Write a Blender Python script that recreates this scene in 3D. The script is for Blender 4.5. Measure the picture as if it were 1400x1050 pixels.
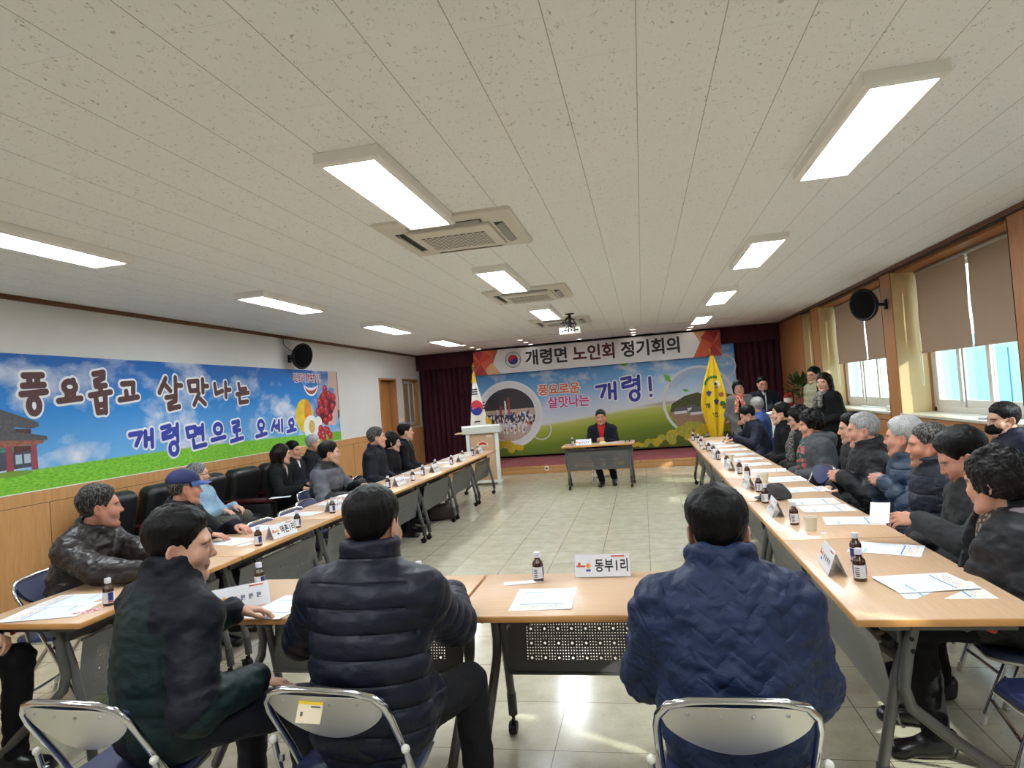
import bpy, bmesh, math, random
import numpy as np
from mathutils import Vector, Matrix

SC = bpy.context.scene
for _o in list(bpy.data.objects):
    bpy.data.objects.remove(_o)
COL = SC.collection
random.seed(5)
RNG = np.random.default_rng(11)
PI = math.pi

# ------------------------------------------------------------------ camera
CAM_H = 1.554
def _cam():
    yaw, pitch, roll = math.radians(11.29), math.radians(1.36), math.radians(-4.36)
    cy, sy, cp, sp = math.cos(yaw), math.sin(yaw), math.cos(pitch), math.sin(pitch)
    fwd = Vector((-sy * cp, cy * cp, sp)); right = Vector((cy, sy, 0)); up = right.cross(fwd)
    c, s = math.cos(roll), math.sin(roll)
    r2 = c * right + s * up; u2 = -s * right + c * up
    m = Matrix((( r2.x, u2.x, -fwd.x, 0), (r2.y, u2.y, -fwd.y, 0), (r2.z, u2.z, -fwd.z, CAM_H), (0, 0, 0, 1)))
    cd = bpy.data.cameras.new('camera'); cd.sensor_width = 36.0; cd.lens = 884.8 / 1400 * 36.0
    cd.clip_start = 0.05; cd.clip_end = 300
    o = bpy.data.objects.new('camera', cd); o.matrix_world = m; COL.objects.link(o); SC.camera = o
_cam()

# ------------------------------------------------------------------ sky, sun, exposure
W = bpy.data.worlds.new('sky'); SC.world = W; W.use_nodes = True
_n = W.node_tree.nodes; _l = W.node_tree.links
_bg = _n['Background']; _bg.inputs['Color'].default_value = (0.80, 0.91, 1.0, 1); _bg.inputs['Strength'].default_value = 4.6
_sun = bpy.data.lights.new('sun', 'SUN'); _sun.energy = 7.0; _sun.angle = math.radians(0.6); _sun.color = (1.0, 0.93, 0.82)
_so = bpy.data.objects.new('sun', _sun); COL.objects.link(_so)
_so.rotation_euler = Vector((-1.0, 0.5, -0.56)).to_track_quat('-Z', 'Y').to_euler()
_so.location = (12, -4, 8)
SC.view_settings.view_transform = 'Standard'; SC.view_settings.look = 'None'
SC.view_settings.gamma = 1.0; SC.view_settings.use_curve_mapping = False
SC.view_settings.exposure = 0.20
PANEL_EMIT = 34.0

# ------------------------------------------------------------------ materials
_MATS = {}
def s2l(c):
    return tuple(((x / 255.0) / 12.92 if x / 255.0 <= 0.04045 else ((x / 255.0 + 0.055) / 1.055) ** 2.4) for x in c)
class NT:
    def __init__(s, name):
        s.m = bpy.data.materials.new(name); s.m.use_nodes = True
        s.t = s.m.node_tree; s.n = s.t.nodes; s.l = s.t.links
        s.b = s.n['Principled BSDF']; s.out = s.n['Material Output']
    def node(s, ty, **kw):
        x = s.n.new(ty)
        for k, v in kw.items():
            if k.startswith('_'): setattr(x, k[1:], v)
        return x
    def link(s, a, b): s.l.new(a, b)
    def coord(s, scale=(1, 1, 1), out='Object', loc=(0, 0, 0), rot=(0, 0, 0)):
        tc = s.n.new('ShaderNodeTexCoord'); mp = s.n.new('ShaderNodeMapping')
        mp.inputs['Scale'].default_value = scale; mp.inputs['Location'].default_value = loc; mp.inputs['Rotation'].default_value = rot
        s.l.new(tc.outputs[out], mp.inputs['Vector']); return mp.outputs['Vector']
    def noise(s, vec, scale, detail=3, rough=.55, dist=0):
        x = s.n.new('ShaderNodeTexNoise'); x.inputs['Scale'].default_value = scale; x.inputs['Detail'].default_value = detail
        x.inputs['Roughness'].default_value = rough; x.inputs['Distortion'].default_value = dist
        s.l.new(vec, x.inputs['Vector']); return x.outputs['Fac']
    def math(s, op, a, b=None, c=None, clamp=False):
        x = s.n.new('ShaderNodeMath'); x.operation = op; x.use_clamp = clamp
        for i, v in enumerate((a, b, c)):
            if v is None: continue
            if isinstance(v, (int, float)): x.inputs[i].default_value = v
            else: s.l.new(v, x.inputs[i])
        return x.outputs[0]
    def ramp(s, fac, stops, interp='LINEAR'):
        x = s.n.new('ShaderNodeValToRGB'); x.color_ramp.interpolation = interp
        e = x.color_ramp.elements
        while len(e) < len(stops): e.new(0.5)
        for i, (p, c) in enumerate(stops):
            e[i].position = p; e[i].color = tuple(c) + (1,) if len(c) == 3 else c
        s.l.new(fac, x.inputs['Fac']); return x.outputs['Color']
    def mix(s, fac, a, b, mode='MIX'):
        x = s.n.new('ShaderNodeMix'); x.data_type = 'RGBA'; x.blend_type = mode
        for i, v in ((0, fac), (6, a), (7, b)):
            if isinstance(v, (int, float)): x.inputs[i].default_value = v
            elif isinstance(v, tuple): x.inputs[i].default_value = v + (1,) if len(v) == 3 else v
            else: s.l.new(v, x.inputs[i])
        return x.outputs[2]
    def sep(s, vec):
        x = s.n.new('ShaderNodeSeparateXYZ'); s.l.new(vec, x.inputs[0]); return x.outputs
    def color(s, v):
        if isinstance(v, tuple): s.b.inputs['Base Color'].default_value = v + (1,)
        else: s.l.new(v, s.b.inputs['Base Color'])
    def bump(s, h, strength=.3, dist=.01):
        x = s.n.new('ShaderNodeBump'); x.inputs['Strength'].default_value = strength; x.inputs['Distance'].default_value = dist
        s.l.new(h, x.inputs['Height']); s.l.new(x.outputs['Normal'], s.b.inputs['Normal'])
    def set(s, rough=.5, metal=0., spec=.5, **kw):
        s.b.inputs['Roughness'].default_value = rough; s.b.inputs['Metallic'].default_value = metal
        s.b.inputs['Specular IOR Level'].default_value = spec
        for k, v in kw.items(): s.b.inputs[k.replace('_', ' ')].default_value = v
def mat(name, rgb, rough=.6, metal=0., spec=.5, var=.0, vscale=30., bump=0., bscale=200., bdist=.002, lin=False):
    key = (name,)
    if key in _MATS: return _MATS[key]
    t = NT(name); c = rgb if lin else s2l(rgb); t.set(rough, metal, spec)
    v = t.coord()
    if var > 0:
        f = t.noise(v, vscale, 3)
        t.color(t.ramp(f, [(.3, tuple(x * (1 - var) for x in c)), (.7, tuple(min(1, x * (1 + var)) for x in c))]))
    else: t.color(c)
    if bump > 0: t.bump(t.noise(v, bscale, 3), bump, bdist)
    _MATS[key] = t.m; return t.m
def emit_mat(name, rgb, strength):
    t = NT(name); t.color((0, 0, 0)); t.b.inputs['Emission Color'].default_value = tuple(rgb) + (1,)
    t.b.inputs['Emission Strength'].default_value = strength; return t.m
def wood_mat(name, dark, light, scale=(14, 14, 1.2), rough=.45, grain=5.0):
    t = NT(name); v = t.coord(scale); f = t.noise(v, grain, 5, .6, .6)
    big = t.noise(t.coord((1.5, 1.5, .3)), 2.0, 2)
    c = t.ramp(f, [(.3, s2l(dark)), (.7, s2l(light))])
    c = t.mix(t.math('MULTIPLY', big, .25), c, s2l(dark)); t.color(c); t.set(rough, 0, .4)
    t.bump(f, .08, .001); return t.m

# ------------------------------------------------------------------ mesh building
class MB:
    def __init__(s): s.v = []; s.f = []; s.mi = []; s.mats = []; s.sm = []
    def _mi(s, m):
        if m is None: m = mat('plain grey', (128, 128, 128))
        if m not in s.mats: s.mats.append(m)
        return s.mats.index(m)
    def add(s, vs, fs, m=None, smooth=True, M=None):
        b = len(s.v)
        for p in vs:
            p = Vector(p)
            if M is not None: p = M @ p
            s.v.append((p.x, p.y, p.z))
        k = s._mi(m)
        for f in fs: s.f.append(tuple(i + b for i in f)); s.mi.append(k); s.sm.append(smooth)
        return s
    def addbm(s, bm, m=None, smooth=True, M=None):
        bm.verts.index_update()
        s.add([v.co.copy() for v in bm.verts], [[v.index for v in f.verts] for f in bm.faces], m, smooth, M); bm.free(); return s
    def box(s, c, d, m=None, bev=0., M=None, rot=None, seg=2):
        bm = bmesh.new(); bmesh.ops.create_cube(bm, size=1)
        bmesh.ops.scale(bm, vec=d, verts=bm.verts)
        if bev > 0: bmesh.ops.bevel(bm, geom=list(bm.edges), offset=min(bev, min(d) * .49), segments=seg, affect='EDGES', profile=.5)
        X = Matrix.Translation(c)
        if rot is not None: X = X @ rot.to_4x4()
        if M is not None: X = M @ X
        return s.addbm(bm, m, bev > 0, X)
    def box2(s, lo, hi, m=None, bev=0., M=None):
        return s.box([(a + b) / 2 for a, b in zip(lo, hi)], [abs(b - a) for a, b in zip(lo, hi)], m, bev, M)
    def cyl(s, a, b, r, m=None, n=16, r2=None, cap=True, M=None):
        a = Vector(a); b = Vector(b); r2 = r if r2 is None else r2
        z = (b - a).normalized(); x = z.orthogonal().normalized(); y = z.cross(x)
        vs = []; fs = []
        for p, q in ((a, r), (b, r2)):
            for i in range(n):
                t = 2 * PI * i / n; vs.append(p + x * math.cos(t) * q + y * math.sin(t) * q)
        for i in range(n): fs.append((i, (i + 1) % n, n + (i + 1) % n, n + i))
        s.add(vs, fs, m, True, M)
        if cap: s.add(vs, [tuple(range(n))[::-1], tuple(range(n, 2 * n))], m, False, M)
        return s
    def tube(s, pts, r, m=None, n=10, closed=False, M=None, cap=True):
        P = [Vector(p) for p in pts]; k = len(P)
        rr = r if isinstance(r, (list, tuple)) else [r] * k
        T = []
        for i in range(k):
            if closed: t = P[(i + 1) % k] - P[i - 1]
            else: t = P[min(i + 1, k - 1)] - P[max(i - 1, 0)]
            T.append(t.normalized())
        x = T[0].orthogonal().normalized(); vs = []
        for i in range(k):
            x = (x - T[i] * x.dot(T[i])).normalized(); y = T[i].cross(x)
            for j in range(n):
                a = 2 * PI * j / n; vs.append(P[i] + (x * math.cos(a) + y * math.sin(a)) * rr[i])
        fs = []
        for i in range(k if closed else k - 1):
            for j in range(n):
                a, b = i * n + j, i * n + (j + 1) % n; i2 = (i + 1) % k
                fs.append((a, b, i2 * n + (j + 1) % n, i2 * n + j))
        if not closed and cap: fs += [tuple(range(n))[::-1], tuple(range((k - 1) * n, k * n))]
        return s.add(vs, fs, m, True, M)
    def lathe(s, prof, m=None, n=24, c=(0, 0, 0), M=None, caps=True):
        vs = []; fs = []
        for r, z in prof:
            for j in range(n):
                a = 2 * PI * j / n; vs.append((c[0] + r * math.cos(a), c[1] + r * math.sin(a), c[2] + z))
        for i in range(len(prof) - 1):
            for j in range(n): fs.append((i * n + j, i * n + (j + 1) % n, (i + 1) * n + (j + 1) % n, (i + 1) * n + j))
        if caps: fs += [tuple(range(n))[::-1], tuple(range((len(prof) - 1) * n, len(prof) * n))]
        return s.add(vs, fs, m, True, M)
    def sphere(s, c, r, m=None, n=16, M=None):
        r = (r, r, r) if isinstance(r, (int, float)) else r
        bm = bmesh.new(); bmesh.ops.create_uvsphere(bm, u_segments=n, v_segments=max(6, n // 2), radius=1)
        X = Matrix.Translation(c) @ Matrix.Diagonal((r[0], r[1], r[2], 1))
        if M is not None: X = M @ X
        return s.addbm(bm, m, True, X)
    def prism(s, poly, axis, lo, hi, m=None, M=None):
        """polygon in the plane normal to axis (0,1,2), extruded lo..hi"""
        n = len(poly); vs = []
        for h in (lo, hi):
            for p in poly:
                q = list(p); q.insert(axis, h); vs.append(q)
        fs = [tuple(range(n))[::-1], tuple(range(n, 2 * n))] + [(i, (i + 1) % n, n + (i + 1) % n, n + i) for i in range(n)]
        return s.add(vs, fs, m, False, M)
    def grid(s, fn, nu, nv, m=None, M=None, thick=0.):
        vs = [fn(i / nu, j / nv) for j in range(nv + 1) for i in range(nu + 1)]
        w = nu + 1
        fs = [(j * w + i, j * w + i + 1, (j + 1) * w + i + 1, (j + 1) * w + i) for j in range(nv) for i in range(nu)]
        if thick:
            n = len(vs); V = [Vector(v) for v in vs]; N = [Vector((0, 0, 0)) for _ in V]
            for f in fs:
                nn = (V[f[1]] - V[f[0]]).cross(V[f[3]] - V[f[0]])
                for i in f: N[i] += nn
            vs = vs + [V[i] - N[i].normalized() * thick for i in range(n)]
            rim = [(i, i + 1) for i in range(nu)] + [(j * w + nu, (j + 1) * w + nu) for j in range(nv)] + \
                  [(nv * w + i + 1, nv * w + i) for i in range(nu)] + [((j + 1) * w, j * w) for j in range(nv)]
            fs = fs + [tuple(i + n for i in f)[::-1] for f in fs] + [(b, a, a + n, b + n) for a, b in rim]
        return s.add(vs, fs, m, True, M)
    def build(s, name, parent=None, sharp=40, **tags):
        me = bpy.data.meshes.new(name)
        me.from_pydata(s.v, [], s.f)
        for m in s.mats: me.materials.append(m)
        me.polygons.foreach_set('material_index', s.mi); me.polygons.foreach_set('use_smooth', s.sm)
        me.update()
        try: me.set_sharp_from_angle(angle=math.radians(sharp))
        except Exception: pass
        o = bpy.data.objects.new(name, me); COL.objects.link(o)
        if parent is not None: o.parent = parent
        tag(o, **tags); return o
def tag(o, label=None, cat=None, group=None, kind=None):
    if label: o['label'] = label
    if cat: o['category'] = cat
    if group: o['group'] = group
    if kind: o['kind'] = kind
    return o
def thing(name, label, cat, loc=(0, 0, 0), rz=0., group=None):
    o = bpy.data.objects.new(name, None); o.empty_display_size = .1; COL.objects.link(o)
    o.location = loc; o.rotation_euler = (0, 0, rz); return tag(o, label, cat, group)
def kids(o): return [c for c in o.children]
def dup(root, loc, rz=0., label=None, group=None):
    r = root.copy(); COL.objects.link(r); r.location = loc; r.rotation_euler = (0, 0, rz)
    if label: r['label'] = label
    if group: r['group'] = group
    for ch in list(root.children):
        c = ch.copy(); COL.objects.link(c); c.parent = r
        for g in list(ch.children):
            d = g.copy(); COL.objects.link(d); d.parent = c
    return r
def structure(mb, name, parent=None):
    return mb.build(name, parent, kind=None if parent else 'structure')
def text_geo(body, size, bold=0., space=1.0, align='CENTER'):
    c = bpy.data.curves.new('lettering', 'FONT'); c.body = body; c.size = size; c.align_x = align; c.align_y = 'CENTER'
    c.offset = bold; c.space_character = space; c.resolution_u = 3
    o = bpy.data.objects.new('lettering', c); COL.objects.link(o)
    dg = bpy.context.evaluated_depsgraph_get(); me = bpy.data.meshes.new_from_object(o.evaluated_get(dg))
    vs = [tuple(v.co) for v in me.vertices]; fs = [tuple(p.vertices) for p in me.polygons]
    bpy.data.objects.remove(o); bpy.data.curves.remove(c); bpy.data.meshes.remove(me)
    return vs, fs
def _march(xs, ys, D):
    """filled area where D < 0 as flat faces"""
    ins = D < 0; vs = []; fs = []
    for iy in range(len(ys) - 1):
        c = ins[:-1, iy].astype(int) + ins[1:, iy] + ins[1:, iy + 1] + ins[:-1, iy + 1]; ix = 0
        while ix < len(xs) - 1:
            if c[ix] == 4:
                j = ix
                while j < len(xs) - 1 and c[j] == 4: j += 1
                k = len(vs); vs += [(xs[ix], ys[iy], 0), (xs[j], ys[iy], 0), (xs[j], ys[iy + 1], 0), (xs[ix], ys[iy + 1], 0)]; fs.append((k, k + 1, k + 2, k + 3)); ix = j; continue
            if c[ix] > 0:
                q = [(ix, iy), (ix + 1, iy), (ix + 1, iy + 1), (ix, iy + 1)]; pl = []
                for m in range(4):
                    a, b = q[m], q[(m + 1) % 4]; da, db = D[a], D[b]
                    if da < 0: pl.append((xs[a[0]], ys[a[1]], 0))
                    if (da < 0) != (db < 0):
                        t = da / (da - db); pl.append((xs[a[0]] + (xs[b[0]] - xs[a[0]]) * t, ys[a[1]] + (ys[b[1]] - ys[a[1]]) * t, 0))
                if len(pl) >= 3: k = len(vs); vs += pl; fs.append(tuple(range(k, k + len(pl))))
            ix += 1
    return vs, fs
def _segdist(D, X, Y, a, b):
    dx, dy = b[0] - a[0], b[1] - a[1]; L2 = dx * dx + dy * dy + 1e-12; t = np.clip(((X - a[0]) * dx + (Y - a[1]) * dy) / L2, 0, 1)
    np.minimum(D, np.hypot(X - a[0] - t * dx, Y - a[1] - t * dy), out=D)
def strokes_geo(lines, r, res=None):
    """flat rounded strokes in the xy plane, united into one area"""
    res = res or r / 5.0; P = np.array([p for ln in lines for p in ln], float); lo = P.min(0) - r - 2 * res; hi = P.max(0) + r + 2 * res
    xs = np.arange(lo[0], hi[0] + res, res); ys = np.arange(lo[1], hi[1] + res, res); X, Y = np.meshgrid(xs, ys, indexing='ij'); D = np.full(X.shape, 9.)
    for ln in lines:
        for a, b in zip(ln[:-1], ln[1:]): _segdist(D, X, Y, a, b)
    return _march(xs, ys, D - r)
def bold_text(body, size, bold, space=1.0):
    """printed text swollen evenly by `bold` on all sides"""
    vs, fs = text_geo(body, size, 0., space); cnt = {}
    key = [(round(v[0], 5), round(v[1], 5)) for v in vs]
    for f in fs:
        for a, b in zip(f, f[1:] + f[:1]):
            k = tuple(sorted((key[a], key[b]))); cnt[k] = cnt.get(k, 0) + 1
    E = [k for k, n in cnt.items() if n == 1 and k[0] != k[1]]; P = np.array([p for e in E for p in e]); res = size / 46.; m = bold + 2.5 * res
    xs = np.arange(P[:, 0].min() - m, P[:, 0].max() + m + res, res); ys = np.arange(P[:, 1].min() - m, P[:, 1].max() + m + res, res) + res * .0137
    X, Y = np.meshgrid(xs, ys, indexing='ij'); D = np.full(X.shape, 9.); inside = np.zeros(X.shape, bool)
    for a, b in E:
        r_ = max(bold * 1.6, .04) + 3 * res; i0, i1 = np.searchsorted(xs, [min(a[0], b[0]) - r_, max(a[0], b[0]) + r_]); sl = slice(i0, i1)
        _segdist(D[sl], X[sl], Y[sl], a, b)
        if a[1] != b[1]:
            rows = (ys >= min(a[1], b[1])) & (ys < max(a[1], b[1])); xc = a[0] + (ys - a[1]) * (b[0] - a[0]) / (b[1] - a[1]); inside ^= rows[None, :] & (xs[:, None] < xc[None, :])
    return _march(xs, ys, np.where(inside, -D, D) - bold)
def ring(cx, cy, rx, ry=None, n=22, a0=0., a1=2 * PI):
    ry = ry or rx
    return [(cx + rx * math.cos(a0 + (a1 - a0) * i / n), cy + ry * math.sin(a0 + (a1 - a0) * i / n)) for i in range(n + 1)]

# ================================================================== materials of the room
def floor_mat():
    t = NT('floor tiles'); v = t.coord(); x, y, z = t.sep(v)
    def cell(a, off): return t.math('DIVIDE', t.math('SUBTRACT', a, off), .45)
    cx = cell(x, -.05); cy = cell(y, 2.84)
    def edge(c): return t.math('ABSOLUTE', t.math('SUBTRACT', t.math('FRACT', c), .5))
    seam = t.math('GREATER_THAN', t.math('MAXIMUM', edge(cx), edge(cy)), .4955)
    comb = t.n.new('ShaderNodeCombineXYZ'); t.l.new(t.math('FLOOR', cx), comb.inputs[0]); t.l.new(t.math('FLOOR', cy), comb.inputs[1])
    wn = t.n.new('ShaderNodeTexWhiteNoise'); t.l.new(comb.outputs[0], wn.inputs['Vector'])
    f = t.noise(v, 7, 5, .6); g = t.noise(v, 60, 3)
    base = t.ramp(t.math('ADD', t.math('MULTIPLY', f, .7), t.math('MULTIPLY', g, .3)), [(.3, s2l((168, 162, 140))), (.7, s2l((197, 191, 170)))])
    base = t.mix(t.math('MULTIPLY', wn.outputs['Value'], .14), base, s2l((160, 150, 122)))
    t.color(t.mix(seam, base, s2l((88, 80, 64)))); t.set(.19, 0, .5)
    rr = t.math('ADD', t.math('MULTIPLY', f, .12), .11); t.link(rr, t.b.inputs['Roughness'])
    t.bump(t.math('SUBTRACT', t.math('MULTIPLY', f, .3), seam), .12, .002); return t.m
def ceiling_mat():
    t = NT('ceiling board'); v = t.coord(); x, y, z = t.sep(v)
    e = t.math('ABSOLUTE', t.math('SUBTRACT', t.math('FRACT', t.math('DIVIDE', t.math('ADD', x, .222), .3)), .5))
    seam = t.math('GREATER_THAN', e, .4935)
    row = t.math('FLOOR', t.math('DIVIDE', t.math('ADD', x, .222), .3))
    ey = t.math('ABSOLUTE', t.math('SUBTRACT', t.math('FRACT', t.math('ADD', t.math('DIVIDE', y, .6), t.math('MULTIPLY', row, .5))), .5))
    seam2 = t.math('MULTIPLY', t.math('GREATER_THAN', ey, .4975), .25)
    n1 = t.noise(t.coord((1, .6, 1)), 66, 4, .58, 1.2)
    pits = t.math('MULTIPLY', t.math('SUBTRACT', n1, .615), 16, clamp=True)
    n2 = t.noise(v, 170, 2); fine = t.math('MULTIPLY', t.math('SUBTRACT', n2, .68), 8, clamp=True)
    p = t.math('MAXIMUM', pits, t.math('MULTIPLY', fine, .45))
    c = t.mix(t.math('MULTIPLY', p, .62), s2l((242, 242, 241)), s2l((138, 130, 120)))
    big = t.noise(v, 1.1, 3); c = t.mix(t.math('MULTIPLY', big, .12), c, s2l((224, 220, 214)))
    c = t.mix(t.math('MULTIPLY', t.math('MAXIMUM', seam, seam2), .62), c, s2l((130, 122, 110)))
    t.color(c); t.set(.9, 0, .2)
    t.bump(t.math('SUBTRACT', t.math('MULTIPLY', p, -1), t.math('MULTIPLY', seam, 1)), .5, .004); return t.m
M_FLOOR = floor_mat(); M_CEIL = ceiling_mat()
M_WALL = mat('white wallpaper', (222, 219, 215), .85, var=.02, vscale=3, bump=.1, bscale=350)
M_DADO = wood_mat('light oak panel', (186, 134, 82), (206, 156, 104), (9, 9, .8))
M_WOODR = wood_mat('orange veneer', (164, 108, 64), (186, 130, 82), (9, 9, .8))
M_WOODD = wood_mat('brown stained trim', (92, 58, 36), (118, 78, 50), (9, 1.0, 9))
M_DOOR = wood_mat('door veneer', (170, 118, 62), (192, 140, 80), (9, 9, .7))
M_DARK = mat('dark groove and shadow strip', (52, 32, 20), .8)
M_SILL = mat('sill stone', (196, 186, 166), .35, var=.05, vscale=20)
M_JAMB = mat('cream reveal', (206, 180, 132), .6, var=.03, vscale=4)
M_FRAME = mat('white window frame', (214, 210, 200), .4)
M_WHITEP = mat('white plastic', (226, 222, 212), .4)
M_BLACKP = mat('black plastic', (15, 15, 17), .5, spec=.25)
M_CARPET = mat('dusty red carpet', (150, 78, 84), .95, var=.12, vscale=90, bump=.4, bscale=400)
M_GOLD = mat('gold metal', (206, 160, 60), .3, 1.)
M_CHROME = mat('chrome', (205, 206, 208), .16, 1.)
M_STEEL = mat('satin steel', (176, 178, 180), .34, 1.)

# ================================================================== room shell
LX, RX, CZ, NY, FY = -5.35, 3.05, 2.80, -3.2, 15.4
structure(MB().box2((LX - .3, NY - .3, -.1), (RX + .6, FY + .2, 0), M_FLOOR), 'floor')
structure(MB().box2((LX - .3, NY - .3, CZ), (RX + .6, FY + .2, CZ + .12), M_CEIL), 'ceiling')
structure(MB().box2((LX - .3, NY - .2, 0), (RX + .6, NY, CZ), M_WALL), 'wall_near')
structure(MB().box2((LX - .3, FY, 0), (RX + .6, FY + .15, CZ), M_WALL), 'wall_far')
# left wall with the openings of one door and one inner window
DY0, DY1, DZ = 12.70, 13.52, 2.165
WY0, WY1, WZ0, WZ1 = 14.02, 14.98, 1.10, 2.215
mb = MB(); T = LX - .25
for lo, hi in (((T, NY, 0), (LX, DY0, CZ)), ((T, DY0, DZ), (LX, DY1, CZ)), ((T, DY1, 0), (LX, WY0, CZ)),
               ((T, WY0, 0), (LX, WY1, WZ0)), ((T, WY0, WZ1), (LX, WY1, CZ)), ((T, WY1, 0), (LX, FY, CZ)), ((T - .05, DY0 - .3, 0), (T, FY, CZ))):
    mb.box2(lo, hi, M_WALL)
structure(mb, 'wall_left')
def dado(name, y0, y1):
    mb = MB(); mb.box2((LX, y0, 0), (LX + .025, y1, .945), M_DADO); mb.box2((LX, y0, .951), (LX + .03, y1, 1.06), M_DADO)
    mb.box2((LX, y0, .945), (LX + .018, y1, .951), M_DARK)
    y = 4.93 - .9 * 9
    while y < y1:
        if y > y0: mb.box2((LX + .022, y - .003, 0), (LX + .0262, y + .003, .945), M_DARK)
        y += .9
    structure(mb, name)
dado('trim_1', NY, DY0 - .04); dado('trim_2', DY1 + .04, FY)
structure(MB().box2((LX, NY, CZ - .045), (LX + .03, 15.2, CZ), M_WOODD, .006), 'trim_3')
structure(MB().box2((LX + .025, NY, 0), (LX + .035, DY0 - .04, .08), M_WOODD), 'baseboard_left')
# door in the left wall
mb = MB()
for lo, hi in (((T + .01, DY0 - .04, 0), (LX + .035, DY0, DZ + .04)), ((T + .01, DY1, 0), (LX + .035, DY1 + .04, DZ + .04)), ((T + .01, DY0, DZ), (LX + .035, DY1, DZ + .04))):
    mb.box2(lo, hi, M_WOODR, .004)
d1 = structure(mb, 'door_1')
MB().box2((LX - .17, DY0 + .003, .01), (LX - .13, DY1 - .003, DZ - .003), M_DOOR, .003).build('door_leaf', d1)
mb = MB(); mb.cyl((LX - .13, DY1 - .09, 1.0), (LX - .06, DY1 - .09, 1.0), .012, M_GOLD); mb.sphere((LX - .055, DY1 - .09, 1.0), .03, M_GOLD)
mb.cyl((LX - .131, DY1 - .09, 1.0), (LX - .124, DY1 - .09, 1.0), .036, M_GOLD); mb.build('door_knob', d1)
sg = thing('room_sign', 'small blue sign with white restroom figures on the wooden door', 'sign', (LX - .129, 12.84, 1.9))
MB().box((0.004, 0, 0), (.006, .23, .105), mat('sign blue', (36, 84, 158), .4), .002).build('sign_plate', sg)
mb = MB()
for k in (-1, 0, 1):
    mb.lathe([(.001, .03), (.011, .03), (.011, .018), (.001, .018)], mat('sign white', (235, 238, 242), .5), 10, (.009, k * .062, .0))
    mb.box((.0085, k * .062, -.012), (.003, .026, .045), mat('sign white', (235, 238, 242), .5))
mb.build('sign_figures', sg)
# inner window in the left wall
mb = MB()
for lo, hi in (((LX - .1, WY0, WZ0), (LX + .02, WY0 + .045, WZ1)), ((LX - .1, WY1 - .045, WZ0), (LX + .02, WY1, WZ1)), ((LX - .1, WY0, WZ1 - .045), (LX + .02, WY1, WZ1)), ((LX - .1, WY0, WZ0), (LX + .02, WY1, WZ0 + .03))):
    mb.box2(lo, hi, M_DOOR, .004)
w0 = structure(mb, 'window_1')
def sash(name, y0, y1, x, parent, glass):
    mb = MB(); a, b = WZ0 + .03, WZ1 - .045
    for lo, hi in (((x - .03, y0, a), (x, y0 + .06, b)), ((x - .03, y1 - .06, a), (x, y1, b)), ((x - .03, y0, a), (x, y1, a + .07)), ((x - .03, y0, b - .06), (x, y1, b))):
        mb.box2(lo, hi, M_FRAME, .004)
    mb.build(name, parent)
    MB().box2((x - .018, y0 + .05, a + .06), (x - .012, y1 - .05, b - .05), glass).build('window_pane', parent)
M_FROST = mat('frosted glass', (150, 142, 128), .25, spec=.6)
sash('window_sash', WY0 + .045, 14.54, LX - .035, w0, M_FROST); sash('window_sash', 14.46, WY1 - .045, LX - .07, w0, M_FROST)
sw = thing('light_switch', 'beige light switch on the white wall between door and inner window', 'switch', (LX, 13.80, 1.26))
MB().box((.005, 0, 0), (.01, .075, .12), M_WHITEP, .003).build('switch_plate', sw); MB().box((.012, 0, 0), (.008, .03, .05), M_WHITEP, .002).build('rocker', sw)

# right wall: piers, recessed windows, sill
PIERS = [(-3.2, -2.75), (-.4, -.05), (2.35, 2.68), (5.66, 6.03), (8.62, 8.96), (11.95, 12.40), (13.10, FY)]
OPEN = [(a[1], b[0]) for a, b in zip(PIERS[:-1], PIERS[1:])]
WX = 3.42
mb = MB()
for a, b in PIERS:
    mb.box2((RX, a, 0), (WX + .06, b, CZ), M_WOODR); mb.box2((WX + .06, a, 0), (WX + .2, b, CZ), mat('pale render', (150, 156, 158), .8))
for a, b in OPEN:
    mb.box2((RX + .07, a, 2.725), (WX + .12, b, CZ), M_WOODR)          # head of the recess
    mb.box2((RX, a, 0), (WX + .12, b, 1.0), M_WOODR)                    # breast below the sill
structure(mb, 'wall_right')
mb = MB()
for a, b in PIERS:
    if b < 13: mb.box2((RX - .004, b - .0001 - .006, .0), (RX + .001, b - .002, 2.72), M_DARK)
for y in (-2.5, -1.6, .7, 1.6, 3.4, 4.4, 5.3, 7.0, 7.85, 9.8, 10.8, 12.7):
    mb.box2((RX - .003, y - .003, .05), (RX + .001, y + .003, .92), M_DARK)
mb.box2((RX - .003, NY, .922), (RX + .001, 13.1, .93), M_DARK)
structure(mb, 'trim_4')
mb = MB()
for a, b in OPEN:
    for (q, s_) in ((b - .006, 1), (a, -1)):
        mb.box2((RX + .012, q, 1.03), (WX - .03, q + .006, 2.735), M_JAMB)
structure(mb, 'trim_5')
mb = MB()
mb.box2((RX - .025, NY, 2.755), (RX + .06, FY, CZ), M_WOODD, .006); mb.box2((RX - .012, NY, 2.745), (RX + .05, FY, 2.755), M_DARK)  # dark strip below the crown paints in its shadow line
structure(mb, 'trim_6')
mb = MB()
for a, b in OPEN:
    mb.box2((RX - .02, a + .001, 1.0), (WX, b - .001, 1.03), M_SILL, .006)
structure(mb, 'trim_7')
def glass_mat():
    t = NT('window glass'); tr = t.n.new('ShaderNodeBsdfTransparent'); gl = t.n.new('ShaderNodeBsdfGlossy'); mx = t.n.new('ShaderNodeMixShader')
    tr.inputs['Color'].default_value = (.90, .97, .98, 1); gl.inputs['Roughness'].default_value = .02; mx.inputs[0].default_value = .06
    t.l.new(tr.outputs[0], mx.inputs[1]); t.l.new(gl.outputs[0], mx.inputs[2]); t.l.new(mx.outputs[0], t.out.inputs['Surface']); return t.m
M_GLASS = glass_mat()
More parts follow.
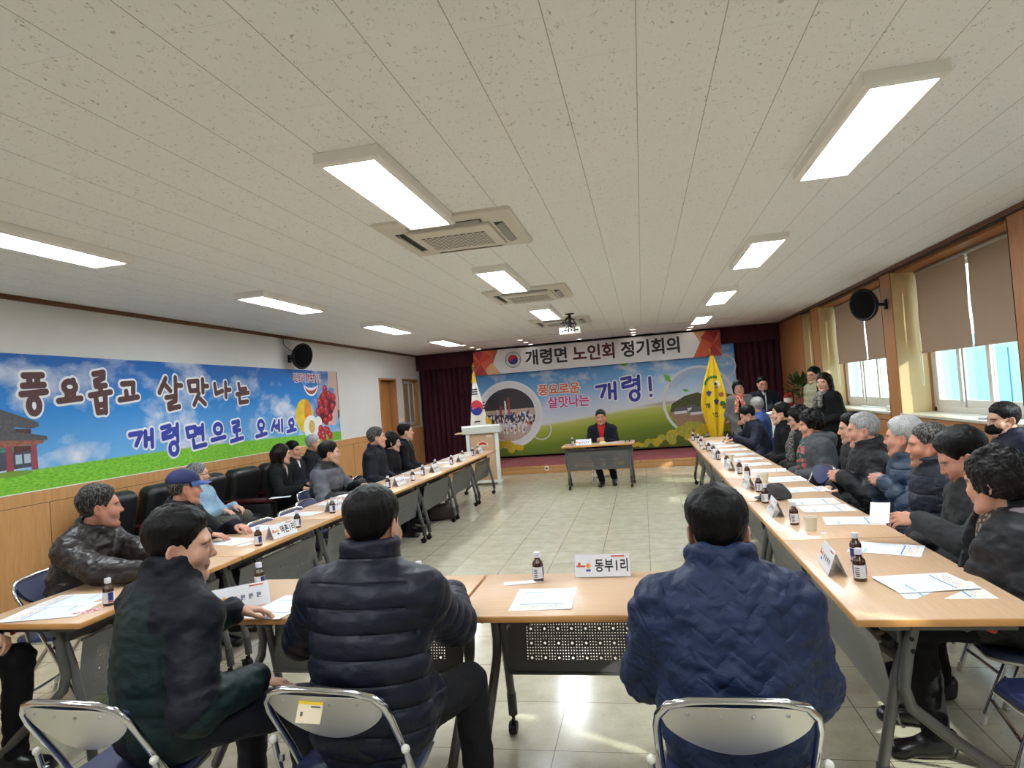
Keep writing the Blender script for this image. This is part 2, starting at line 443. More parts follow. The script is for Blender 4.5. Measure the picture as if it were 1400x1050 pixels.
def blind_mat():
    t = NT('blind cloth'); f = t.noise(t.coord((1, 60, 60)), 8, 2); t.color(t.ramp(f, [(.3, s2l((176, 152, 130))), (.7, s2l((192, 168, 146)))]))
    tr = t.n.new('ShaderNodeBsdfTranslucent'); tr.inputs['Color'].default_value = s2l((150, 122, 98)) + (1,)
    mx = t.n.new('ShaderNodeMixShader'); mx.inputs[0].default_value = .25; t.set(.85)
    t.l.new(t.b.outputs[0], mx.inputs[1]); t.l.new(tr.outputs[0], mx.inputs[2]); t.l.new(mx.outputs[0], t.out.inputs['Surface']); return t.m
M_BLIND = blind_mat()
M_TUBE = mat('blind tube', (190, 192, 186), .3, .8)
WHERE = ['window behind the near tables', 'window beside the nearest seats', 'window at the right edge of the room', 'wide window behind the seated row', 'second window beyond the black speaker', 'narrow far window by the potted plant']
for wi, (a, b) in enumerate(OPEN):
    mb = MB(); z0, z1 = 1.03, 2.735
    for lo, hi in (((WX, a, z0), (WX + .1, a + .06, z1)), ((WX, b - .06, z0), (WX + .1, b, z1)), ((WX, a, z0), (WX + .1, b, z0 + .06)), ((WX, a, z1 - .06), (WX + .1, b, z1))):
        mb.box2(lo, hi, M_FRAME, .004)
    w = structure(mb, 'window_%d' % (wi + 2)); n = 4 if b - a > 1 else 2
    step = (b - a - .12) / n
    for k in range(n):
        y0 = a + .06 + k * step - (.03 if k else 0); y1 = a + .06 + (k + 1) * step + (.03 if k < n - 1 else 0)
        x = WX + (.03 if k % 2 else .065)
        mb = MB()
        for lo, hi in (((x - .025, y0, z0 + .05), (x, y0 + .07, z1 - .05)), ((x - .025, y1 - .07, z0 + .05), (x, y1, z1 - .05)), ((x - .025, y0 + .07, z0 + .05), (x, y1 - .07, z0 + .14)), ((x - .025, y0 + .07, z1 - .11), (x, y1 - .07, z1 - .05))):
            mb.box2(lo, hi, M_FRAME, .004)
        mb.build('window_sash', w)
        MB().box2((x - .015, y0 + .065, z0 + .135), (x - .011, y1 - .065, z1 - .1), M_GLASS).build('window_pane', w)
    # roller blinds
    nb = 2 if n == 4 else 1; bw = (b - a - .08) / nb
    for k in range(nb):
        y0 = a + .04 + k * bw; y1 = y0 + bw - .02
        side = ('' if nb == 1 else ('nearer ' if k == 0 else 'farther '))
        bl = thing('roller_blind', '%sbeige roller blind half drawn over the %s' % (side, WHERE[wi]), 'blind', (WX - .1, y0, 0), 0, 'roller blinds on the right windows')
        L_ = y1 - y0
        MB().cyl((0, 0, 2.695), (0, L_, 2.695), .026, M_TUBE).build('roller_tube', bl)
        zb = 1.75 if b < 13 else 1.2
        MB().grid(lambda u, v: (-.012 + .004 * math.sin(v * 9 + k), .015 + u * (L_ - .03), zb + v * (2.70 - zb)), 8, 10, M_BLIND, thick=.0015).build('blind_cloth', bl)
        MB().box2((-.02, .012, zb - .02), (-.004, L_ - .012, zb + .004), M_BLIND, .004).build('bottom_rail', bl)
        if k == 1 or nb == 1: MB().tube([(-.02, L_ + .004, 2.68), (-.035, L_ + .004, 2.0), (-.03, L_ - .004, 1.36), (-.022, L_ - .01, 1.34), (-.014, L_ - .012, 1.38), (-.012, L_ - .002, 2.66)], .0025, M_WHITEP, 6).build('pull_cord', bl)
# outside
nb_ = thing('neighbouring_building', 'pale glazed building seen through the right windows', 'building', (7.4, 5, 0))
mb = MB(); mb.box2((0, -12, -.6), (.4, 16, 2.25), mat('pale facade', (128, 152, 160), .6)); mb.build('facade', nb_)
mb = MB()
for k in range(13): mb.box2((-.02, -11 + k * 2.1, .55), (.02, -9.6 + k * 2.1, 1.85), mat('cyan glazing', (84, 140, 152), .15))
mb.build('glazing', nb_)
structure(MB().box2((RX + .6, -14, -.3), (40, 30, -.2), mat('pale yard', (226, 224, 216), .8)), 'floor_outside')

# ================================================================== stage, mural, curtains
SY, SZ = 13.12, .17
mb = MB(); mb.box2((LX, SY, 0), (RX, FY, SZ - .012), M_DADO); mb.box2((LX, SY - .008, 0), (RX, SY, .093), M_DADO, .002); mb.box2((LX, SY - .012, .098), (RX, SY, SZ - .012), M_DADO, .002)
for k, x in enumerate(np.arange(-5.1, 3.0, .62)): mb.box2((x, SY - .0125, .098), (x + .004, SY - .01, SZ - .012), M_DARK)
structure(mb, 'floor_stage')
structure(MB().box2((LX + .001, SY - .004, SZ - .012), (RX - .001, FY, SZ), M_CARPET, .004), 'floor_stage_carpet')
ol = thing('wall_outlet', 'small white power outlet in the wooden front of the red carpeted stage', 'outlet', (-2.03, SY - .012, .10))
MB().box((0, -.004, 0), (.08, .01, .1), M_WHITEP, .004).build('outlet_plate', ol); MB().cyl((0, -.006, 0), (0, -.012, 0), .022, mat('outlet grey', (90, 86, 80), .5)).build('socket', ol)

M_CURT = mat('burgundy velvet', (66, 18, 34), .85, var=.15, vscale=14)
def curtain(label, x0, x1, name='stage_curtain'):
    c = thing(name, label, 'curtain', ((x0 + x1) / 2, 15.15, SZ)); n = int((x1 - x0) / .125)
    def fn(u, v):
        ph = u * n * 2 * PI; amp = .045 + .012 * math.sin(v * 4 + u * 17)
        return ((u - .5) * (x1 - x0) + .012 * math.sin(ph * 2 + v * 2), amp * math.sin(ph + .4 * math.sin(v * 3 + u * 9)), v * 2.29 + .005)
    MB().grid(fn, n * 10, 10, M_CURT, thick=.004).build('drape', c)
    def va(u, v): return ((u - .5) * (x1 - x0 + .0), -.165 + .006 * math.sin(u * 40), 2.25 + v * .37)
    MB().grid(va, 50, 3, M_CURT, thick=.012).build('valance', c); return c
curtain('dark burgundy curtain in the far left corner behind the white lectern', LX + .02, -3.86)
curtain('dark burgundy curtain in the far right corner behind the standing man with the microphone', 1.80, RX - .02)

MY = 15.02
def mural_mat():
    t = NT('mural print'); x, y, z = t.sep(t.coord())
    hz = t.math('ADD', t.math('ADD', t.math('MULTIPLY', x, .06), 1.09), t.math('MULTIPLY', t.math('SINE', t.math('ADD', t.math('MULTIPLY', x, 1.3), 1.5)), .05))
    rel = t.math('SUBTRACT', z, hz)
    sky = t.ramp(t.math('MULTIPLY', rel, .72), [(0., s2l((222, 226, 232))), (.22, s2l((200, 216, 236))), (.55, s2l((124, 178, 226))), (1., s2l((66, 130, 196)))])
    cl = t.noise(t.coord((1, 1, 1.6), loc=(3.1, 0, .4)), 1.5, 6, .6, .3)
    cm = t.math('MULTIPLY', t.math('SUBTRACT', cl, .52), 5, clamp=True)
    sky = t.mix(cm, sky, s2l((226, 228, 234)))
    fld = t.ramp(t.math('MULTIPLY', t.math('MULTIPLY', rel, -1), 1.2), [(0., s2l((206, 208, 120))), (.25, s2l((164, 178, 66))), (.6, s2l((118, 140, 48))), (1., s2l((96, 108, 40)))])
    sp = t.noise(t.coord((1, 1, 2)), 42, 3); fld = t.mix(t.math('MULTIPLY', t.math('SUBTRACT', sp, .45), .9, clamp=True), fld, s2l((70, 92, 30)))
    br = t.math('MULTIPLY', t.math('SUBTRACT', t.math('SUBTRACT', 1., t.math('MULTIPLY', t.math('ABSOLUTE', t.math('SUBTRACT', z, t.math('ADD', 1.18, t.math('MULTIPLY', x, .05)))), 14)), t.math('MULTIPLY', t.math('ABSOLUTE', t.math('SUBTRACT', x, .45)), 1.4)), 1.3, clamp=True)
    c = t.mix(t.math('MULTIPLY', t.math('ADD', rel, .03), 14, clamp=True), fld, sky)
    c = t.mix(t.math('MULTIPLY', br, .7), c, s2l((168, 128, 88))); t.color(c); t.set(.6, 0, .3); return t.m
mural = thing('printed_mural', 'wide stage backdrop print of blue sky, green field and round photo bubbles', 'mural', (0, MY, 0))
MB().box2((-3.95, 0, .22), (2.06, .03, 2.74), mural_mat()).build('printed_sheet', mural)
def flat(poly, y): return [(p[0], y, p[1]) for p in poly]
def disc(mb, cx, cz, r, y, m, rz=None, n=40, a0=0., a1=2 * PI):
    p = ring(cx, cz, r, rz, n, a0, a1)[:-1] if abs(a1 - a0 - 2 * PI) < 1e-6 else ring(cx, cz, r, rz, n, a0, a1)
    mb.add(flat(p, y), [tuple(range(len(p)))], m, False)
def band(mb, cx, cz, r0, r1, y, m, n=48, a0=0., a1=2 * PI):
    a = ring(cx, cz, r0, None, n, a0, a1); b = ring(cx, cz, r1, None, n, a0, a1)
    mb.add(flat(a + b, y), [(i, i + 1, n + 2 + i, n + 1 + i) for i in range(n)], m, False)
def veil(name, rgb, a):
    t = NT(name); t.color(s2l(rgb)); t.b.inputs['Alpha'].default_value = a; t.set(.6, 0, .2); return t.m
P_SAND = mat('print sand', (196, 172, 160), .7, var=.08, vscale=20); P_DARK = mat('print dark', (58, 56, 62), .7, var=.3, vscale=30)
P_WHITE = mat('print white', (226, 224, 226), .7); P_RED = mat('print red', (176, 74, 66), .7); P_BLUE = mat('print blue', (70, 84, 150), .7)
P_HILL = mat('print hill', (78, 84, 52), .7, var=.4, vscale=26); P_ROOF = mat('print roof', (98, 98, 104), .7); P_YEL = mat('print yellow', (206, 176, 46), .7, var=.2, vscale=34)
P_OLIVE = mat('print olive', (176, 172, 62), .7, var=.22, vscale=30); P_TAN = mat('print tan', (164, 132, 108), .7, var=.14, vscale=26)
def clipc(pts, cx, cz, r):
    o = []
    for x, z in pts:
        d = math.hypot(x - cx, z - cz)
        o.append((x, z) if d <= r else (cx + (x - cx) * r / d, cz + (z - cz) * r / d))
    return o
mb = MB(); c1 = (-3.12, 1.2)
disc(mb, *c1, .80, -.002, veil('print mist', (250, 250, 254), .8)); disc(mb, *c1, .63, -.004, P_SAND)
mb.add(flat(ring(c1[0], c1[1] + .06, .62, .56, 30, .12, PI - .1) , -.005), [tuple(range(31))], P_DARK, False)
mb.add(flat(clipc([(c1[0] - .6, 1.22), (c1[0] + .62, 1.16), (c1[0] + .62, .98), (c1[0] - .6, 1.0)], *c1, .62), -.0055), [(0, 1, 2, 3)], P_DARK, False)
rr = random.Random(3)
for k in range(150):
    a = rr.uniform(-.58, .6); zz = rr.uniform(.93, 1.24) - .1 * max(0, -a)
    if math.hypot(a, zz - c1[1]) > .58: continue
    disc(mb, c1[0] + a, zz, rr.uniform(.012, .03), -.006 - k * 2e-5, [P_WHITE, P_WHITE, P_WHITE, P_SAND, P_RED, P_DARK, P_BLUE][k % 7], rr.uniform(.02, .055), 8)
for k in range(9):
    x = c1[0] - .42 + k * .09 + rr.uniform(-.02, .02); z0 = rr.uniform(.72, .84)
    mb.add(flat([(x - .02, z0), (x + .03, z0 + .02), (x + .02, z0 + .2), (x - .02, z0 + .17)], -.0095), [(0, 1, 2, 3)], P_WHITE, False); disc(mb, x + .01, z0 + .2, .04, -.0097, P_WHITE, .03, 10)
    disc(mb, x + .02, z0 + .1, .02, -.0099, [P_RED, P_YEL, P_BLUE][k % 3], .03, 8)
for x, m_ in ((-.3, P_WHITE), (-.22, P_RED), (-.1, P_WHITE), (-.02, P_RED), (-.42, P_BLUE)):
    mb.add(flat([(c1[0] + x, 1.2), (c1[0] + x + .045, 1.2), (c1[0] + x + .045, 1.62 - abs(x)), (c1[0] + x, 1.64 - abs(x))], -.0098), [(0, 1, 2, 3)], m_, False)
mb.build('festival_photo', mural)
mb = MB(); c2 = (1.23, 1.2)
mb.add(flat(clipc([(c2[0] - .74, .9), (c2[0] - .6, 1.18), (c2[0] - .3, 1.34), (c2[0] - .02, 1.4), (c2[0] + .2, 1.28), (c2[0] + .45, 1.36), (c2[0] + .72, 1.3), (c2[0] + .74, .8), (c2[0], .72)], *c2, .72), -.004), [tuple(range(9))], P_HILL, False)
mb.add(flat(clipc([(c2[0] - .74, .98), (c2[0] - .2, 1.0), (c2[0] + .2, 1.02), (c2[0] + .7, 1.05), (c2[0] + .7, .5), (c2[0], .46), (c2[0] - .6, .6)], *c2, .72), -.005), [tuple(range(7))], P_TAN, False)
for x, z, s_ in ((-.42, 1.0, .17), (-.18, 1.06, .12), (-.05, .96, .2), (.24, 1.1, .14), (.42, 1.02, .16)):
    mb.add(flat([(c2[0] + x - s_, z), (c2[0] + x + s_, z + .02), (c2[0] + x + s_ * .6, z + s_ * .62), (c2[0] + x - s_ * .55, z + s_ * .55)], -.006), [(0, 1, 2, 3)], P_ROOF, False)
    mb.add(flat([(c2[0] + x - s_ * .8, z - .06), (c2[0] + x + s_ * .8, z - .05), (c2[0] + x + s_ * .8, z + .01), (c2[0] + x - s_ * .8, z)], -.0058), [(0, 1, 2, 3)], [P_WHITE, P_RED][int(z * 100) % 2], False)
mb.build('village_photo', mural)
mb = MB(); V1 = veil('print bubble', (252, 254, 255), .72)
band(mb, *c2, .74, .80, -.007, V1); band(mb, *c2, .60, .74, -.0065, veil('print sheen', (240, 244, 250), .28), 40, .7, 2.6)
mb.build('bubble_ring', mural)
for q in ((-2.38, .80, .22, .245, -.0075), (1.80, 1.93, .25, .275, -.0076), c1 + (.66, .74, -.003)):
    mb = MB(); band(mb, *q, V1); mb.build('bubble_ring', mural)
mb = MB()
BK = 0
for q in ((-3.6, .52, .26), (-3.3, .44, .3), (-3.0, .38, .22), None, (.1, .34, .2), (.42, .38, .26), (.75, .46, .34), (1.05, .56, .36), (1.4, .5, .36), (1.75, .5, .3), (-.2, .3, .16)):
    if q is None: mb.build('bush_print', mural); mb = MB(); continue
    cx, cz, s_ = q
    for k in range(7):
        a = rr.uniform(0, PI); disc(mb, cx + math.cos(a) * s_ * .6, max(.24 + s_ * .3, cz + math.sin(a) * s_ * .45 - .05), s_ * .36, -.009 - (BK := BK + 1) * 6e-5, P_YEL if cx < 0 or k % 3 == 0 else P_OLIVE, s_ * .3, 12)
mb.build('bush_print', mural)
mb = MB(); G = mat('print leaf', (104, 184, 66), .6)
for (x, z, s_, a) in ((.58, 1.77, .13, -1.0), (.95, 1.46, .08, -.3), (-.35, 2.16, .1, .1)):
    p = [(x + s_ * math.cos(a), z + s_ * math.sin(a)), (x - s_ * .5 * math.sin(a), z + s_ * .5 * math.cos(a)), (x - s_ * math.cos(a), z - s_ * math.sin(a)), (x + s_ * .5 * math.sin(a), z - s_ * .5 * math.cos(a))]
    mb.add(flat(p, -.007), [(0, 1, 2, 3)], G, False)
mb.build('leaf_print', mural)
def put_text(mb, body, size, cx, cz, y, m, bold=0., sx=1., space=1., width=None):
    vs, fs = bold_text(body, size, bold, space)
    xs = [v[0] for v in vs]; zs = [v[1] for v in vs]; w = max(xs) - min(xs); mx = (max(xs) + min(xs)) / 2; mz = (max(zs) + min(zs)) / 2
    k = (width / w) if width else sx
    mb.add([((v[0] - mx) * k + cx, y, v[1] - mz + cz) for v in vs], fs, m, False)
PW = mat('lettering white', (240, 240, 242), .6)
for body, x0, x1, cz, s_, col in (('풍요로운', -2.39, -1.41, 1.715, .27, (224, 116, 64)), ('살맛나는', -2.18, -1.21, 1.41, .29, (206, 70, 150))):
    mb = MB(); put_text(mb, body, s_, (x0 + x1) / 2, cz, -.008, PW, .024, width=x1 - x0 + .05); mb.build('lettering_outline', mural)
    mb = MB(); put_text(mb, body, s_, (x0 + x1) / 2, cz, -.011, mat('lettering %d' % col[0], col, .6), .008, width=x1 - x0); mb.build('lettering', mural)

# hand-brushed letters: strokes in a unit cell
O = lambda x, y, r: ring(x, y, r, r, 18)
GLYPH = {
 '풍': [[(.15, .95), (.85, .97)], [(.34, .93), (.36, .72)], [(.66, .93), (.64, .72)], [(.1, .69), (.9, .72)], [(.03, .48), (.97, .54)], [(.5, .5), (.5, .36)], O(.48, .19, .20)],
 '요': [O(.52, .72, .24), [(.62, .93), (.68, 1.0)], [(.4, .46), (.4, .18)], [(.66, .46), (.64, .18)], [(.04, .1), (.96, .2)]],
 '롭': [[(.25, .95), (.68, 1.0), (.66, .86), (.3, .78), (.32, .66), (.74, .68)], [(.52, .66), (.5, .5)], [(.04, .44), (.96, .52)], [(.28, .38), (.34, .03)], [(.7, .4), (.68, .03)], [(.33, .2), (.68, .22)], [(.34, .03), (.68, .05)]],
 '고': [[(.2, .9), (.78, .95), (.74, .45)], [(.38, .5), (.4, .16)], [(.03, .06), (.97, .2)]],
 '살': [[(.32, .97), (.04, .55)], [(.26, .8), (.48, .6)], [(.72, 1.0), (.7, .5)], [(.72, .76), (.96, .76)], [(.3, .4), (.7, .44), (.68, .3), (.38, .2), (.4, .06), (.82, .12)]],
 '맛': [[(.06, .9), (.5, .94), (.48, .58), (.12, .56), (.06, .9)], [(.74, 1.0), (.72, .5)], [(.74, .74), (.97, .74)], [(.52, .46), (.26, .03)], [(.48, .32), (.8, .04)]],
 '나': [[(.1, .9), (.14, .26), (.52, .44)], [(.72, 1.0), (.7, .03)], [(.72, .5), (.97, .52)]],
 '는': [[(.24, .97), (.28, .7), (.78, .74)], [(.04, .46), (.96, .54)], [(.24, .36), (.24, .05), (.85, .1)]],
 '개': [[(.03, .82), (.46, .88), (.24, .2)], [(.62, .92), (.6, .1)], [(.88, 1.0), (.86, .02)], [(.62, .5), (.86, .5)]],
 '령': [[(.06, .92), (.46, .97), (.44, .8), (.1, .72), (.1, .56), (.56, .62)], [(.84, 1.0), (.82, .42)], [(.6, .84), (.82, .84)], [(.62, .68), (.82, .68)], O(.6, .19, .2)],
 '면': [[(.05, .9), (.46, .94), (.44, .58), (.1, .54), (.05, .9)], [(.84, 1.0), (.82, .36)], [(.5, .84), (.82, .84)], [(.5, .66), (.82, .66)], [(.34, .36), (.36, .05), (.95, .12)]],
 '으': [O(.5, .7, .27), [(.03, .1), (.97, .2)]],
 '로': [[(.22, .95), (.72, 1.0), (.7, .8), (.28, .7), (.3, .52), (.8, .58)], [(.52, .54), (.5, .22)], [(.03, .08), (.97, .18)]],
 '오': [O(.5, .72, .26), [(.5, .5), (.5, .18)], [(.03, .06), (.97, .18)]],
 '세': [[(.3, .95), (.03, .2)], [(.24, .62), (.46, .3)], [(.5, .56), (.64, .56)], [(.66, .94), (.64, .1)], [(.92, 1.0), (.9, .02)]],
 '!': [[(.5, .97), (.48, .36)], [(.48, .07), (.49, .09)]],
}
def glyph(mb, ch, u0, u1, v0, v1, r, put, m):
    L_ = [[(u0 + p[0] * (u1 - u0), v0 + p[1] * (v1 - v0)) for p in ln] for ln in GLYPH[ch]]
    vs, fs = strokes_geo(L_, r); mb.add([put(v[0], v[1]) for v in vs], fs, m, False)
NAVY = mat('lettering navy', (48, 62, 160), .6)
for m_, r, y, nm in ((PW, .062, -.008, 'lettering_outline'), (NAVY, .036, -.011, 'lettering')):
    mb = MB()
    for ch, u0, u1, v0, v1 in (('개', -1.04, -.54, 1.38, 1.76), ('령', -.47, .02, 1.33, 1.87), ('!', .1, .28, 1.37, 1.82)):
        glyph(mb, ch, u0, u1, v0, v1, r, lambda a, b: (a, y, b), m_)
    mb.build(nm, mural)

# hanging event banner
BY = 14.90
ban = thing('event_banner', 'long white meeting banner with red triangle ends hung above the stage mural', 'banner', (0, BY, 0))
MB().box2((-3.86, 0, 2.175), (1.775, .012, 2.745), mat('banner cloth', (232, 232, 234), .6, var=.02, vscale=2)).build('cloth', ban)
mb = MB(); TC = [mat('banner t%d' % i, c, .6) for i, c in enumerate(((186, 58, 46), (206, 92, 60), (160, 36, 44), (226, 176, 128), (178, 50, 56)))]
def tri(pts, m, y): mb.add(flat(pts, y), [tuple(range(len(pts)))], m, False)
for sgn, ox in ((1, -3.86), (-1, 1.775)):
    mb = MB(); f = lambda p: [(ox + sgn * a, b) for a, b in p]
    tri(f([(0, 2.745), (.6, 2.745), (.36, 2.175), (0, 2.175)]) if sgn > 0 else f([(0, 2.745), (.3, 2.745), (.6, 2.175), (0, 2.175)]), TC[1], -.002)
    tri(f([(.6, 2.745), (.46, 2.4), (.64, 2.175), (.36, 2.175), (.3, 2.4)]) if sgn < 0 and False else f([(.30, 2.33), (.44, 2.46), (.64, 2.175), (.24, 2.175)]) if sgn > 0 else f([(.3, 2.745), (.56, 2.745), (.43, 2.5)]), TC[3], -.003)
    tri(f([(0, 2.745), (.26, 2.745), (.13, 2.52)]), TC[2], -.004); tri(f([(0, 2.175), (.32, 2.175), (.16, 2.45)]), TC[4], -.004)
    tri(f([(0, 2.6), (.0, 2.3), (.13, 2.45)]), TC[0], -.0045); tri(f([(.13, 2.52), (.26, 2.745), (.42, 2.6), (.16, 2.45)]), TC[0], -.0035)
    mb.build('triangle_print', ban)
KR = mat('emblem red', (196, 40, 54), .6); KB = mat('emblem blue', (34, 44, 130), .6); KK = mat('emblem black', (30, 30, 36), .6); KG = mat('emblem green', (70, 110, 90), .6)
def taeguk(mb, cx, cz, r, put, y, tilt=-.5, ry=None):
    def half(s_, m):
        p = [(r * math.cos(a), r * math.sin(a)) for a in np.linspace(0, PI, 24)] if s_ > 0 else [(r * math.cos(a), r * math.sin(a)) for a in np.linspace(PI, 2 * PI, 24)]
        if s_ > 0:   # back along the S curve from (-r,0) to (r,0)
            p += [(-r / 2 + r / 2 * math.cos(a), r / 2 * math.sin(a)) for a in np.linspace(PI, 2 * PI, 14)] + [(r / 2 + r / 2 * math.cos(a), r / 2 * math.sin(a)) for a in np.linspace(PI, 0, 14)]
        else:
            p += [(r / 2 + r / 2 * math.cos(a), r / 2 * math.sin(a)) for a in np.linspace(0, PI, 14)] + [(-r / 2 + r / 2 * math.cos(a), r / 2 * math.sin(a)) for a in np.linspace(2 * PI, PI, 14)]
        c, s = math.cos(tilt), math.sin(tilt)
        q = [put(cx + a * c - b * s, cz + a * s + b * c) for a, b in p]
        # fan from two inner points is not safe for the S shape: use ngon
        mb.add(q, [tuple(range(len(q)))], m, False)
    half(1, KR); half(-1, KB)
mb = MB(); ec = (-2.905, 2.483)
band(mb, *ec, .175, .19, -.003, KG); band(mb, *ec, .145, .152, -.003, KK)
taeguk(mb, *ec, .118, lambda a, b: (a, -.003, b), 0)
for a in range(4): mb.add(flat([(ec[0] + .16 * math.cos(a * PI / 2) - .01, ec[1] + .16 * math.sin(a * PI / 2) - .012), (ec[0] + .16 * math.cos(a * PI / 2) + .01, ec[1] + .16 * math.sin(a * PI / 2) - .012), (ec[0] + .16 * math.cos(a * PI / 2), ec[1] + .16 * math.sin(a * PI / 2) + .014)], -.0035), [(0, 1, 2)], KG, False)
mb.build('emblem', ban)
for body, x0, x1, col in (('개령면', -2.613, -1.631, (44, 42, 46)), ('노인회', -1.495, -.543, (92, 34, 42)), ('정기회의', -.395, .898, (44, 42, 46))):
    mb = MB(); put_text(mb, body, .38, (x0 + x1) / 2, 2.495, -.004, mat('lettering k%d' % col[0], col, .6), .011, width=x1 - x0); mb.build('lettering', ban)
for x in (-3.8, -1.0, 1.7): MB().cyl((x, .006, 2.74), (x, .006, CZ - .001), .003, M_WHITEP, 6).build('hanging_cord', ban)
MB().cyl((-2.45, 14.93, 2.782), (.35, 14.93, 2.782), .018, M_BLACKP).build('screen_housing', None, label='thin black bar along the ceiling above the event banner', cat='curtain rail')

# left wall banner
LB = thing('wall_banner', 'long sky and grass banner with big brown and blue lettering on the left wall', 'banner', (LX, 0, 0))
def lbanner_mat():
    t = NT('sky and grass print'); x, y, z = t.sep(t.coord())
    hz = t.math('ADD', 1.235, t.math('MULTIPLY', t.math('SINE', t.math('MULTIPLY', t.math('SUBTRACT', y, 4.2), .6)), .03)); rel = t.math('SUBTRACT', z, hz)
    sky = t.ramp(t.math('MULTIPLY', rel, .95), [(0., s2l((112, 176, 226))), (.5, s2l((48, 134, 208))), (1., s2l((24, 96, 176)))])
    n = t.noise(t.coord((1, .75, 1.3), loc=(0, 1.9, .2)), 1.5, 8, .56, .2); m1 = t.math('MULTIPLY', t.math('SUBTRACT', n, .475), 7, clamp=True)
    n2 = t.noise(t.coord((1, 1, 1)), 6, 5); cc = t.ramp(n2, [(.3, s2l((176, 192, 216))), (.65, s2l((228, 230, 238)))])
    low = t.math('SUBTRACT', 1.15, t.math('MULTIPLY', rel, .45), clamp=True)
    sky = t.mix(t.math('MULTIPLY', m1, low), sky, cc)
    g = t.noise(t.coord((1, 1.5, 5)), 14, 5); gr = t.ramp(g, [(.3, s2l((92, 168, 44))), (.7, s2l((148, 208, 70)))])
    c = t.mix(t.math('MULTIPLY', rel, 60, clamp=True), gr, sky)
    c = t.mix(t.math('GREATER_THAN', t.math('MULTIPLY', z, -1), -1.068), c, s2l((226, 228, 226)))
    t.color(c); t.set(.55, 0, .3); return t.m
MB().box2((.002, 3.1, 1.055), (.012, 10.78, 2.285), lbanner_mat()).build('printed_sheet', LB)
ROW1 = [('풍', 4.695, 4.996, 1.706, 2.161), ('요', 5.058, 5.37, 1.788, 2.106), ('롭', 5.412, 5.734, 1.674, 2.195), ('고', 5.78, 6.092, 1.795, 2.098), ('살', 6.345, 6.786, 1.669, 2.161), ('맛', 6.826, 7.253, 1.722, 2.146), ('나', 7.299, 7.701, 1.813, 2.111), ('는', 7.767, 8.105, 1.725, 2.105)]
ROW2 = [('개', 5.886, 6.302, 1.286, 1.571), ('령', 6.344, 6.708, 1.171, 1.61), ('면', 6.749, 7.157, 1.204, 1.581), ('으', 7.204, 7.531, 1.258, 1.583), ('로', 7.589, 7.904, 1.213, 1.592), ('오', 8.161, 8.474, 1.242, 1.578), ('세', 8.547, 8.913, 1.291, 1.561), ('요', 8.964, 9.28, 1.253, 1.559)]
BROWN = mat('lettering brown', (84, 50, 48), .6); LSH = mat('lettering drop shadow print', (40, 60, 90), .6)
for row, col, r0 in ((ROW1, BROWN, .030), (ROW2, NAVY, .028)):
    for m_, dr, x, nm, dy, dz in ((PW, .022, .0145, 'lettering_outline', 0, 0), (col, 0., .019, 'lettering', 0, 0)):
        mb = MB()
        for ch, a, b, c_, d in row:
            e = r0 + .022; glyph(mb, ch, a + e * .45, b - e * .45, c_ + e, d - e, r0 + dr, lambda u, v: (x, u + dy, v + dz), m_)
        mb.build(nm, LB)
lf = lambda p, x: [(x, a, b) for a, b in p]
def lpoly(mb, p, m, x): mb.add(lf(p, x), [tuple(range(len(p)))], m, False)
mb = MB(); PR = mat('print tiles', (86, 84, 88), .7, var=.25, vscale=40); PE = mat('print eaves', (150, 92, 76), .7, var=.3, vscale=50); PT = mat('print teal', (70, 130, 116), .7, var=.4, vscale=60); PB = mat('print beam', (84, 52, 48), .7, var=.3, vscale=40); PG = mat('print shade', (72, 76, 92), .7, var=.2, vscale=30)
lpoly(mb, [(3.7, 1.95), (4.3, 1.86), (4.53, 1.80), (4.873, 1.675), (4.885, 1.635), (4.808, 1.62), (4.5, 1.66), (3.7, 1.72)], PR, .0130)
lpoly(mb, [(3.75, 1.66), (4.8, 1.62), (4.8, 1.56), (3.75, 1.56)], PB, .0128)
lpoly(mb, [(3.7, 1.70), (4.45, 1.63), (4.63, 1.68), (4.66, 1.60), (4.952, 1.545), (4.956, 1.51), (4.64, 1.50), (4.5, 1.53), (3.7, 1.55)], PR, .0134)
lpoly(mb, [(3.75, 1.55), (4.5, 1.535), (4.93, 1.505), (4.9, 1.48), (4.55, 1.47), (3.75, 1.50)], PE, .0137)
lpoly(mb, [(3.8, 1.50), (4.56, 1.475), (4.86, 1.475), (4.82, 1.43), (3.8, 1.43)], PT, .0136)
lpoly(mb, [(4.63, 1.475), (4.79, 1.468), (4.79, 1.425), (4.63, 1.42)], PB, .0140)
lpoly(mb, [(3.8, 1.43), (4.83, 1.43), (4.835, 1.284), (3.8, 1.26)], PG, .0132)
for a in (4.0, 4.3, 4.56, 4.79): lpoly(mb, [(a, 1.48), (a + .055, 1.48), (a + .06, 1.255), (a - .005, 1.255)], mat('print pillar', (150, 70, 78), .7), .0142)
for a in (4.64, 4.72): lpoly(mb, [(a, 1.40), (a + .06, 1.40), (a + .06, 1.32), (a, 1.32)], mat('print shutter', (176, 190, 204), .7), .0141)
lpoly(mb, ring(4.6, 1.24, .2, .025, 16)[:-1], mat('print moss', (120, 150, 60), .7), .0143)
mb.build('pavilion_print', LB)
mb = MB(); PMEL = mat('print melon', (222, 190, 44), .6, var=.15, vscale=9); PGR = mat('print cherry', (178, 38, 52), .5, var=.25, vscale=14)
lpoly(mb, [(10.43, 2.28), (10.75, 2.28), (10.76, 1.6), (10.6, 1.62), (10.62, 1.99), (10.40, 2.02)], mat('print arm', (206, 176, 168), .6), .0128)
lpoly(mb, [(10.62, 2.28), (10.78, 2.28), (10.78, 1.5), (10.70, 1.42), (10.74, 1.9)], mat('print sleeve', (96, 70, 78), .6), .0127)
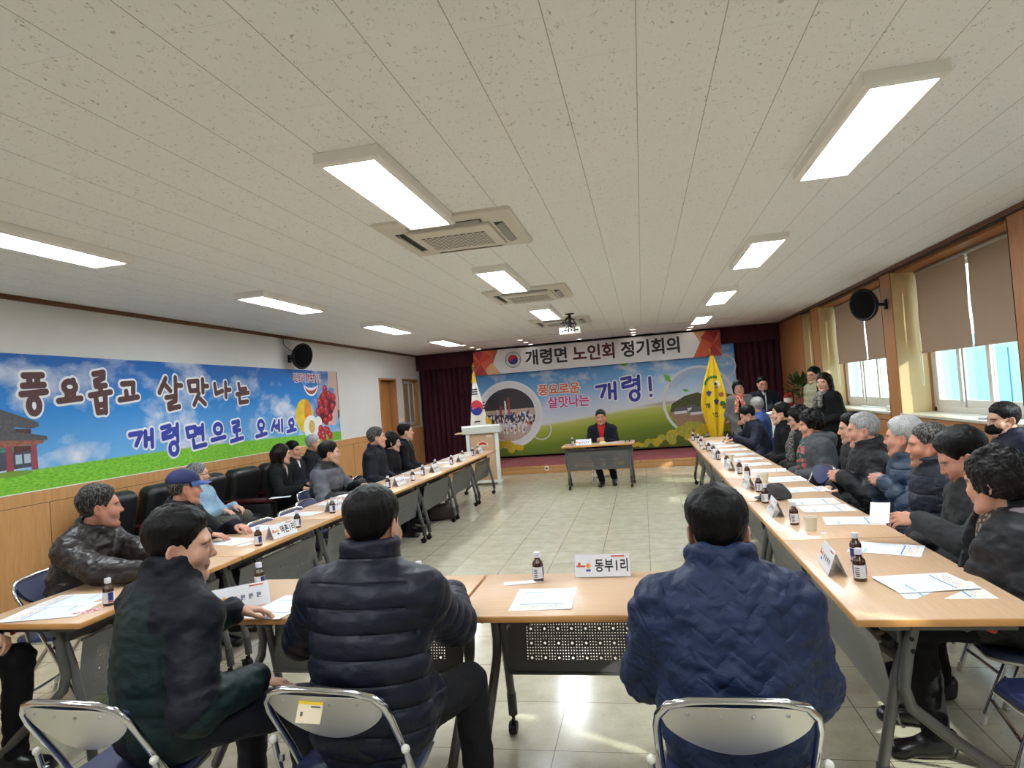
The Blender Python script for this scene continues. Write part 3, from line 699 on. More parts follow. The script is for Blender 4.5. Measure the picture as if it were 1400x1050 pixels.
lpoly(mb, [(10.3, 1.36), (10.6, 1.34), (10.72, 1.6), (10.66, 1.7), (10.45, 1.5)], mat('print palm', (214, 180, 168), .6), .0129)
lpoly(mb, ring(10.33, 1.65, .34, .30, 20)[:-1], mat('print cherry shade', (92, 22, 34), .6), .01285)
lpoly(mb, ring(9.557, 1.545, .275, .27, 24)[:-1], PMEL, .0132); lpoly(mb, ring(9.66, 1.6, .11, .21, 20)[:-1], mat('print melon orange', (226, 140, 50), .6, var=.15, vscale=12), .0135)
lpoly(mb, ring(9.74, 1.35, .24, .195, 24)[:-1], mat('print flesh', (236, 234, 226), .6), .0138); lpoly(mb, ring(9.99, 1.42, .12, .1, 16)[:-1], mat('print flesh', (236, 234, 226), .6), .0139)
lpoly(mb, ring(9.76, 1.36, .1, .11, 18)[:-1], mat('print seeds', (206, 172, 96), .6, var=.3, vscale=50), .0142)
for i, (a, b) in enumerate([(10.286, 1.975), (10.42, 1.88), (10.581, 1.831), (10.22, 1.851), (10.065, 1.76), (10.285, 1.741), (10.524, 1.672), (9.995, 1.594), (10.126, 1.636), (10.281, 1.6), (10.412, 1.486), (10.24, 1.431), (10.047, 1.303), (10.202, 1.278), (10.28, 1.257), (10.001, 1.199), (10.137, 1.159), (10.367, 1.174)]):
    lpoly(mb, ring(a, b, .085, .072, 16)[:-1], PGR, .0144 + i * 1e-4); lpoly(mb, ring(a - .02, b + .025, .018, .018, 8)[:-1], mat('print glint', (232, 150, 150), .6), .0166)
mb.build('fruit_print', LB)
mb = MB()
for m_, bo, x in ((PW, .016, .0135), (mat('print slogan', (150, 40, 52), .6), .004, .0152)):
    vs, fs = bold_text('시민모두가 행복한 김천', .17, bo); w_ = max(v[0] for v in vs) - min(v[0] for v in vs)
    mb.add([(x, 9.71 + v[0] * .93 / w_, 2.145 + v[1] * .9) for v in vs], fs, m_, False)
sm = [(9.815 + .2 * math.cos(a), 2.05 + .16 * math.sin(a)) for a in np.linspace(PI * 1.08, PI * 1.92, 20)]; sm2 = [(9.815 + .2 * math.cos(a), 2.05 + .1 * math.sin(a)) for a in np.linspace(PI * 1.92, PI * 1.08, 20)]
lpoly(mb, [(9.815 + .235 * math.cos(a), 2.06 + .20 * math.sin(a)) for a in np.linspace(PI * 1.06, PI * 1.94, 20)] + [(9.815 + .235 * math.cos(a), 2.07 + .07 * math.sin(a)) for a in np.linspace(PI * 1.94, PI * 1.06, 20)], PW, .0135)
lpoly(mb, sm + sm2, mat('print smile', (168, 60, 46), .6), .0142)
mb.build('slogan_print', LB)

# ================================================================== ceiling fittings
M_DIFF = emit_mat('light diffuser', (0.875, 0.95, 1.0), PANEL_EMIT)
M_HOUS = mat('light housing', (240, 236, 230), .5)
def make_light():
    t = thing('ceiling_light', 'x', 'ceiling light', (0, 0, CZ), 0, 'rectangular ceiling lights')
    mb = MB(); hx, hy = .165, .645
    prof = [(hx, hy, 0), (hx, hy, -.05), (hx - .012, hy - .012, -.062), (hx - .034, hy - .034, -.062), (hx - .034, hy - .034, -.05)]
    vs = []; fs = []
    for a, b, z in prof: vs += [(-a, -b, z), (a, -b, z), (a, b, z), (-a, b, z)]
    for i in range(len(prof) - 1):
        for j in range(4): fs.append((i * 4 + j, i * 4 + (j + 1) % 4, i * 4 + 4 + (j + 1) % 4, i * 4 + 4 + j))
    mb.add(vs, fs, M_HOUS, False); mb.build('housing', t)
    MB().box((0, 0, -.052), (.264, 1.222, .008), M_DIFF, .003).build('diffuser', t)
    return t
lit = make_light(); first = True
for (x, cname, ys) in ((-1.29, 'middle row', (-.06 + .61, 3.49, 6.44, 9.35)), (1.168, 'right row', (.61, 3.56, 6.50, 9.45, 12.40)), (-3.69, 'left row', (.45, 3.40, 6.33, 9.26, 12.2))):
    for i, y in enumerate(ys):
        nm = ['just behind the camera', 'nearest in view', 'second in view', 'third in view', 'farthest from the camera'][i]
        lab = 'glowing rectangular ceiling light in the %s, %s' % (cname, nm)
        if first: lit.location = (x, y, CZ); lit['label'] = lab; first = False
        else: dup(lit, (x, y, CZ), 0, lab)
M_ACW = mat('air conditioner white', (214, 208, 196), .45); M_ACS = mat('vane grey', (150, 146, 138), .4)
def grille_mat():
    t = NT('intake grille'); v = t.coord((1, 1, 1)); x, y, z = t.sep(v)
    row = t.math('FLOOR', t.math('DIVIDE', y, .028))
    fx = t.math('ABSOLUTE', t.math('SUBTRACT', t.math('FRACT', t.math('ADD', t.math('DIVIDE', x, .05), t.math('MULTIPLY', row, .5))), .5))
    fy = t.math('ABSOLUTE', t.math('SUBTRACT', t.math('FRACT', t.math('DIVIDE', y, .028)), .5))
    hole = t.math('MULTIPLY', t.math('LESS_THAN', fx, .38), t.math('LESS_THAN', fy, .30))
    t.color(t.mix(hole, s2l((206, 200, 188)), s2l((96, 92, 86)))); t.set(.5); t.bump(hole, .4, .003); return t.m
M_GRILLE = grille_mat()
def make_ac():
    t = thing('air_conditioner', 'x', 'air conditioner', (0, 0, CZ), 0, 'ceiling cassette air conditioners')
    mb = MB()
    pr = [(.475, 0), (.475, -.02), (.455, -.034), (.40, -.036)]
    vs = []; fs = []
    for a, z in pr: vs += [(-a, -a, z), (a, -a, z), (a, a, z), (-a, a, z)]
    for i in range(3):
        for j in range(4): fs.append((i * 4 + j, i * 4 + (j + 1) % 4, i * 4 + 4 + (j + 1) % 4, i * 4 + 4 + j))
    fs.append((12, 13, 14, 15)); mb.add(vs, fs, M_ACW, False)
    mb.build('frame', t)
    MB().box((0, 0, -.046), (.60, .60, .03), M_ACW, .012).build('centre_panel', t)
    MB().box((0, .02, -.0625), (.46, .36, .004), M_GRILLE).build('intake_grille', t)
    for k in range(4):
        R_ = Matrix.Rotation(k * PI / 2, 4, 'Z')
        MB().box((0, -.355, -.0375), (.52, .062, .006), mat('outlet dark', (60, 58, 56), .6), 0, R_).build('air_outlet', t)
        til = -.9 if k in (3,) else (-.35 if k else -.15)
        MB().box((0, -.362, -.046), (.50, .05, .007), M_ACW if k == 3 else M_ACS, .002, R_ @ Matrix.Translation((0, 0, 0)), Matrix.Rotation(til, 3, 'X')).build('vane', t)
    return t
ac = make_ac()
for i, y in enumerate((4.54, 7.6, 10.7)):
    lab = 'white ceiling cassette air conditioner, ' + ['largest and nearest, at the end of the nearest middle light', 'middle one of the three', 'farthest one, above the projector'][i]
    if i == 0: ac.location = (-1.22, y, CZ); ac['label'] = lab
    else: dup(ac, (-1.22, y, CZ), 0, lab)
pj = thing('projector', 'white ceiling projector with tangled cables in front of the stage', 'projector', (-1.0, 9.92, CZ))
MB().cyl((0, 0, 0), (0, 0, -.012), .07, M_BLACKP).cyl((0, 0, 0), (0, 0, -.2), .02, M_BLACKP).build('ceiling_mount', pj)
MB().box((0, 0, -.27), (.32, .26, .10), M_WHITEP, .012).build('body', pj)
mb = MB(); mb.cyl((-.08, .13, -.27), (-.08, .15, -.27), .035, M_BLACKP)
for k in range(6): mb.box((-.11 + k * .045, -.131, -.28 + .012 * (k % 2)), (.026, .006, .022), M_BLACKP)
mb.build('port_panel', pj)
mb = MB(); rr = random.Random(8)
for k in range(6):
    p = [(rr.uniform(-.03, .03), rr.uniform(-.03, .02), -.03)] + [(rr.uniform(-.14, .14), rr.uniform(-.2, -.06), rr.uniform(-.2, -.08)) for _ in range(3)] + [(-.1 + k * .04, -.135, -.27)]
    q = []
    for a, b in zip(p[:-1], p[1:]): q += [tuple(a[i] * (1 - s_) + b[i] * s_ for i in range(3)) for s_ in (0, .5)]
    mb.tube(q + [p[-1]], .006, M_BLACKP, 6)
mb.build('cable', pj)
M_DOWN = emit_mat('downlight lens', (1.0, .93, .82), 9.0)
dn = thing('downlight', 'x', 'downlight', (0, 0, CZ), 0, 'small round downlights above the stage')
MB().lathe([(.075, 0), (.075, -.012), (.058, -.016), (.056, -.004)], M_WHITEP, 24, caps=False).build('rim', dn)
MB().cyl((0, 0, -.003), (0, 0, -.009), .056, M_DOWN, 24).build('lens', dn)
cols = [(-3.67, 'left'), (-2.43, 'centre left'), (-.09, 'centre right'), (1.11, 'right')]
first = True
for x, cn in cols:
    for i, y in enumerate((13.4, 14.1, 14.72)):
        lab = 'small round downlight of the %s group above the stage, %s of three' % (cn, ['front', 'middle', 'rear'][i])
        if first: dn.location = (x, y, CZ); dn['label'] = lab; first = False
        else: dup(dn, (x, y, CZ), 0, lab)
dup(dn, (-1.29, 14.55, CZ), 0, 'small single round downlight just behind the projector')
cr = MB().box2((-3.4, 13.02, CZ - .012), (1.9, 13.05, CZ), M_WHITEP, .004).build('cable_raceway', None, label='thin white cable strip across the ceiling in front of the stage', cat='cable strip')

# round speakers
def speaker(label, loc, axis):
    t = thing('wall_speaker', label, 'speaker', loc); ax = Vector(axis).normalized()
    R_ = ax.to_track_quat('Z', 'Y').to_matrix().to_4x4()
    MB().lathe([(.01, -.11), (.10, -.11), (.15, -.07), (.195, -.01), (.205, .02), (.19, .035), (.172, .03)], M_BLACKP, 36, M=R_, caps=False).build('shell', t)
    MB().lathe([(.176, .026), (.12, .038), (.05, .044), (.001, .046)], mat('speaker grille', (9, 9, 10), .8, spec=.1, bump=.6, bscale=300), 36, M=R_, caps=False).build('grille', t)
    return t, R_
s1, R1 = speaker('round black speaker on the white left wall above the blue banner', (-5.12, 9.2, 2.47), (.93, -.3, -.2))
mb = MB(); mb.cyl((-.23, .02, -.02), (-.09, .03, 0), .02, M_BLACKP); mb.box((-.22, .02, -.02), (.02, .08, .12), M_BLACKP, .004); mb.build('wall_bracket', s1)
MB().tube([(-.1, .0, .06), (-.16, -.1, .12), (-.225, -.13, .2), (-.226, -.12, .29)], .005, M_BLACKP, 6).build('cable', s1)
s2, R2 = speaker('round black speaker on the orange wood pillar between the right windows', (2.80, 8.79, 2.40), (-.85, -.52, -.12))
mb = MB(); mb.cyl((.25, 0, -.02), (.08, .03, 0), .02, M_BLACKP); mb.box((.24, 0, -.02), (.02, .08, .12), M_BLACKP, .004); mb.build('wall_bracket', s2)

# ================================================================== lectern and flags
M_LW = mat('lectern white', (226, 230, 224), .35); M_LWD = wood_mat('lectern pale wood', (196, 160, 124), (210, 176, 140), (9, 9, 1.2), .5)
lc = thing('lectern', 'white framed wooden lectern with a red sun emblem at the left end of the stage', 'lectern', (-3.03, 12.0, 0), .12)
MB().box((0, 0, .5), (.46, .36, .92), M_LWD, .004).build('cabinet', lc)
for sx in (-1, 1):
    mb = MB(); mb.box((sx * .27, -.19, .5), (.07, .04, .98), M_LW, .006); mb.box((sx * .27, 0, .02), (.07, .5, .035), M_LW, .008); mb.box((sx * .25, .16, .5), (.05, .04, .96), M_LW, .006); mb.build('side_post', lc)
mb = MB(); mb.prism([(-.26, .965), (-.30, 1.09), (-.27, 1.12), (.22, 1.02), (.24, .965)], 0, -.36, .36, M_LW); mb.box((0, -.23, .06), (.5, .03, .05), M_LW, .004); mb.build('top', lc)
MB().box((-.40, .02, .975), (.24, .34, .022), M_LWD, .004).build('side_shelf', lc)
mb = MB(); ex = lambda a, b: (a, -.184, b)
pp = ring(.0, .715, .105, .095, 20, 0, PI); mb.add([ex(*p) for p in pp], [tuple(range(len(pp)))], mat('sun white', (236, 232, 226), .5), False)
pp = ring(0, .72, .09, .08, 20, 0, PI); mb.add([(a, -.1855, b) for a, b in pp], [tuple(range(len(pp)))], mat('sun red', (206, 50, 44), .5), False)
mb.add([(a, -.1865, b) for a, b in [(-.09, .72), (-.07, .755), (-.03, .735), (0, .76), (.03, .735), (.07, .755), (.09, .72)]], [tuple(range(7))], mat('sun gold', (228, 160, 70), .5), False)
mb.add([(a, -.187, b) for a, b in [(-.06, .715), (-.03, .745), (0, .73), (.02, .75), (.06, .715)]], [tuple(range(5))], mat('sun white', (236, 232, 226), .5), False)
mb.box((.13, -.185, .905), (.12, .004, .03), mat('sun white', (236, 232, 226), .5)); mb.build('emblem', lc)
def pole(label, x, y, top, name, gold=True):
    t = thing(name, label, 'flag', (x, y, SZ)); h = top - SZ
    MB().lathe([(.01, 0), (.17, 0), (.17, .02), (.05, .05), (.03, .1), (.014, .12)], M_STEEL, 24).build('stand', t)
    MB().cyl((0, 0, .1), (0, 0, h - .18), .014, mat('flag pole white', (220, 214, 200), .3)).build('pole', t)
    MB().lathe([(.004, h), (.016, h - .03), (.026, h - .07), (.014, h - .10), (.03, h - .125), (.012, h - .15), (.016, h - .2)], M_GOLD, 16).build('finial', t); return t
M_FW = mat('flag white', (224, 218, 206), .75)
f1 = pole('national flag with a red and blue circle on its pole behind the lectern', -3.58, 13.75, 2.42, 'national_flag')
def fl1(u, v):   # v from top 0 to bottom 1
    w = .06 + .40 * v ** .9; z = 1.86 - v * 1.15; x = (u - .38) * w + .02 * v
    return (x, -.05 - .012 * math.sin(u * 9 + .4) * (.3 + v) - .06 * (1 - abs(u - .42)) * v, z)
MB().grid(fl1, 36, 30, M_FW, thick=.002).build('cloth', f1)
def on1(x, z, off=.016):
    v = (1.86 - z) / 1.15; w = .06 + .40 * v ** .9; u = (x - .02 * v) / w + .38; p = fl1(u, v); return (p[0], p[1] - off, p[2])
mb = MB(); taeguk(mb, .03, 1.26, .165, lambda a, b: on1(.03 + (a - .03) * .86, b), 0, -.9)
def bars(cx, cz, w, n, gap, t_): 
    for k in range(n):
        z = cz + (k - (n - 1) / 2) * gap
        mb.add([on1(cx - w / 2, z - t_ / 2), on1(cx, z - t_ / 2), on1(cx + w / 2, z - t_ / 2), on1(cx + w / 2, z + t_ / 2), on1(cx, z + t_ / 2), on1(cx - w / 2, z + t_ / 2)], [tuple(range(6))], KK, False)
bars(.0, 1.61, .14, 3, .05, .026); bars(.19, 1.30, .05, 3, .06, .03); bars(.03, .96, .12, 1, .04, .026); mb.build('emblem', f1)
mb = MB()
for k in range(9): mb.cyl((.22 + k * .014, -.09 + .01 * (k % 2), 1.06 - k * .008), (.215 + k * .016, -.1, .90 - .006 * (k % 3)), .008, mat('gold fringe', (206, 164, 44), .6), 6)
mb.build('fringe', f1)
mb = MB()
for k in range(8): mb.tube([(.0, -.02, 2.04), (.02 * math.cos(k), -.03 + .02 * math.sin(k), 1.98), (.045 * math.cos(k * .8), -.03 + .04 * math.sin(k * .8), 1.80)], [.008, .016, .014], mat('gold tassel', (216, 178, 40), .6), 6)
mb.build('tassel', f1)
f2 = pole('yellow fringed group flag with purple grapes on its pole at the right of the stage', 1.42, 13.85, 2.30, 'group_flag')
M_FY = mat('flag yellow', (222, 186, 28), .7, var=.06, vscale=6)
def fl2(u, v):
    w = .05 + .50 * math.sin(min(1, v * 1.35) * PI / 2) * (1 - .55 * max(0, v - .62) / .38); z = 1.97 - v * 1.62
    return ((u - .55) * w - .03 * v + .04, -.05 - .035 * math.sin(u * 14 + v * 2) * (.4 + v) - .08 * (1 - abs(u - .5)) * v, z)
MB().grid(fl2, 40, 40, M_FY, thick=.002).build('cloth', f2)
def on2(x, z, off=.008):
    v = (1.97 - z) / 1.62; w = .05 + .50 * math.sin(min(1, v * 1.35) * PI / 2) * (1 - .55 * max(0, v - .62) / .38); u = (x + .03 * v - .04) / w + .55; p = fl2(u, v); return (p[0], p[1] - off, p[2])
mb = MB(); FG = mat('flag green', (46, 104, 44), .7); FP = mat('flag purple', (70, 40, 104), .7); FK = mat('flag black', (40, 34, 40), .7); FWH = mat('flag emblem white', (226, 220, 204), .7); FR = mat('flag brown', (150, 84, 54), .7)
def fdisc(cx, cz, rx, rz, m, off=.008, n=14):
    p = ring(cx, cz, rx, rz, n)[:-1]; mb.add([on2(a, b, off) for a, b in p], [tuple(range(len(p)))], m, False)
for k in range(7):
    a = 2.9 - k * .28; fdisc(.02 + .17 * math.cos(a), 1.38 + .17 * math.sin(a) - .02, .024, .034, FG)
fdisc(.07, 1.37, .075, .08, FWH, .007); fdisc(.055, 1.385, .03, .03, FK, .009); fdisc(.095, 1.36, .022, .03, FR, .009); fdisc(.07, 1.315, .05, .018, FR, .010)
for cx, cz in ((-.09, 1.20), (.04, 1.02)):
    for k, (a, b) in enumerate(((0, .02), (.03, .02), (-.03, .02), (.015, -.01), (-.015, -.01), (0, -.04))): fdisc(cx + a, cz + b, .024, .024, FP, .009 + k * 1e-4, 10)
    fdisc(cx, cz + .05, .02, .018, FG, .01, 8)
fdisc(.15, 1.16, .05, .05, FR, .008)
fdisc(.16, .98, .05, .05, FG, .008)
for ch, cx, cz in (('개', -.13, .95), ('면', .0, .76), ('령', .17, .93)):
    L_ = [[(cx + (p[0] - .5) * .1, cz + (p[1] - .5) * .1) for p in ln] for ln in GLYPH[ch]]; vs, fs = strokes_geo(L_, .009)
    mb.add([on2(v[0], v[1], .011) for v in vs], fs, FK, False)
mb.build('emblem', f2)
mb = MB()
for k in range(40):
    u = k / 39; p = fl2(u, 1.0); mb.cyl(p, (p[0] + .004 * math.sin(k), p[1], p[2] - .06), .006, M_FY, 5, cap=False)
mb.build('fringe', f2)

# ================================================================== tables
M_TOP = wood_mat('beech laminate', (196, 160, 126), (208, 174, 140), (2.2, 22, 22), .32, 3.0)
M_EDGE = mat('beech edge band', (196, 140, 80), .4)
M_LEG = mat('grey powder coat', (92, 92, 90), .42, .35)
def perf_mat():
    t = NT('perforated steel'); x, y, z = t.sep(t.coord()); t.color(s2l((98, 99, 98))); t.set(.45, .35)
    def fr(a, p): return t.math('SUBTRACT', t.math('FRACT', t.math('DIVIDE', a, p)), .5)
    def dist(p, ox): 
        a = t.math('MULTIPLY', fr(t.math('ADD', x, ox), p), p); b = t.math('MULTIPLY', fr(t.math('ADD', z, ox), p), p)
        return t.math('SQRT', t.math('ADD', t.math('MULTIPLY', a, a), t.math('MULTIPLY', b, b)))
    small = t.math('LESS_THAN', dist(.0125, 0), .0030); big = t.math('LESS_THAN', dist(.0625, .03125), .0062)
    near = t.math('GREATER_THAN', dist(.0625, .03125), .0125)
    h = t.math('MAXIMUM', t.math('MULTIPLY', small, near), big)
    inside = t.math('MULTIPLY', t.math('LESS_THAN', t.math('ABSOLUTE', x), .40), t.math('LESS_THAN', t.math('ABSOLUTE', t.math('SUBTRACT', z, .46)), .093))
    h = t.math('MULTIPLY', h, inside)
    tr = t.n.new('ShaderNodeBsdfTransparent'); mx = t.n.new('ShaderNodeMixShader')
    t.l.new(h, mx.inputs[0]); t.l.new(t.b.outputs[0], mx.inputs[1]); t.l.new(tr.outputs[0], mx.inputs[2]); t.l.new(mx.outputs[0], t.out.inputs['Surface']); return t.m
M_PERF = perf_mat()
M_REDL = mat('red lever', (186, 34, 32), .4)
TZ = .72
def make_table():
    """1.2 x 0.6 m flip-top table. Local +Y is the sitter's side, -Y the open front with the panel."""
    t = thing('folding_table', 'x', 'table', (0, 0, 0), 0, None)
    mb = MB(); mb.box((0, 0, TZ - .0135), (1.176, .596, .027), M_EDGE, .008)
    mb.box((0, 0, TZ - .002), (1.166, .586, .0048), M_TOP, .0015); mb.build('tabletop', t)
    for sx in (-1, 1):
        x = sx * .53
        mb = MB(); mb.tube([(x, -.10, TZ - .03), (x, -.13, .58), (x, -.15, .47), (x, -.13, .40), (x, -.04, .32), (x, .09, .22), (x, .215, .115), (x, .25, .085)], .0205, M_LEG, 12)
        mb.sphere((x, .25, .085), .0205, M_LEG, 10); mb.box((x, 0, TZ - .04), (.03, .42, .028), M_LEG, .006)
        for z in (.60, .64): mb.cyl((x - .022, -.118, z), (x + .022, -.118, z), .008, M_BLACKP, 8)
        lg1 = mb.build('leg', t)
        mb = MB(); mb.tube([(x - sx * .03, -.10, TZ - .05), (x - sx * .03, -.16, .50), (x - sx * .03, -.225, .20), (x - sx * .03, -.235, .09)], .019, M_LEG, 12)
        mb.tube([(x - sx * .03, -.228, .19), (x - sx * .03, -.236, .085)], .0215, mat('dark leg sleeve', (52, 52, 54), .5), 12); lg2 = mb.build('leg', t)
        for (y, xx, par) in ((.25, x, lg1), (-.235, x - sx * .03, lg2)):
            mb = MB()
            for s_ in (-1, 1):
                mb.lathe([(.001, -.007), (.026, -.008), (.030, -.004), (.030, .004), (.026, .008), (.001, .007)], M_BLACKP, 18, M=Matrix.Translation((xx + s_ * .0105, y + .012, .030)) @ Matrix.Rotation(PI / 2, 4, 'Y'))
            mb.box((xx, y + .006, .052), (.012, .03, .04), M_BLACKP, .004); mb.cyl((xx, y, .06), (xx, y, .10), .008, M_BLACKP, 8); mb.box((xx, y + .043, .045), (.02, .022, .008), M_BLACKP, .003); mb.build('caster', par)
        MB().tube([(x - sx * .02, .02, TZ - .045), (x - sx * .02, .12, TZ - .052), (x - sx * .02, .155, TZ - .07)], [.008, .010, .009], M_REDL, 8).build('release_lever', t)
        for d in (0, .09): MB().tube([(x - sx * (.12 + d), .06, TZ - .03), (x - sx * (.12 + d), .06, TZ - .08), (x - sx * (.12 + d), .11, TZ - .10), (x - sx * (.12 + d), .15, TZ - .08), (x - sx * (.12 + d), .15, TZ - .03)], .008, M_LEG, 8).build('shelf_hook', t)
    MB().box((0, -.14, .635), (1.02, .022, .05), M_LEG, .006).build('cross_rail', t)
    mb = MB()
    R_ = Matrix.Rotation(math.radians(9), 4, 'X')
    mb.box((0, 0, .46), (.97, .0025, .30), M_PERF)
    for z in (.31, .61): mb.box((0, .006, z), (.97, .014, .012), M_LEG, .004)
    o = mb.build('modesty_panel', t); o.matrix_local = Matrix.Translation((0, -.178, .46)) @ Matrix.Rotation(math.radians(10), 4, 'X') @ Matrix.Translation((0, 0, -.46))
    return t
tab = make_table(); first = True
def place_table(x, y, rz, label, group):
    global first
    if first: tab.location = (x, y, 0); tab.rotation_euler = (0, 0, rz); tab['label'] = label; tab['group'] = group; first = False; return tab
    return dup(tab, (x, y, 0), rz, label, group)
place_table(-.21, 2.75, PI, 'wood topped table with the white name plate and loose sheets between the two navy jackets', 'tables of the near row')
place_table(-1.395, 2.75, PI, 'wood topped table in front of the man in the dark green jacket', 'tables of the near row')
ORD = ['nearest to the camera', 'second from the camera', 'third from the camera', 'fourth from the camera', 'fifth from the camera', 'sixth from the camera', 'farthest, at the stage end']
for i in range(7):
    place_table(-2.785, 3.00 + i * 1.18, PI / 2, 'wood topped folding table of the left row, ' + ORD[i], 'tables of the left row')
for i in range(7):
    place_table(.945, 2.975 + i * 1.18, -PI / 2, 'wood topped folding table of the right row, ' + ORD[i], 'tables of the right row')
place_table(-.775, 10.78, 0, 'lone wood topped table in the middle where the man in the red shirt sits', 'head table')

# ================================================================== folding chairs
M_NAVY = mat('navy vinyl', (44, 52, 92), .42, bump=.1, bscale=500, bdist=.001)
M_ALU = mat('brushed chair metal', (206, 204, 200), .38, 1., bump=.03, bscale=60)
def make_chair():
    """Local +Y is the way the sitter faces."""
    t = thing('folding_chair', 'x', 'chair', (0, 0, 0), 0, None)
    # back frame: inverted U running down to the front feet
    def bf(s_): return [(s_ * .20, .20, .02), (s_ * .20, .10, .27), (s_ * .20, -.02, .50), (s_ * .203, -.115, .66), (s_ * .196, -.135, .70), (s_ * .17, -.150, .732), (s_ * .12, -.157, .745)]
    pts = bf(-1) + [(0, -.160, .748)] + bf(1)[::-1]
    bfo = MB().tube(pts, .0115, M_CHROME, 12).build('back_frame', t)
    def back(off):
        def fn(u, v):
            x = (u - .5) * .384; low = .145 * (1 - (2 * u - 1) ** 2) ** .62 + .012
            z = .738 - .028 * abs(2 * u - 1) ** 4 - v * low
            return (x, -.152 - .022 * (1 - (2 * u - 1) ** 2) + (.738 - z) * .5 + off, z)
        return fn
    mb = MB(); mb.grid(back(-.004), 28, 8, M_ALU, thick=-.002)
    for u in (.18, .40, .6, .82): p = back(-.006)(u, .18); mb.sphere(p, (.005, .003, .005), M_STEEL, 8)
    mb.build('back_plate', t)
    MB().grid(back(.006), 28, 8, M_NAVY, thick=-.014).build('back_cushion', t)
    # seat
    def outline(k): return [(.195 * k, -.13), (.20 * k, .06), (.185 * k, .20), (.14 * k, .245), (0, .255), (-.14 * k, .245), (-.185 * k, .20), (-.20 * k, .06), (-.195 * k, -.13), (-.15 * k, -.17), (0, -.178), (.15 * k, -.17)]
    mb = MB(); pl = outline(1.); n = len(pl); vs = []; fs = []
    for s_, z in ((.97, .408), (1., .414), (1., .426), (.96, .438), (.7, .444)): vs += [(a * s_, b * s_ + .04 * (1 - s_), z + .012 * (b > .1)) for a, b in pl]
    for i in range(4):
        for j in range(n): fs.append((i * n + j, i * n + (j + 1) % n, (i + 1) * n + (j + 1) % n, (i + 1) * n + j))
    fs += [tuple(range(n))[::-1], tuple(range(4 * n, 5 * n))]; mb.add(vs, fs, M_NAVY); mb.build('seat', t)
    MB().tube([(a * 1.0, b, .408 + .012 * (b > .1)) for a, b in pl], .008, M_ALU, 8, True).build('seat_rim', t)
    for s_ in (-1, 1):
        lg = MB().tube([(s_ * .178, .06, .43), (s_ * .178, -.08, .24), (s_ * .178, -.22, .02)], .0105, M_CHROME, 10).build('leg', t); MB().tube([(s_ * .178, -.20, .05), (s_ * .178, -.22, .0)], .0145, M_WHITEP, 10).build('foot_cap', lg)
        MB().tube([(s_ * .20, .194, .045), (s_ * .20, .204, 0)], .0145, M_WHITEP, 10).build('foot_cap', bfo)
        mb = MB(); mb.cyl((s_ * .225, -.045, .42), (s_ * .225, -.075, .545), .010, M_CHROME, 10); mb.sphere((s_ * .225, -.076, .55), .0135, M_WHITEP, 10); mb.box((s_ * .214, -.06, .485), (.02, .012, .02), M_STEEL, .002); mb.build('side_stay', t)
    MB().tube([(-.20, .165, .11), (.20, .165, .11)], .008, M_CHROME, 8).build('front_rung', t)
    MB().tube([(-.178, -.17, .095), (.178, -.17, .095)], .008, M_CHROME, 8).build('rear_rung', t)
    return t
chr0 = make_chair(); first_c = True
def place_chair(x, y, rz, label, group):
    global first_c
    if first_c: chr0.location = (x, y, 0); chr0.rotation_euler = (0, 0, rz); chr0['label'] = label; chr0['group'] = group; first_c = False; return chr0
    return dup(chr0, (x, y, 0), rz, label, group)

# ================================================================== sofas along the left wall
M_LEATH = mat('black leather', (26, 25, 26), .38, bump=.25, bscale=140, bdist=.002); M_MAHO = wood_mat('dark red wood', (62, 22, 20), (84, 32, 28), (3, 12, 12), .25)
def make_sofa():
    t = thing('armchair', 'x', 'armchair', (0, 0, 0), 0, 'black leather armchairs along the left wall')
    MB().box((0, .02, .20), (.56, .66, .26), M_LEATH, .03).build('base', t)
    MB().box((0, .05, .36), (.50, .58, .15), M_LEATH, .06, seg=4).build('seat_cushion', t)
    o = MB().box((0, 0, 0), (.58, .20, .62), M_LEATH, .085, seg=5).build('backrest', t); o.location = (0, -.30, .64); o.rotation_euler = (-.2, 0, 0)
    for s_ in (-1, 1):
        MB().box((s_ * .302, .06, .29), (.08, .64, .50), M_LEATH, .03).build('arm', t)
        MB().box((s_ * .302, .07, .565), (.09, .68, .04), M_MAHO, .014).build('armrest', t)
        mb = MB(); mb.cyl((s_ * .24, .28, 0), (s_ * .24, .28, .08), .025, M_MAHO); mb.cyl((s_ * .24, -.24, 0), (s_ * .24, -.24, .08), .025, M_MAHO); mb.build('leg', t)
    return t
sofa = make_sofa()
SOFAS = [(5.35, 'black leather armchair nearest along the left wall, behind the man in the cap'), (6.06, 'black leather armchair holding the man in the light blue shirt'), (6.76, 'empty black leather armchair next to the man in light blue'), (7.46, 'black leather armchair with the short-haired woman in the black jacket'), (8.16, 'black leather armchair behind the seated man in the dark suit'), (8.86, 'black leather armchair under the fruit end of the banner')]
for i, (y, lab) in enumerate(SOFAS):
    if i == 0: sofa.location = (-4.83, y, 0); sofa.rotation_euler = (0, 0, -PI / 2); sofa['label'] = lab
    else: dup(sofa, (-4.83, y, 0), -PI / 2, lab)

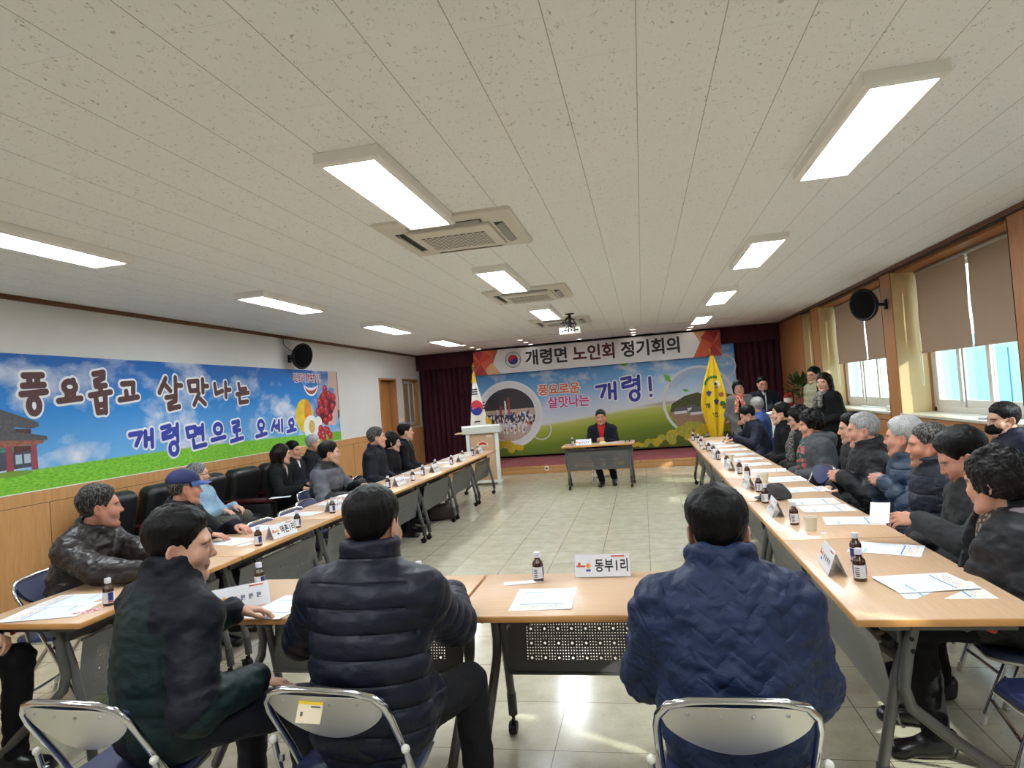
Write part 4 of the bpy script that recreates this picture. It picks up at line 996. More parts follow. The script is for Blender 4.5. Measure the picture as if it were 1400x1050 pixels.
# ================================================================== far right corner: ledge, plant, extinguisher, podium
lg = thing('low_cabinet', 'orange wood low cabinet by the right wall under the potted plant', 'cabinet', (2.80, 12.75, 0))
MB().box((0, 0, .49), (.44, 1.5, .98), M_WOODR, .006).build('body', lg); MB().box((0, 0, .995), (.48, 1.54, .03), M_WOODR, .006).build('top', lg)
for k in (-1, 0, 1): MB().box((-.222, k * .49, .5), (.012, .46, .86), M_WOODR, .004).build('door', lg)
fe = thing('fire_extinguisher', 'red fire extinguisher on the wood cabinet beside the potted plant', 'fire extinguisher', (2.68, 13.0, 1.01))
M_FE = mat('extinguisher red', (150, 26, 26), .3)
MB().lathe([(.001, 0), (.075, 0), (.078, .01), (.078, .2), (.07, .235), (.03, .26), (.02, .28), (.001, .28)], M_FE, 24).build('cylinder', fe)
mb = MB(); mb.cyl((0, 0, .27), (0, 0, .32), .018, M_BLACKP); mb.box((-.03, 0, .325), (.10, .02, .012), M_BLACKP, .003); mb.box((-.03, 0, .35), (.10, .02, .01), M_BLACKP, .003, rot=Matrix.Rotation(.15, 3, 'Y')); mb.build('valve_handle', fe)
MB().tube([(.02, 0, .30), (.08, .01, .30), (.10, .02, .2), (.095, .02, .05)], .011, M_BLACKP, 8).build('hose', fe)
MB().lathe([(.0785, .09), (.0785, .18)], mat('label white', (220, 214, 200), .5), 24, caps=False).build('label_band', fe)
pp_ = thing('potted_plant', 'green leafy potted plant on the wood cabinet behind the man in the khaki padded jacket', 'plant', (2.80, 12.56, 1.01))
MB().lathe([(.001, 0), (.085, 0), (.11, .16), (.12, .165), (.12, .18), (.10, .18), (.09, .15), (.001, .15)], mat('plant pot', (120, 70, 50), .6), 24).build('pot', pp_)
rr = random.Random(4); M_LEAF = mat('plant leaf', (46, 74, 38), .45, var=.3, vscale=12); mb = MB(); ms = MB()
for k in range(95):
    a = rr.uniform(0, 2 * PI); el = rr.uniform(-.5, 1.35); R_ = rr.uniform(.12, .27)
    c = Vector((math.cos(a) * math.cos(el) * R_, math.sin(a) * math.cos(el) * R_, .36 + math.sin(el) * R_ * 1.05))
    d = (c - Vector((0, 0, .22))).normalized(); d = (d + Vector((0, 0, -.35))).normalized(); s_ = rr.uniform(.05, .085)
    x = d.cross(Vector((0, 0, 1))).normalized(); n_ = x.cross(d)
    vs = [c - d * s_, c - d * s_ * .3 + x * s_ * .5, c + d * s_ * .5 + x * s_ * .38, c + d * s_, c + d * s_ * .5 - x * s_ * .38, c - d * s_ * .3 - x * s_ * .5, c + n_ * s_ * .12]
    mb.add(vs, [(6, i, (i + 1) % 6) for i in range(6)], M_LEAF)
    if k % 4 == 0: ms.tube([(0, 0, .14), (c.x * .4, c.y * .4, .28), tuple(c)], .004, mat('plant stem', (70, 80, 44), .6), 5)
mb.build('foliage', pp_); ms.build('stem', pp_)
pd = thing('podium', 'slim white speaking podium before the man holding the microphone', 'podium', (2.16, 11.86, 0))
MB().box((0, 0, .02), (.42, .34, .04), M_LW, .008).build('base', pd); MB().box((0, 0, .5), (.10, .10, .94), M_LW, .006).build('column', pd)
MB().box((0, 0, .985), (.48, .38, .03), M_LW, .008).build('top', pd)
bg = thing('handbag', 'dark brown bag lying on the floor under the left row of tables', 'bag', (-2.80, 8.42, 0), .4)
MB().box((0, 0, .11), (.36, .16, .22), mat('bag brown', (44, 34, 32), .6, bump=.2, bscale=120), .06, seg=4).build('body', bg)
MB().tube([(-.09, 0, .2), (-.08, 0, .28), (0, 0, .31), (.08, 0, .28), (.09, 0, .2)], .008, mat('bag brown', (44, 34, 32), .6), 8).build('handle', bg)

# ================================================================== people: signed-distance modelling
class Field:
    """a distance field on a rectilinear grid (spacing may vary) that is turned into one smooth mesh"""
    def __init__(s, xs, ys, zs):
        s.ax = [np.asarray(a, np.float32) for a in (xs, ys, zs)]
        s.d = np.full([len(a) for a in s.ax], .25, np.float32)
    def sub(s, lo, hi):
        sl = []
        for a, l, h in zip(s.ax, lo, hi):
            i = int(np.searchsorted(a, l)); j = int(np.searchsorted(a, h)); sl.append(slice(i, max(j, i)))
        X = s.ax[0][sl[0]][:, None, None]; Y = s.ax[1][sl[1]][None, :, None]; Z = s.ax[2][sl[2]][None, None, :]
        return tuple(sl), X, Y, Z
    def _mix(s, sl, d, k, op):
        if d.size == 0: return
        a = s.d[sl]
        if op == 'add':
            if k > 0:
                h = np.clip(.5 + .5 * (a - d) / k, 0, 1); s.d[sl] = a + (d - a) * h - k * h * (1 - h)
            else: s.d[sl] = np.minimum(a, d)
        elif op == 'cut':
            if k > 0:
                h = np.clip(.5 - .5 * (a + d) / k, 0, 1); s.d[sl] = a + (-d - a) * h + k * h * (1 - h)
            else: s.d[sl] = np.maximum(a, -d)
    def cone(s, a, b, ra, rb, k=.02, op='add', mod=None, squash=None):
        a = np.array(a, float); b = np.array(b, float); m = max(ra, rb) + k + .035
        sl, X, Y, Z = s.sub(np.minimum(a, b) - m, np.maximum(a, b) + m)
        ab = b - a; L2 = float(ab @ ab) + 1e-9
        px, py, pz = X - a[0], Y - a[1], Z - a[2]
        tr = (px * ab[0] + py * ab[1] + pz * ab[2]) / L2; t = np.clip(tr, 0, 1)
        qx, qy, qz = px - t * ab[0], py - t * ab[1], pz - t * ab[2]
        if squash is not None:
            n, f = squash; c = qx * n[0] + qy * n[1] + qz * n[2]; e = c / f - c
            d = np.sqrt(qx * qx + qy * qy + qz * qz + (2 * c * e + e * e))
        else: d = np.sqrt(qx * qx + qy * qy + qz * qz)
        r = ra + (rb - ra) * t
        if mod is not None: r = r + mod(t * math.sqrt(L2))
        s._mix(sl, d - r, k, op)
    def ell(s, c, r, k=.02, op='add', R=None, mod=None):
        c = np.array(c, float); r = np.array(r, float); m = r.max() + k + .03
        sl, X, Y, Z = s.sub(c - m, c + m); px, py, pz = X - c[0], Y - c[1], Z - c[2]
        if R is not None:
            px, py, pz = (R[0][0] * px + R[1][0] * py + R[2][0] * pz, R[0][1] * px + R[1][1] * py + R[2][1] * pz, R[0][2] * px + R[1][2] * py + R[2][2] * pz)
        k0 = np.sqrt((px / r[0]) ** 2 + (py / r[1]) ** 2 + (pz / r[2]) ** 2); k1 = np.sqrt((px / r[0] ** 2) ** 2 + (py / r[1] ** 2) ** 2 + (pz / r[2] ** 2) ** 2) + 1e-6
        d = k0 * (k0 - 1) / k1
        if mod is not None: d = d - mod(px, py, pz)
        s._mix(sl, d, k, op)
    def func(s, lo, hi, fn, k=.0, op='add'):
        sl, X, Y, Z = s.sub(lo, hi)
        if 0 in s.d[sl].shape: return
        s._mix(sl, np.broadcast_to(fn(X, Y, Z), s.d[sl].shape), k, op)
    def mesh(s):
        d = s.d; sg = d < 0; n = d.shape
        cnt = np.zeros([i - 1 for i in n], np.int8); offs = [(i, j, k) for i in (0, 1) for j in (0, 1) for k in (0, 1)]
        S8 = sg.astype(np.int8)
        for o in offs: cnt += S8[o[0]:n[0] - 1 + o[0], o[1]:n[1] - 1 + o[1], o[2]:n[2] - 1 + o[2]]
        I = np.argwhere((cnt > 0) & (cnt < 8)); ids = np.full(cnt.shape, -1, np.int32); ids[I[:, 0], I[:, 1], I[:, 2]] = np.arange(len(I))
        acc = np.zeros((len(I), 3)); w = np.zeros(len(I))
        P = lambda J: np.stack([s.ax[0][J[:, 0]], s.ax[1][J[:, 1]], s.ax[2][J[:, 2]]], 1)
        for a in range(3):
            for o in offs:
                if o[a]: continue
                o2 = list(o); o2[a] = 1; J = I + np.array(o); K = I + np.array(o2)
                da = d[J[:, 0], J[:, 1], J[:, 2]]; db = d[K[:, 0], K[:, 1], K[:, 2]]; m = (da < 0) != (db < 0)
                t = (da[m] / (da[m] - db[m]))[:, None]; acc[m] += P(J[m]) * (1 - t) + P(K[m]) * t; w[m] += 1
        V = acc / w[:, None]; F = []
        for a in range(3):
            b, c = (a + 1) % 3, (a + 2) % 3
            A = [slice(None)] * 3; B = [slice(None)] * 3; A[a] = slice(0, n[a] - 1); B[a] = slice(1, n[a])
            sa, sb = sg[tuple(A)], sg[tuple(B)]; E = np.argwhere(sa != sb)
            E = E[(E[:, b] > 0) & (E[:, c] > 0) & (E[:, b] < n[b] - 1) & (E[:, c] < n[c] - 1)]
            def cid(db, dc):
                J = E.copy(); J[:, b] -= db; J[:, c] -= dc; return ids[J[:, 0], J[:, 1], J[:, 2]]
            q = np.stack([cid(1, 1), cid(0, 1), cid(0, 0), cid(1, 0)], 1); flip = ~sa[E[:, 0], E[:, 1], E[:, 2]]
            q[flip] = q[flip][:, ::-1]; F.append(q)
        F = np.concatenate(F); F = F[(F >= 0).all(1)]
        return V, F
def axis(lo, hi, coarse, fine, ranges):
    x = lo; o = [x]
    while x < hi:
        st = coarse
        for a, b in ranges:
            if a - .001 <= x <= b: st = fine
            elif x < a: st = min(st, max(fine, a - x))
        x += st; o.append(x)
    return np.array(o)
def np_mesh(name, V, F, mats, parent, col=None, mi=None):
    me = bpy.data.meshes.new(name); me.vertices.add(len(V)); me.vertices.foreach_set('co', np.asarray(V, np.float32).ravel())
    me.loops.add(F.size); me.loops.foreach_set('vertex_index', F.astype(np.int32).ravel()); me.polygons.add(len(F))
    me.polygons.foreach_set('loop_start', np.arange(0, F.size, 4, dtype=np.int32)); me.polygons.foreach_set('loop_total', np.full(len(F), 4, np.int32))
    for m in mats: me.materials.append(m)
    if mi is not None: me.polygons.foreach_set('material_index', np.asarray(mi, np.int32))
    me.polygons.foreach_set('use_smooth', np.ones(len(F), bool))
    me.update(calc_edges=True)
    if col is not None:
        at = me.color_attributes.new('Col', 'FLOAT_COLOR', 'POINT'); at.data.foreach_set('color', np.concatenate([col, np.ones((len(col), 1))], 1).astype(np.float32).ravel())
    o = bpy.data.objects.new(name, me); COL.objects.link(o)
    if parent is not None: o.parent = parent
    return o
def relax(V, F, it=1, lam=.5):
    E = np.concatenate([F[:, [0, 1]], F[:, [1, 2]], F[:, [2, 3]], F[:, [3, 0]]])
    for _ in range(it):
        A = np.zeros_like(V); c = np.zeros(len(V))
        for k in range(3): A[:, k] = np.bincount(E[:, 0], V[E[:, 1], k], len(V)) + np.bincount(E[:, 1], V[E[:, 0], k], len(V))
        c = np.bincount(E[:, 0], minlength=len(V)) + np.bincount(E[:, 1], minlength=len(V))
        V = V + lam * (A / np.maximum(c, 1)[:, None] - V)
    return V
_LAT = RNG.random((32, 32, 32)).astype(np.float32)
def vnoise(p, scale):
    """value noise in -1..1 at points p (n,3)"""
    q = np.asarray(p) * scale + 100.; i = np.floor(q).astype(int); f = q - i; f = f * f * (3 - 2 * f); o = 0
    for a in (0, 1):
        for b in (0, 1):
            for c in (0, 1):
                wgt = (f[:, 0] if a else 1 - f[:, 0]) * (f[:, 1] if b else 1 - f[:, 1]) * (f[:, 2] if c else 1 - f[:, 2])
                o = o + wgt * _LAT[(i[:, 0] + a) % 32, (i[:, 1] + b) % 32, (i[:, 2] + c) % 32]
    return o * 2 - 1
def vert_normals(V, F):
    n = np.cross(V[F[:, 2]] - V[F[:, 0]], V[F[:, 3]] - V[F[:, 1]]); N = np.zeros_like(V)
    for k in range(4):
        for c in range(3): N[:, c] += np.bincount(F[:, k], n[:, c], len(V))
    return N / (np.linalg.norm(N, axis=1)[:, None] + 1e-12)

# materials for people
def skin_mat():
    t = NT('skin'); at = t.n.new('ShaderNodeVertexColor'); at.layer_name = 'Col'
    f = t.noise(t.coord(), 90, 3); c = t.mix(t.math('MULTIPLY', f, .22), at.outputs['Color'], (.30, .12, .07)); t.color(c); t.set(.48, 0, .4)
    t.bump(t.noise(t.coord(), 260, 3), .12, .002); return t.m
M_SKIN = skin_mat()
def hair_mat(name, rgb, grey=0., greyrgb=(176, 176, 174), curly=False):
    if ('hair' + name,) in _MATS: return _MATS[('hair' + name,)]
    t = NT('hair ' + name); v = t.coord((1, 1, .10) if not curly else (1, 1, 1)); f = t.noise(v, 260 if not curly else 60, 3, .6, .6 if not curly else 3.)
    base = t.ramp(f, [(.35, tuple(x * .25 for x in s2l(rgb))), (.75, tuple(min(1, x * .95) for x in s2l(rgb)))])
    if grey > 0:
        g = t.noise(t.coord((1, 1, .3)), 120, 5, .7); m = t.math('MULTIPLY', t.math('SUBTRACT', g, .60 - grey * .45), 3.2, clamp=True)
        base = t.mix(t.math('MULTIPLY', m, min(1, .55 + grey * .45)), base, s2l(greyrgb))
    t.color(base); t.set(.42, 0, .16 if grey < .5 else .3); t.bump(f, .55, .004); _MATS[('hair' + name,)] = t.m; return t.m
def cloth_mat(name, rgb, rough=.75, sheen=.0, bscale=500, bump=.15, var=.08, spec=.3, wrinkle=.25, quilt=0., zig=0.):
    key = ('cloth' + name,)
    if key in _MATS: return _MATS[key]
    t = NT('cloth ' + name); c = s2l(rgb); lum = sum(c) / 3; dk = .62 if lum < .03 else (.62 + .38 * min(1, (lum - .03) / .1)); c = tuple(x * dk for x in c); spec *= .7 if lum < .05 else 1; f = t.noise(t.coord(), 14, 4)
    t.color(t.ramp(f, [(.3, tuple(x * (1 - var) for x in c)), (.7, tuple(x * (1 + var) for x in c))])); t.set(rough, 0, spec)
    w = t.noise(t.coord((1, 1, 1.7)), 22, 4, .55, .8); g = t.noise(t.coord(), bscale, 2)
    h = t.math('ADD', t.math('MULTIPLY', w, wrinkle), t.math('MULTIPLY', g, bump * .1))
    if quilt:
        at = t.n.new('ShaderNodeAttribute'); at.attribute_name = 'quilt'; q = at.outputs['Fac']
        if zig:
            x, y, z = t.sep(t.coord()); q = t.math('ADD', q, t.math('MULTIPLY', t.math('PINGPONG', t.math('ADD', x, t.math('MULTIPLY', w, .03)), .05), zig))
        sn = t.math('ABSOLUTE', t.math('SINE', t.math('MULTIPLY', q, PI / quilt)))
        h = t.math('ADD', h, t.math('MULTIPLY', t.math('POWER', t.math('MULTIPLY', sn, 3.5 if not zig else 1.6, clamp=True), .6), .55 if not zig else .4))
    t.bump(h, .6, .012); _MATS[key] = t.m; return t.m
def tweed_mat(name, a, b):
    t = NT('cloth ' + name); f = t.noise(t.coord(), 240, 2); t.color(t.ramp(f, [(.35, s2l(a)), (.65, s2l(b))])); t.set(.9, 0, .2); t.bump(f, .3, .002); return t.m
def check_mat(name, a, b, scale=70):
    t = NT('cloth ' + name); v = t.n.new('ShaderNodeTexVoronoi'); v.inputs['Scale'].default_value = scale; t.l.new(t.coord(), v.inputs['Vector'])
    t.color(t.mix(t.math('GREATER_THAN', v.outputs['Distance'], .45), s2l(a), s2l(b))); t.set(.8, 0, .2); return t.m

def seg_d(fc, a, b):
    ab = b - a; t = np.clip(((fc - a) @ ab) / (ab @ ab), 0, 1); return np.linalg.norm(fc - a - t[:, None] * ab, axis=1)
def unit(v): v = np.array(v, float); return v / (np.linalg.norm(v) + 1e-9)
def rotz(a): c, s = math.cos(a), math.sin(a); return np.array([[c, -s, 0], [s, c, 0], [0, 0, 1.]])
def rotx(a): c, s = math.cos(a), math.sin(a); return np.array([[1., 0, 0], [0, c, -s], [0, s, c]])
def roty(a): c, s = math.cos(a), math.sin(a); return np.array([[c, 0, s], [0, 1., 0], [-s, 0, c]])
def ik(S, T, a, b, pole):
    S = np.array(S, float); T = np.array(T, float); v = T - S; L = np.linalg.norm(v)
    if L > (a + b) * .995: T = S + v / L * (a + b) * .995; v = T - S; L = np.linalg.norm(v)
    if L < abs(a - b) + .03: v = unit(v + 1e-6); L = abs(a - b) + .03; T = S + v * L
    u = v / L; x = (a * a - b * b + L * L) / (2 * L); h = math.sqrt(max(1e-6, a * a - x * x))
    p = np.array(pole, float); p = unit(p - u * (p @ u)); return S + u * x + p * h, T

SKIN_BASE = (204, 158, 134)
def head_prims(F, H, R, female=False, ears=True, full=1.):
    """head centre H, rotation R (columns right, forward, up)"""
    W = lambda p: H + R @ np.array(p, float)
    E = lambda c, r, k=.015, op='add', Rl=None: F.ell(W(c), r, k, op, R if Rl is None else R @ Rl)
    Cn = lambda a, b, ra, rb, k=.012, op='add': F.cone(W(a), W(b), ra, rb, k, op)
    E((0, -.014, .030), (.0765, .096, .088), .0)
    E((0, .034, -.018), (.0635, .064, .092), .03)
    for s in (-1, 1):
        Cn((s * .060, .006, -.040), (s * .048, .030, -.082), .023, .021, .025); Cn((s * .048, .030, -.082), (s * .014, .070, -.106), .021, .018, .024)
        E((s * .046, .060, -.030), (.028, .024, .026), .024)
    E((0, .072, -.104), (.024, .019, .018), .024)
    Cn((-.038, .078, .024), (.038, .078, .024), .013, .013, .018)
    for s in (-1, 1): E((s * .033, .100, .002), (.020, .017, .0125), .012, 'cut')
    for s in (-1, 1):
        E((s * .032, .0770, .001), (.0135, .0135, .0135), .002)
        Cn((s * .018, .0885, .0075), (s * .046, .0815, .0065), .0042, .0042, .005)
        Cn((s * .020, .0880, -.0075), (s * .044, .0815, -.0075), .0035, .0035, .006)
    Cn((0, .090, .010), (0, .106, -.026), .0070, .0100, .012); E((0, .108, -.030), (.0115, .0105, .0095), .008)
    for s in (-1, 1): E((s * .0115, .099, -.034), (.0078, .0095, .0070), .006)
    Cn((-.020, .0905, -.0625), (.020, .0905, -.0625), .0058, .0058, .007); Cn((-.016, .0885, -.0745), (.016, .0885, -.0745), .0070, .0070, .006)
    E((0, .103, -.0865), (.020, .009, .006), .012, 'cut')
    if ears:
        for s in (-1, 1):
            Re = roty(s * .12) @ rotz(s * .45)
            F.ell(W((s * .083, -.014, -.008)), (.0075, .021, .034), .006, 'add', R @ Re); F.ell(W((s * .090, -.010, -.004)), (.006, .011, .020), .004, 'cut', R @ Re)
def hand_prims(F, Wr, d, n, side, curl=.5, spread=.16, thumb=.5, sc=1., pts=None):
    """wrist Wr, d along the palm, n the palm's inner normal, side = unit towards the thumb; returns fingertips"""
    d = unit(d); n = unit(np.array(n, float) - d * (np.array(n, float) @ d)); side = unit(np.array(side, float) - d * (np.array(side, float) @ d) - n * (np.array(side, float) @ n))
    off = [.030, .0105, -.009, -.027]; ln = [.092, .096, .090, .082]; ph = [(.042, .025, .020), (.047, .029, .022), (.043, .027, .021), (.033, .021, .018)]; rad = [.0088, .0090, .0086, .0077]
    F.cone(Wr, Wr + d * .02 * sc, .027 * sc, .026 * sc, .01, squash=(n, .72)); tips = []
    for i in range(4):
        K = Wr + (d * ln[i] + side * off[i]) * sc
        F.cone(Wr + (d * .014 + side * off[i] * .62) * sc, K, .0145 * sc, .0115 * sc, .012, squash=(n, .9))
        P = K; c = curl[i] if isinstance(curl, (list, tuple)) else curl; ang = .0
        dd = unit(d + side * spread * off[i] / .03 * .5)
        for j, l in enumerate(ph[i]):
            ang += c * (1.05, 1.25, .8)[j]; v = dd * math.cos(ang) + n * math.sin(ang); Q = P + v * l * sc
            F.cone(P, Q, rad[i] * (1.06 - .09 * j) * sc, rad[i] * (.98 - .1 * j) * sc, .004); P = Q
        tips.append(P)
    T0 = Wr + (d * .022 + side * .024 + n * .006) * sc; T1 = T0 + (d * .030 + side * .024 + n * .018 * thumb) * sc; T2 = T1 + unit(d * 1.0 + side * (.35 - .5 * thumb) + n * .9 * thumb) * .032 * sc; T3 = T2 + unit(d * 1.0 - side * .5 * thumb + n * .9 * thumb) * .026 * sc
    F.cone(T0, T1, .0155 * sc, .0115 * sc, .012); F.cone(T1, T2, .0108 * sc, .0098 * sc, .004); F.cone(T2, T3, .0098 * sc, .0078 * sc, .004); tips.append(T3); return tips

def hair_mesh(parent, H, R, sty, m, vox):
    lo = np.array([-.16, -.18, -.32 if sty['kind'] in ('long', 'bob') else -.13]); hi = np.array([.16, .16, .22])
    n = [int((b - a) / vox) for a, b in zip(lo, hi)]; F = Field(*[np.linspace(a, b, k + 1) for a, b, k in zip(lo, hi, n)])
    th = sty.get('thick', .016); kind = sty['kind']
    def shell(X, Y, Z, zmin):
        x, y, z = X, Y + .014, Z - .030; e = np.clip((Z - zmin) / .045, 0, 1) ** .7
        zz = np.clip((Z + .015 + .3 * np.maximum(-y - .04, 0)) / .125, 0, 1); tt = th * (.14 + .86 * zz * zz * (3 - 2 * zz)) if kind == 'short' else th
        r = (.0765, .096, .088 + .006)
        k0 = np.sqrt((x / r[0]) ** 2 + (y / r[1]) ** 2 + (z / r[2]) ** 2); k1 = np.sqrt((x / r[0] ** 2) ** 2 + (y / r[1] ** 2) ** 2 + (z / r[2] ** 2) ** 2) + 1e-6
        return k0 * (k0 - 1) / k1 - (.003 + tt * (e if kind == 'short' else 1) * sty.get('top', 1.1))
    rec = sty.get('recede', 0.); nape = sty.get('nape', -.062)
    # lower limit of the hair as a function of y (front to back)
    ys = np.array([-.2, -.085, -.045, -.020, .012, .030, .044, .062, .085, .12]); zs = np.array([nape, nape, nape + .010, -.002, .024, -.004, .022, .054 + rec * .3, .070 + rec, .088 + rec])
    if kind == 'bob': zs = np.array([-.10, -.10, -.10, -.10, -.095, -.085, -.03, .045, .062, .07])
    if kind == 'perm': zs = np.array([-.075, -.075, -.06, -.05, -.042, -.035, .015, .05, .062, .07])
    if kind == 'long': zs = np.array([-.2, -.2, -.2, -.16, -.10, -.05, .02, .052, .066, .07])
    def f0(X, Y, Z):
        zmin = np.interp(Y.ravel(), ys, zs).reshape(Y.shape) + (.10 * np.abs(X) * rec * -1)
        s = shell(X, Y, Z, zmin); cut = zmin - Z + 0 * X
        if kind in ('bob', 'perm', 'long'): s = s + 0 * X
        return np.maximum(s, cut * .8)
    F.func(lo - 1, hi + 1, f0)
    if kind == 'bob':
        for s in (-1, 1): F.cone((s * .072, -.02, .02), (s * .070, -.012, -.085), .034, .030, .03); F.cone((s * .045, -.085, .02), (s * .045, -.075, -.09), .05, .045, .03)
        F.cone((0, -.095, .0), (0, -.085, -.09), .05, .05, .03)
    if kind == 'perm':
        rr = np.random.default_rng(3)
        for k in range(150):
            a = rr.uniform(0, 2 * PI); e = rr.uniform(-.75, 1.5); p = np.array([.083 * math.cos(a) * math.cos(e), -.020 + .10 * math.sin(a) * math.cos(e), .034 + .10 * math.sin(e)])
            if p[1] > .03 and p[2] < .065: continue
            if p[2] < -.045: continue
            F.ell(p, [rr.uniform(.016, .026)] * 3, .006)
    if kind == 'long':
        for s in (-1, 1):
            P = [(s * .074, -.012, .03), (s * .088, -.008, -.05), (s * .092, .0, -.14), (s * .088, .012, -.24)]
            for a, b in zip(P[:-1], P[1:]): F.cone(a, b, .032, .030, .02)
        P = [(0, -.085, .02), (0, -.10, -.08), (0, -.10, -.22)]
        for a, b in zip(P[:-1], P[1:]): F.cone(a, b, .06, .062, .03)
        rr = np.random.default_rng(5)
        for k in range(90):
            a = rr.uniform(.2, PI - .2) + PI; z = rr.uniform(-.25, .02); F.ell((.098 * math.cos(a) * 1.05, .0 + .10 * math.sin(a) * .95, z), (.016, .016, .022), .006)
    # clear the face and the hollow under the hair
    F.ell((0, -.014, .030), (.0735, .092, .084), .0, 'cut')
    F.cone((0, .06, -.04), (0, .10, -.16), .062 if kind != 'long' else .066, .06, .008, 'cut'); F.cone((0, .075, .00), (0, .11, .0), .056, .06, .01, 'cut')
    F.cone((0, -.01, -.08), (0, -.02, -.4), .052, .058, .0, 'cut')
    if kind in ('short',):
        for s in (-1, 1): F.ell((s * .094, -.010, -.012), (.026, .024, .038), .006, 'cut')
    V, Q = F.mesh()
    if len(V) == 0: return None
    N = vert_normals(V, Q); V = relax(V, Q, 1, .4)
    amp = {'perm': .006, 'long': .004}.get(kind, .0022)
    st = V * np.array([1, 1, .35]); V = V + N * (amp * vnoise(st, 75) + amp * .6 * vnoise(V, 150))[:, None]
    if sty.get('tuft'):  # cow-licks of loose locks at the crown
        V = V + N * (.008 * np.clip(vnoise(V * np.array([1, .5, .5]), 48), 0, 1) * np.clip((V[:, 2] - .02) / .12, 0, 1))[:, None]
    V = V @ R.T + H
    return np_mesh('hair', V, Q, [m], parent)

def person(name, label, head, face, group='people', **o):
    """head = world position of the head's centre; face = heading of the body in degrees (0 = +Y, 90 = -X)"""
    vox = o.get('vox', .005); cv = o.get('cvox', .010); female = o.get('female', False); sit = o.get('sit', True); sc = o.get('sc', 1.); rng = random.Random(name)
    hz = head[2]; lean = o.get('lean', .10); bend = o.get('bend', 0.)
    hr = o.get('head_rot', (0, 0, 0))     # yaw (left +), pitch (down +), roll, degrees relative to the body
    pelv_z = .555 if sit else o.get('hip', .88)
    # spine: pelvis -> neck base -> head centre
    neckv = np.array([0, .035 + .06 * math.sin(lean), .130]); neck_z = hz - neckv[2]; T = neck_z - pelv_z
    P = np.array([0., 0, pelv_z]); up = unit([bend, math.sin(lean), math.cos(lean)]); N0 = P + up * (T / up[2]); H = N0 + neckv
    tl = np.linalg.norm(N0 - P); side = np.array([1., 0, 0]); fwd = np.cross(up, side); fwd = unit(fwd); tw = math.radians(o.get('twist', 0.))
    shv = rotz(tw) @ np.array([1., 0, 0]); sw = (.170 if not female else .150) * sc
    RH = rotz(math.radians(hr[0])) @ rotx(-math.radians(hr[1])) @ roty(math.radians(hr[2]))
    th = math.radians(face); Rz = rotz(th)
    loc = np.array([head[0], head[1], 0]) - Rz @ np.array([H[0], H[1], 0]); loc[2] = 0
    root = thing('person', label, 'person', tuple(loc), th, group)
    ch = N0 - up * .045
    S = {s: N0 - up * .075 + shv * s * sw + fwd * .0 for s in (-1, 1)}
    ua, fa = .285 * sc, .250 * sc
    Mi = lambda w: Rz.T @ (np.array(w, float) - loc)
    arms = {}
    for s, key in ((-1, 'lh'), (1, 'rh')):
        a = o.get(key, dict(at=(s * .12, .30, pelv_z + .10)))
        a = dict(a)
        if 'd' in a: a['dl'] = Rz.T @ np.array(a['d'], float)
        if 'n' in a: a['nl'] = Rz.T @ np.array(a['n'], float)
        Tg = Mi(a['world']) if 'world' in a else np.array(a['at'], float)
        pole = a.get('pole', (s * .55, -.5, -.8)); El, Wr = ik(S[s], Tg, ua, fa, pole); arms[s] = (El, Wr, a)
    # legs
    legs = {}
    for s in (-1, 1):
        hip = P + np.array([s * .085, 0, -.01])
        if sit:
            kx = o.get('knee', {}).get(s, (s * .13, .41, .525)); an = o.get('foot', {}).get(s, (s * .13, .38, .09))
            K = np.array(kx, float); A = np.array(an, float)
            K = hip + unit(K - hip) * .42; A = K + unit(A - K) * .42
        else:
            A = np.array([s * .10, .03 * s, .085]); K, A = ik(hip, A, (pelv_z - .09) * .52, (pelv_z - .09) * .50, (0, 1, .1))
        legs[s] = (hip, K, A)
    # ------------------------------------------------ body (one continuous skin surface)
    hands_vis = [(s, arms[s]) for s in (-1, 1) if not arms[s][2].get('hide')]
    fr = [[(H[i] - (.105, .125, .16)[i], H[i] + (.105, .135, .14)[i]) for i in range(3)]]
    for s, (El, Wr, a) in hands_vis:
        fr.append([(Wr[i] - .12, Wr[i] + .12) for i in range(3)] if 'dl' not in a else [(min(Wr[i], (Wr + unit(a['dl']) * .19)[i]) - .055, max(Wr[i], (Wr + unit(a['dl']) * .19)[i]) + .055) for i in range(3)])
    pts = np.array([P - .2, P + .2, H - .16, H + .16] + [q for s in (-1, 1) for q in (arms[s][0] - .09, arms[s][0] + .09, arms[s][1] - .19, arms[s][1] + .19)] + ([q for s in (-1, 1) for q in (legs[s][1] - .1, legs[s][1] + .1, legs[s][2] - .09, legs[s][2] + .09)]))
    lo, hi = pts.min(0) - .02, pts.max(0) + .02; co = max(.018, vox)
    F = Field(*[axis(lo[i], hi[i], co, vox, [f[i] for f in fr]) for i in range(3)])
    F.ell(P + np.array([0, 0, .03]), (.14, .10, .10), .0); F.ell(P + up * tl * .38, (.135, .10, .15), .05); F.ell(P + up * tl * .72, (.15, .105, .16), .05)
    for s in (-1, 1):
        F.cone(N0 - up * .03, S[s], .04, .042, .03); El, Wr, a = arms[s]
        F.cone(S[s], El, .045, .036, .02); F.cone(El, Wr, .036, .025, .012)
        hip, K, A = legs[s]; F.cone(hip, K, .062, .05, .04); F.cone(K, A, .05, .036, .02); F.cone(A, np.array([A[0], A[1] + .02, .05]), .032, .028, .02); F.cone(np.array([A[0], A[1] + .01, .042]), np.array([A[0], A[1] + .09, .028]), .026, .020, .02)
    nr = .047 if female else .056
    F.cone(N0 - up * .03, H + RH @ np.array([0, -.022, -.055]), nr + .004, nr, .025)
    head_prims(F, H, RH, female)
    tips = {}
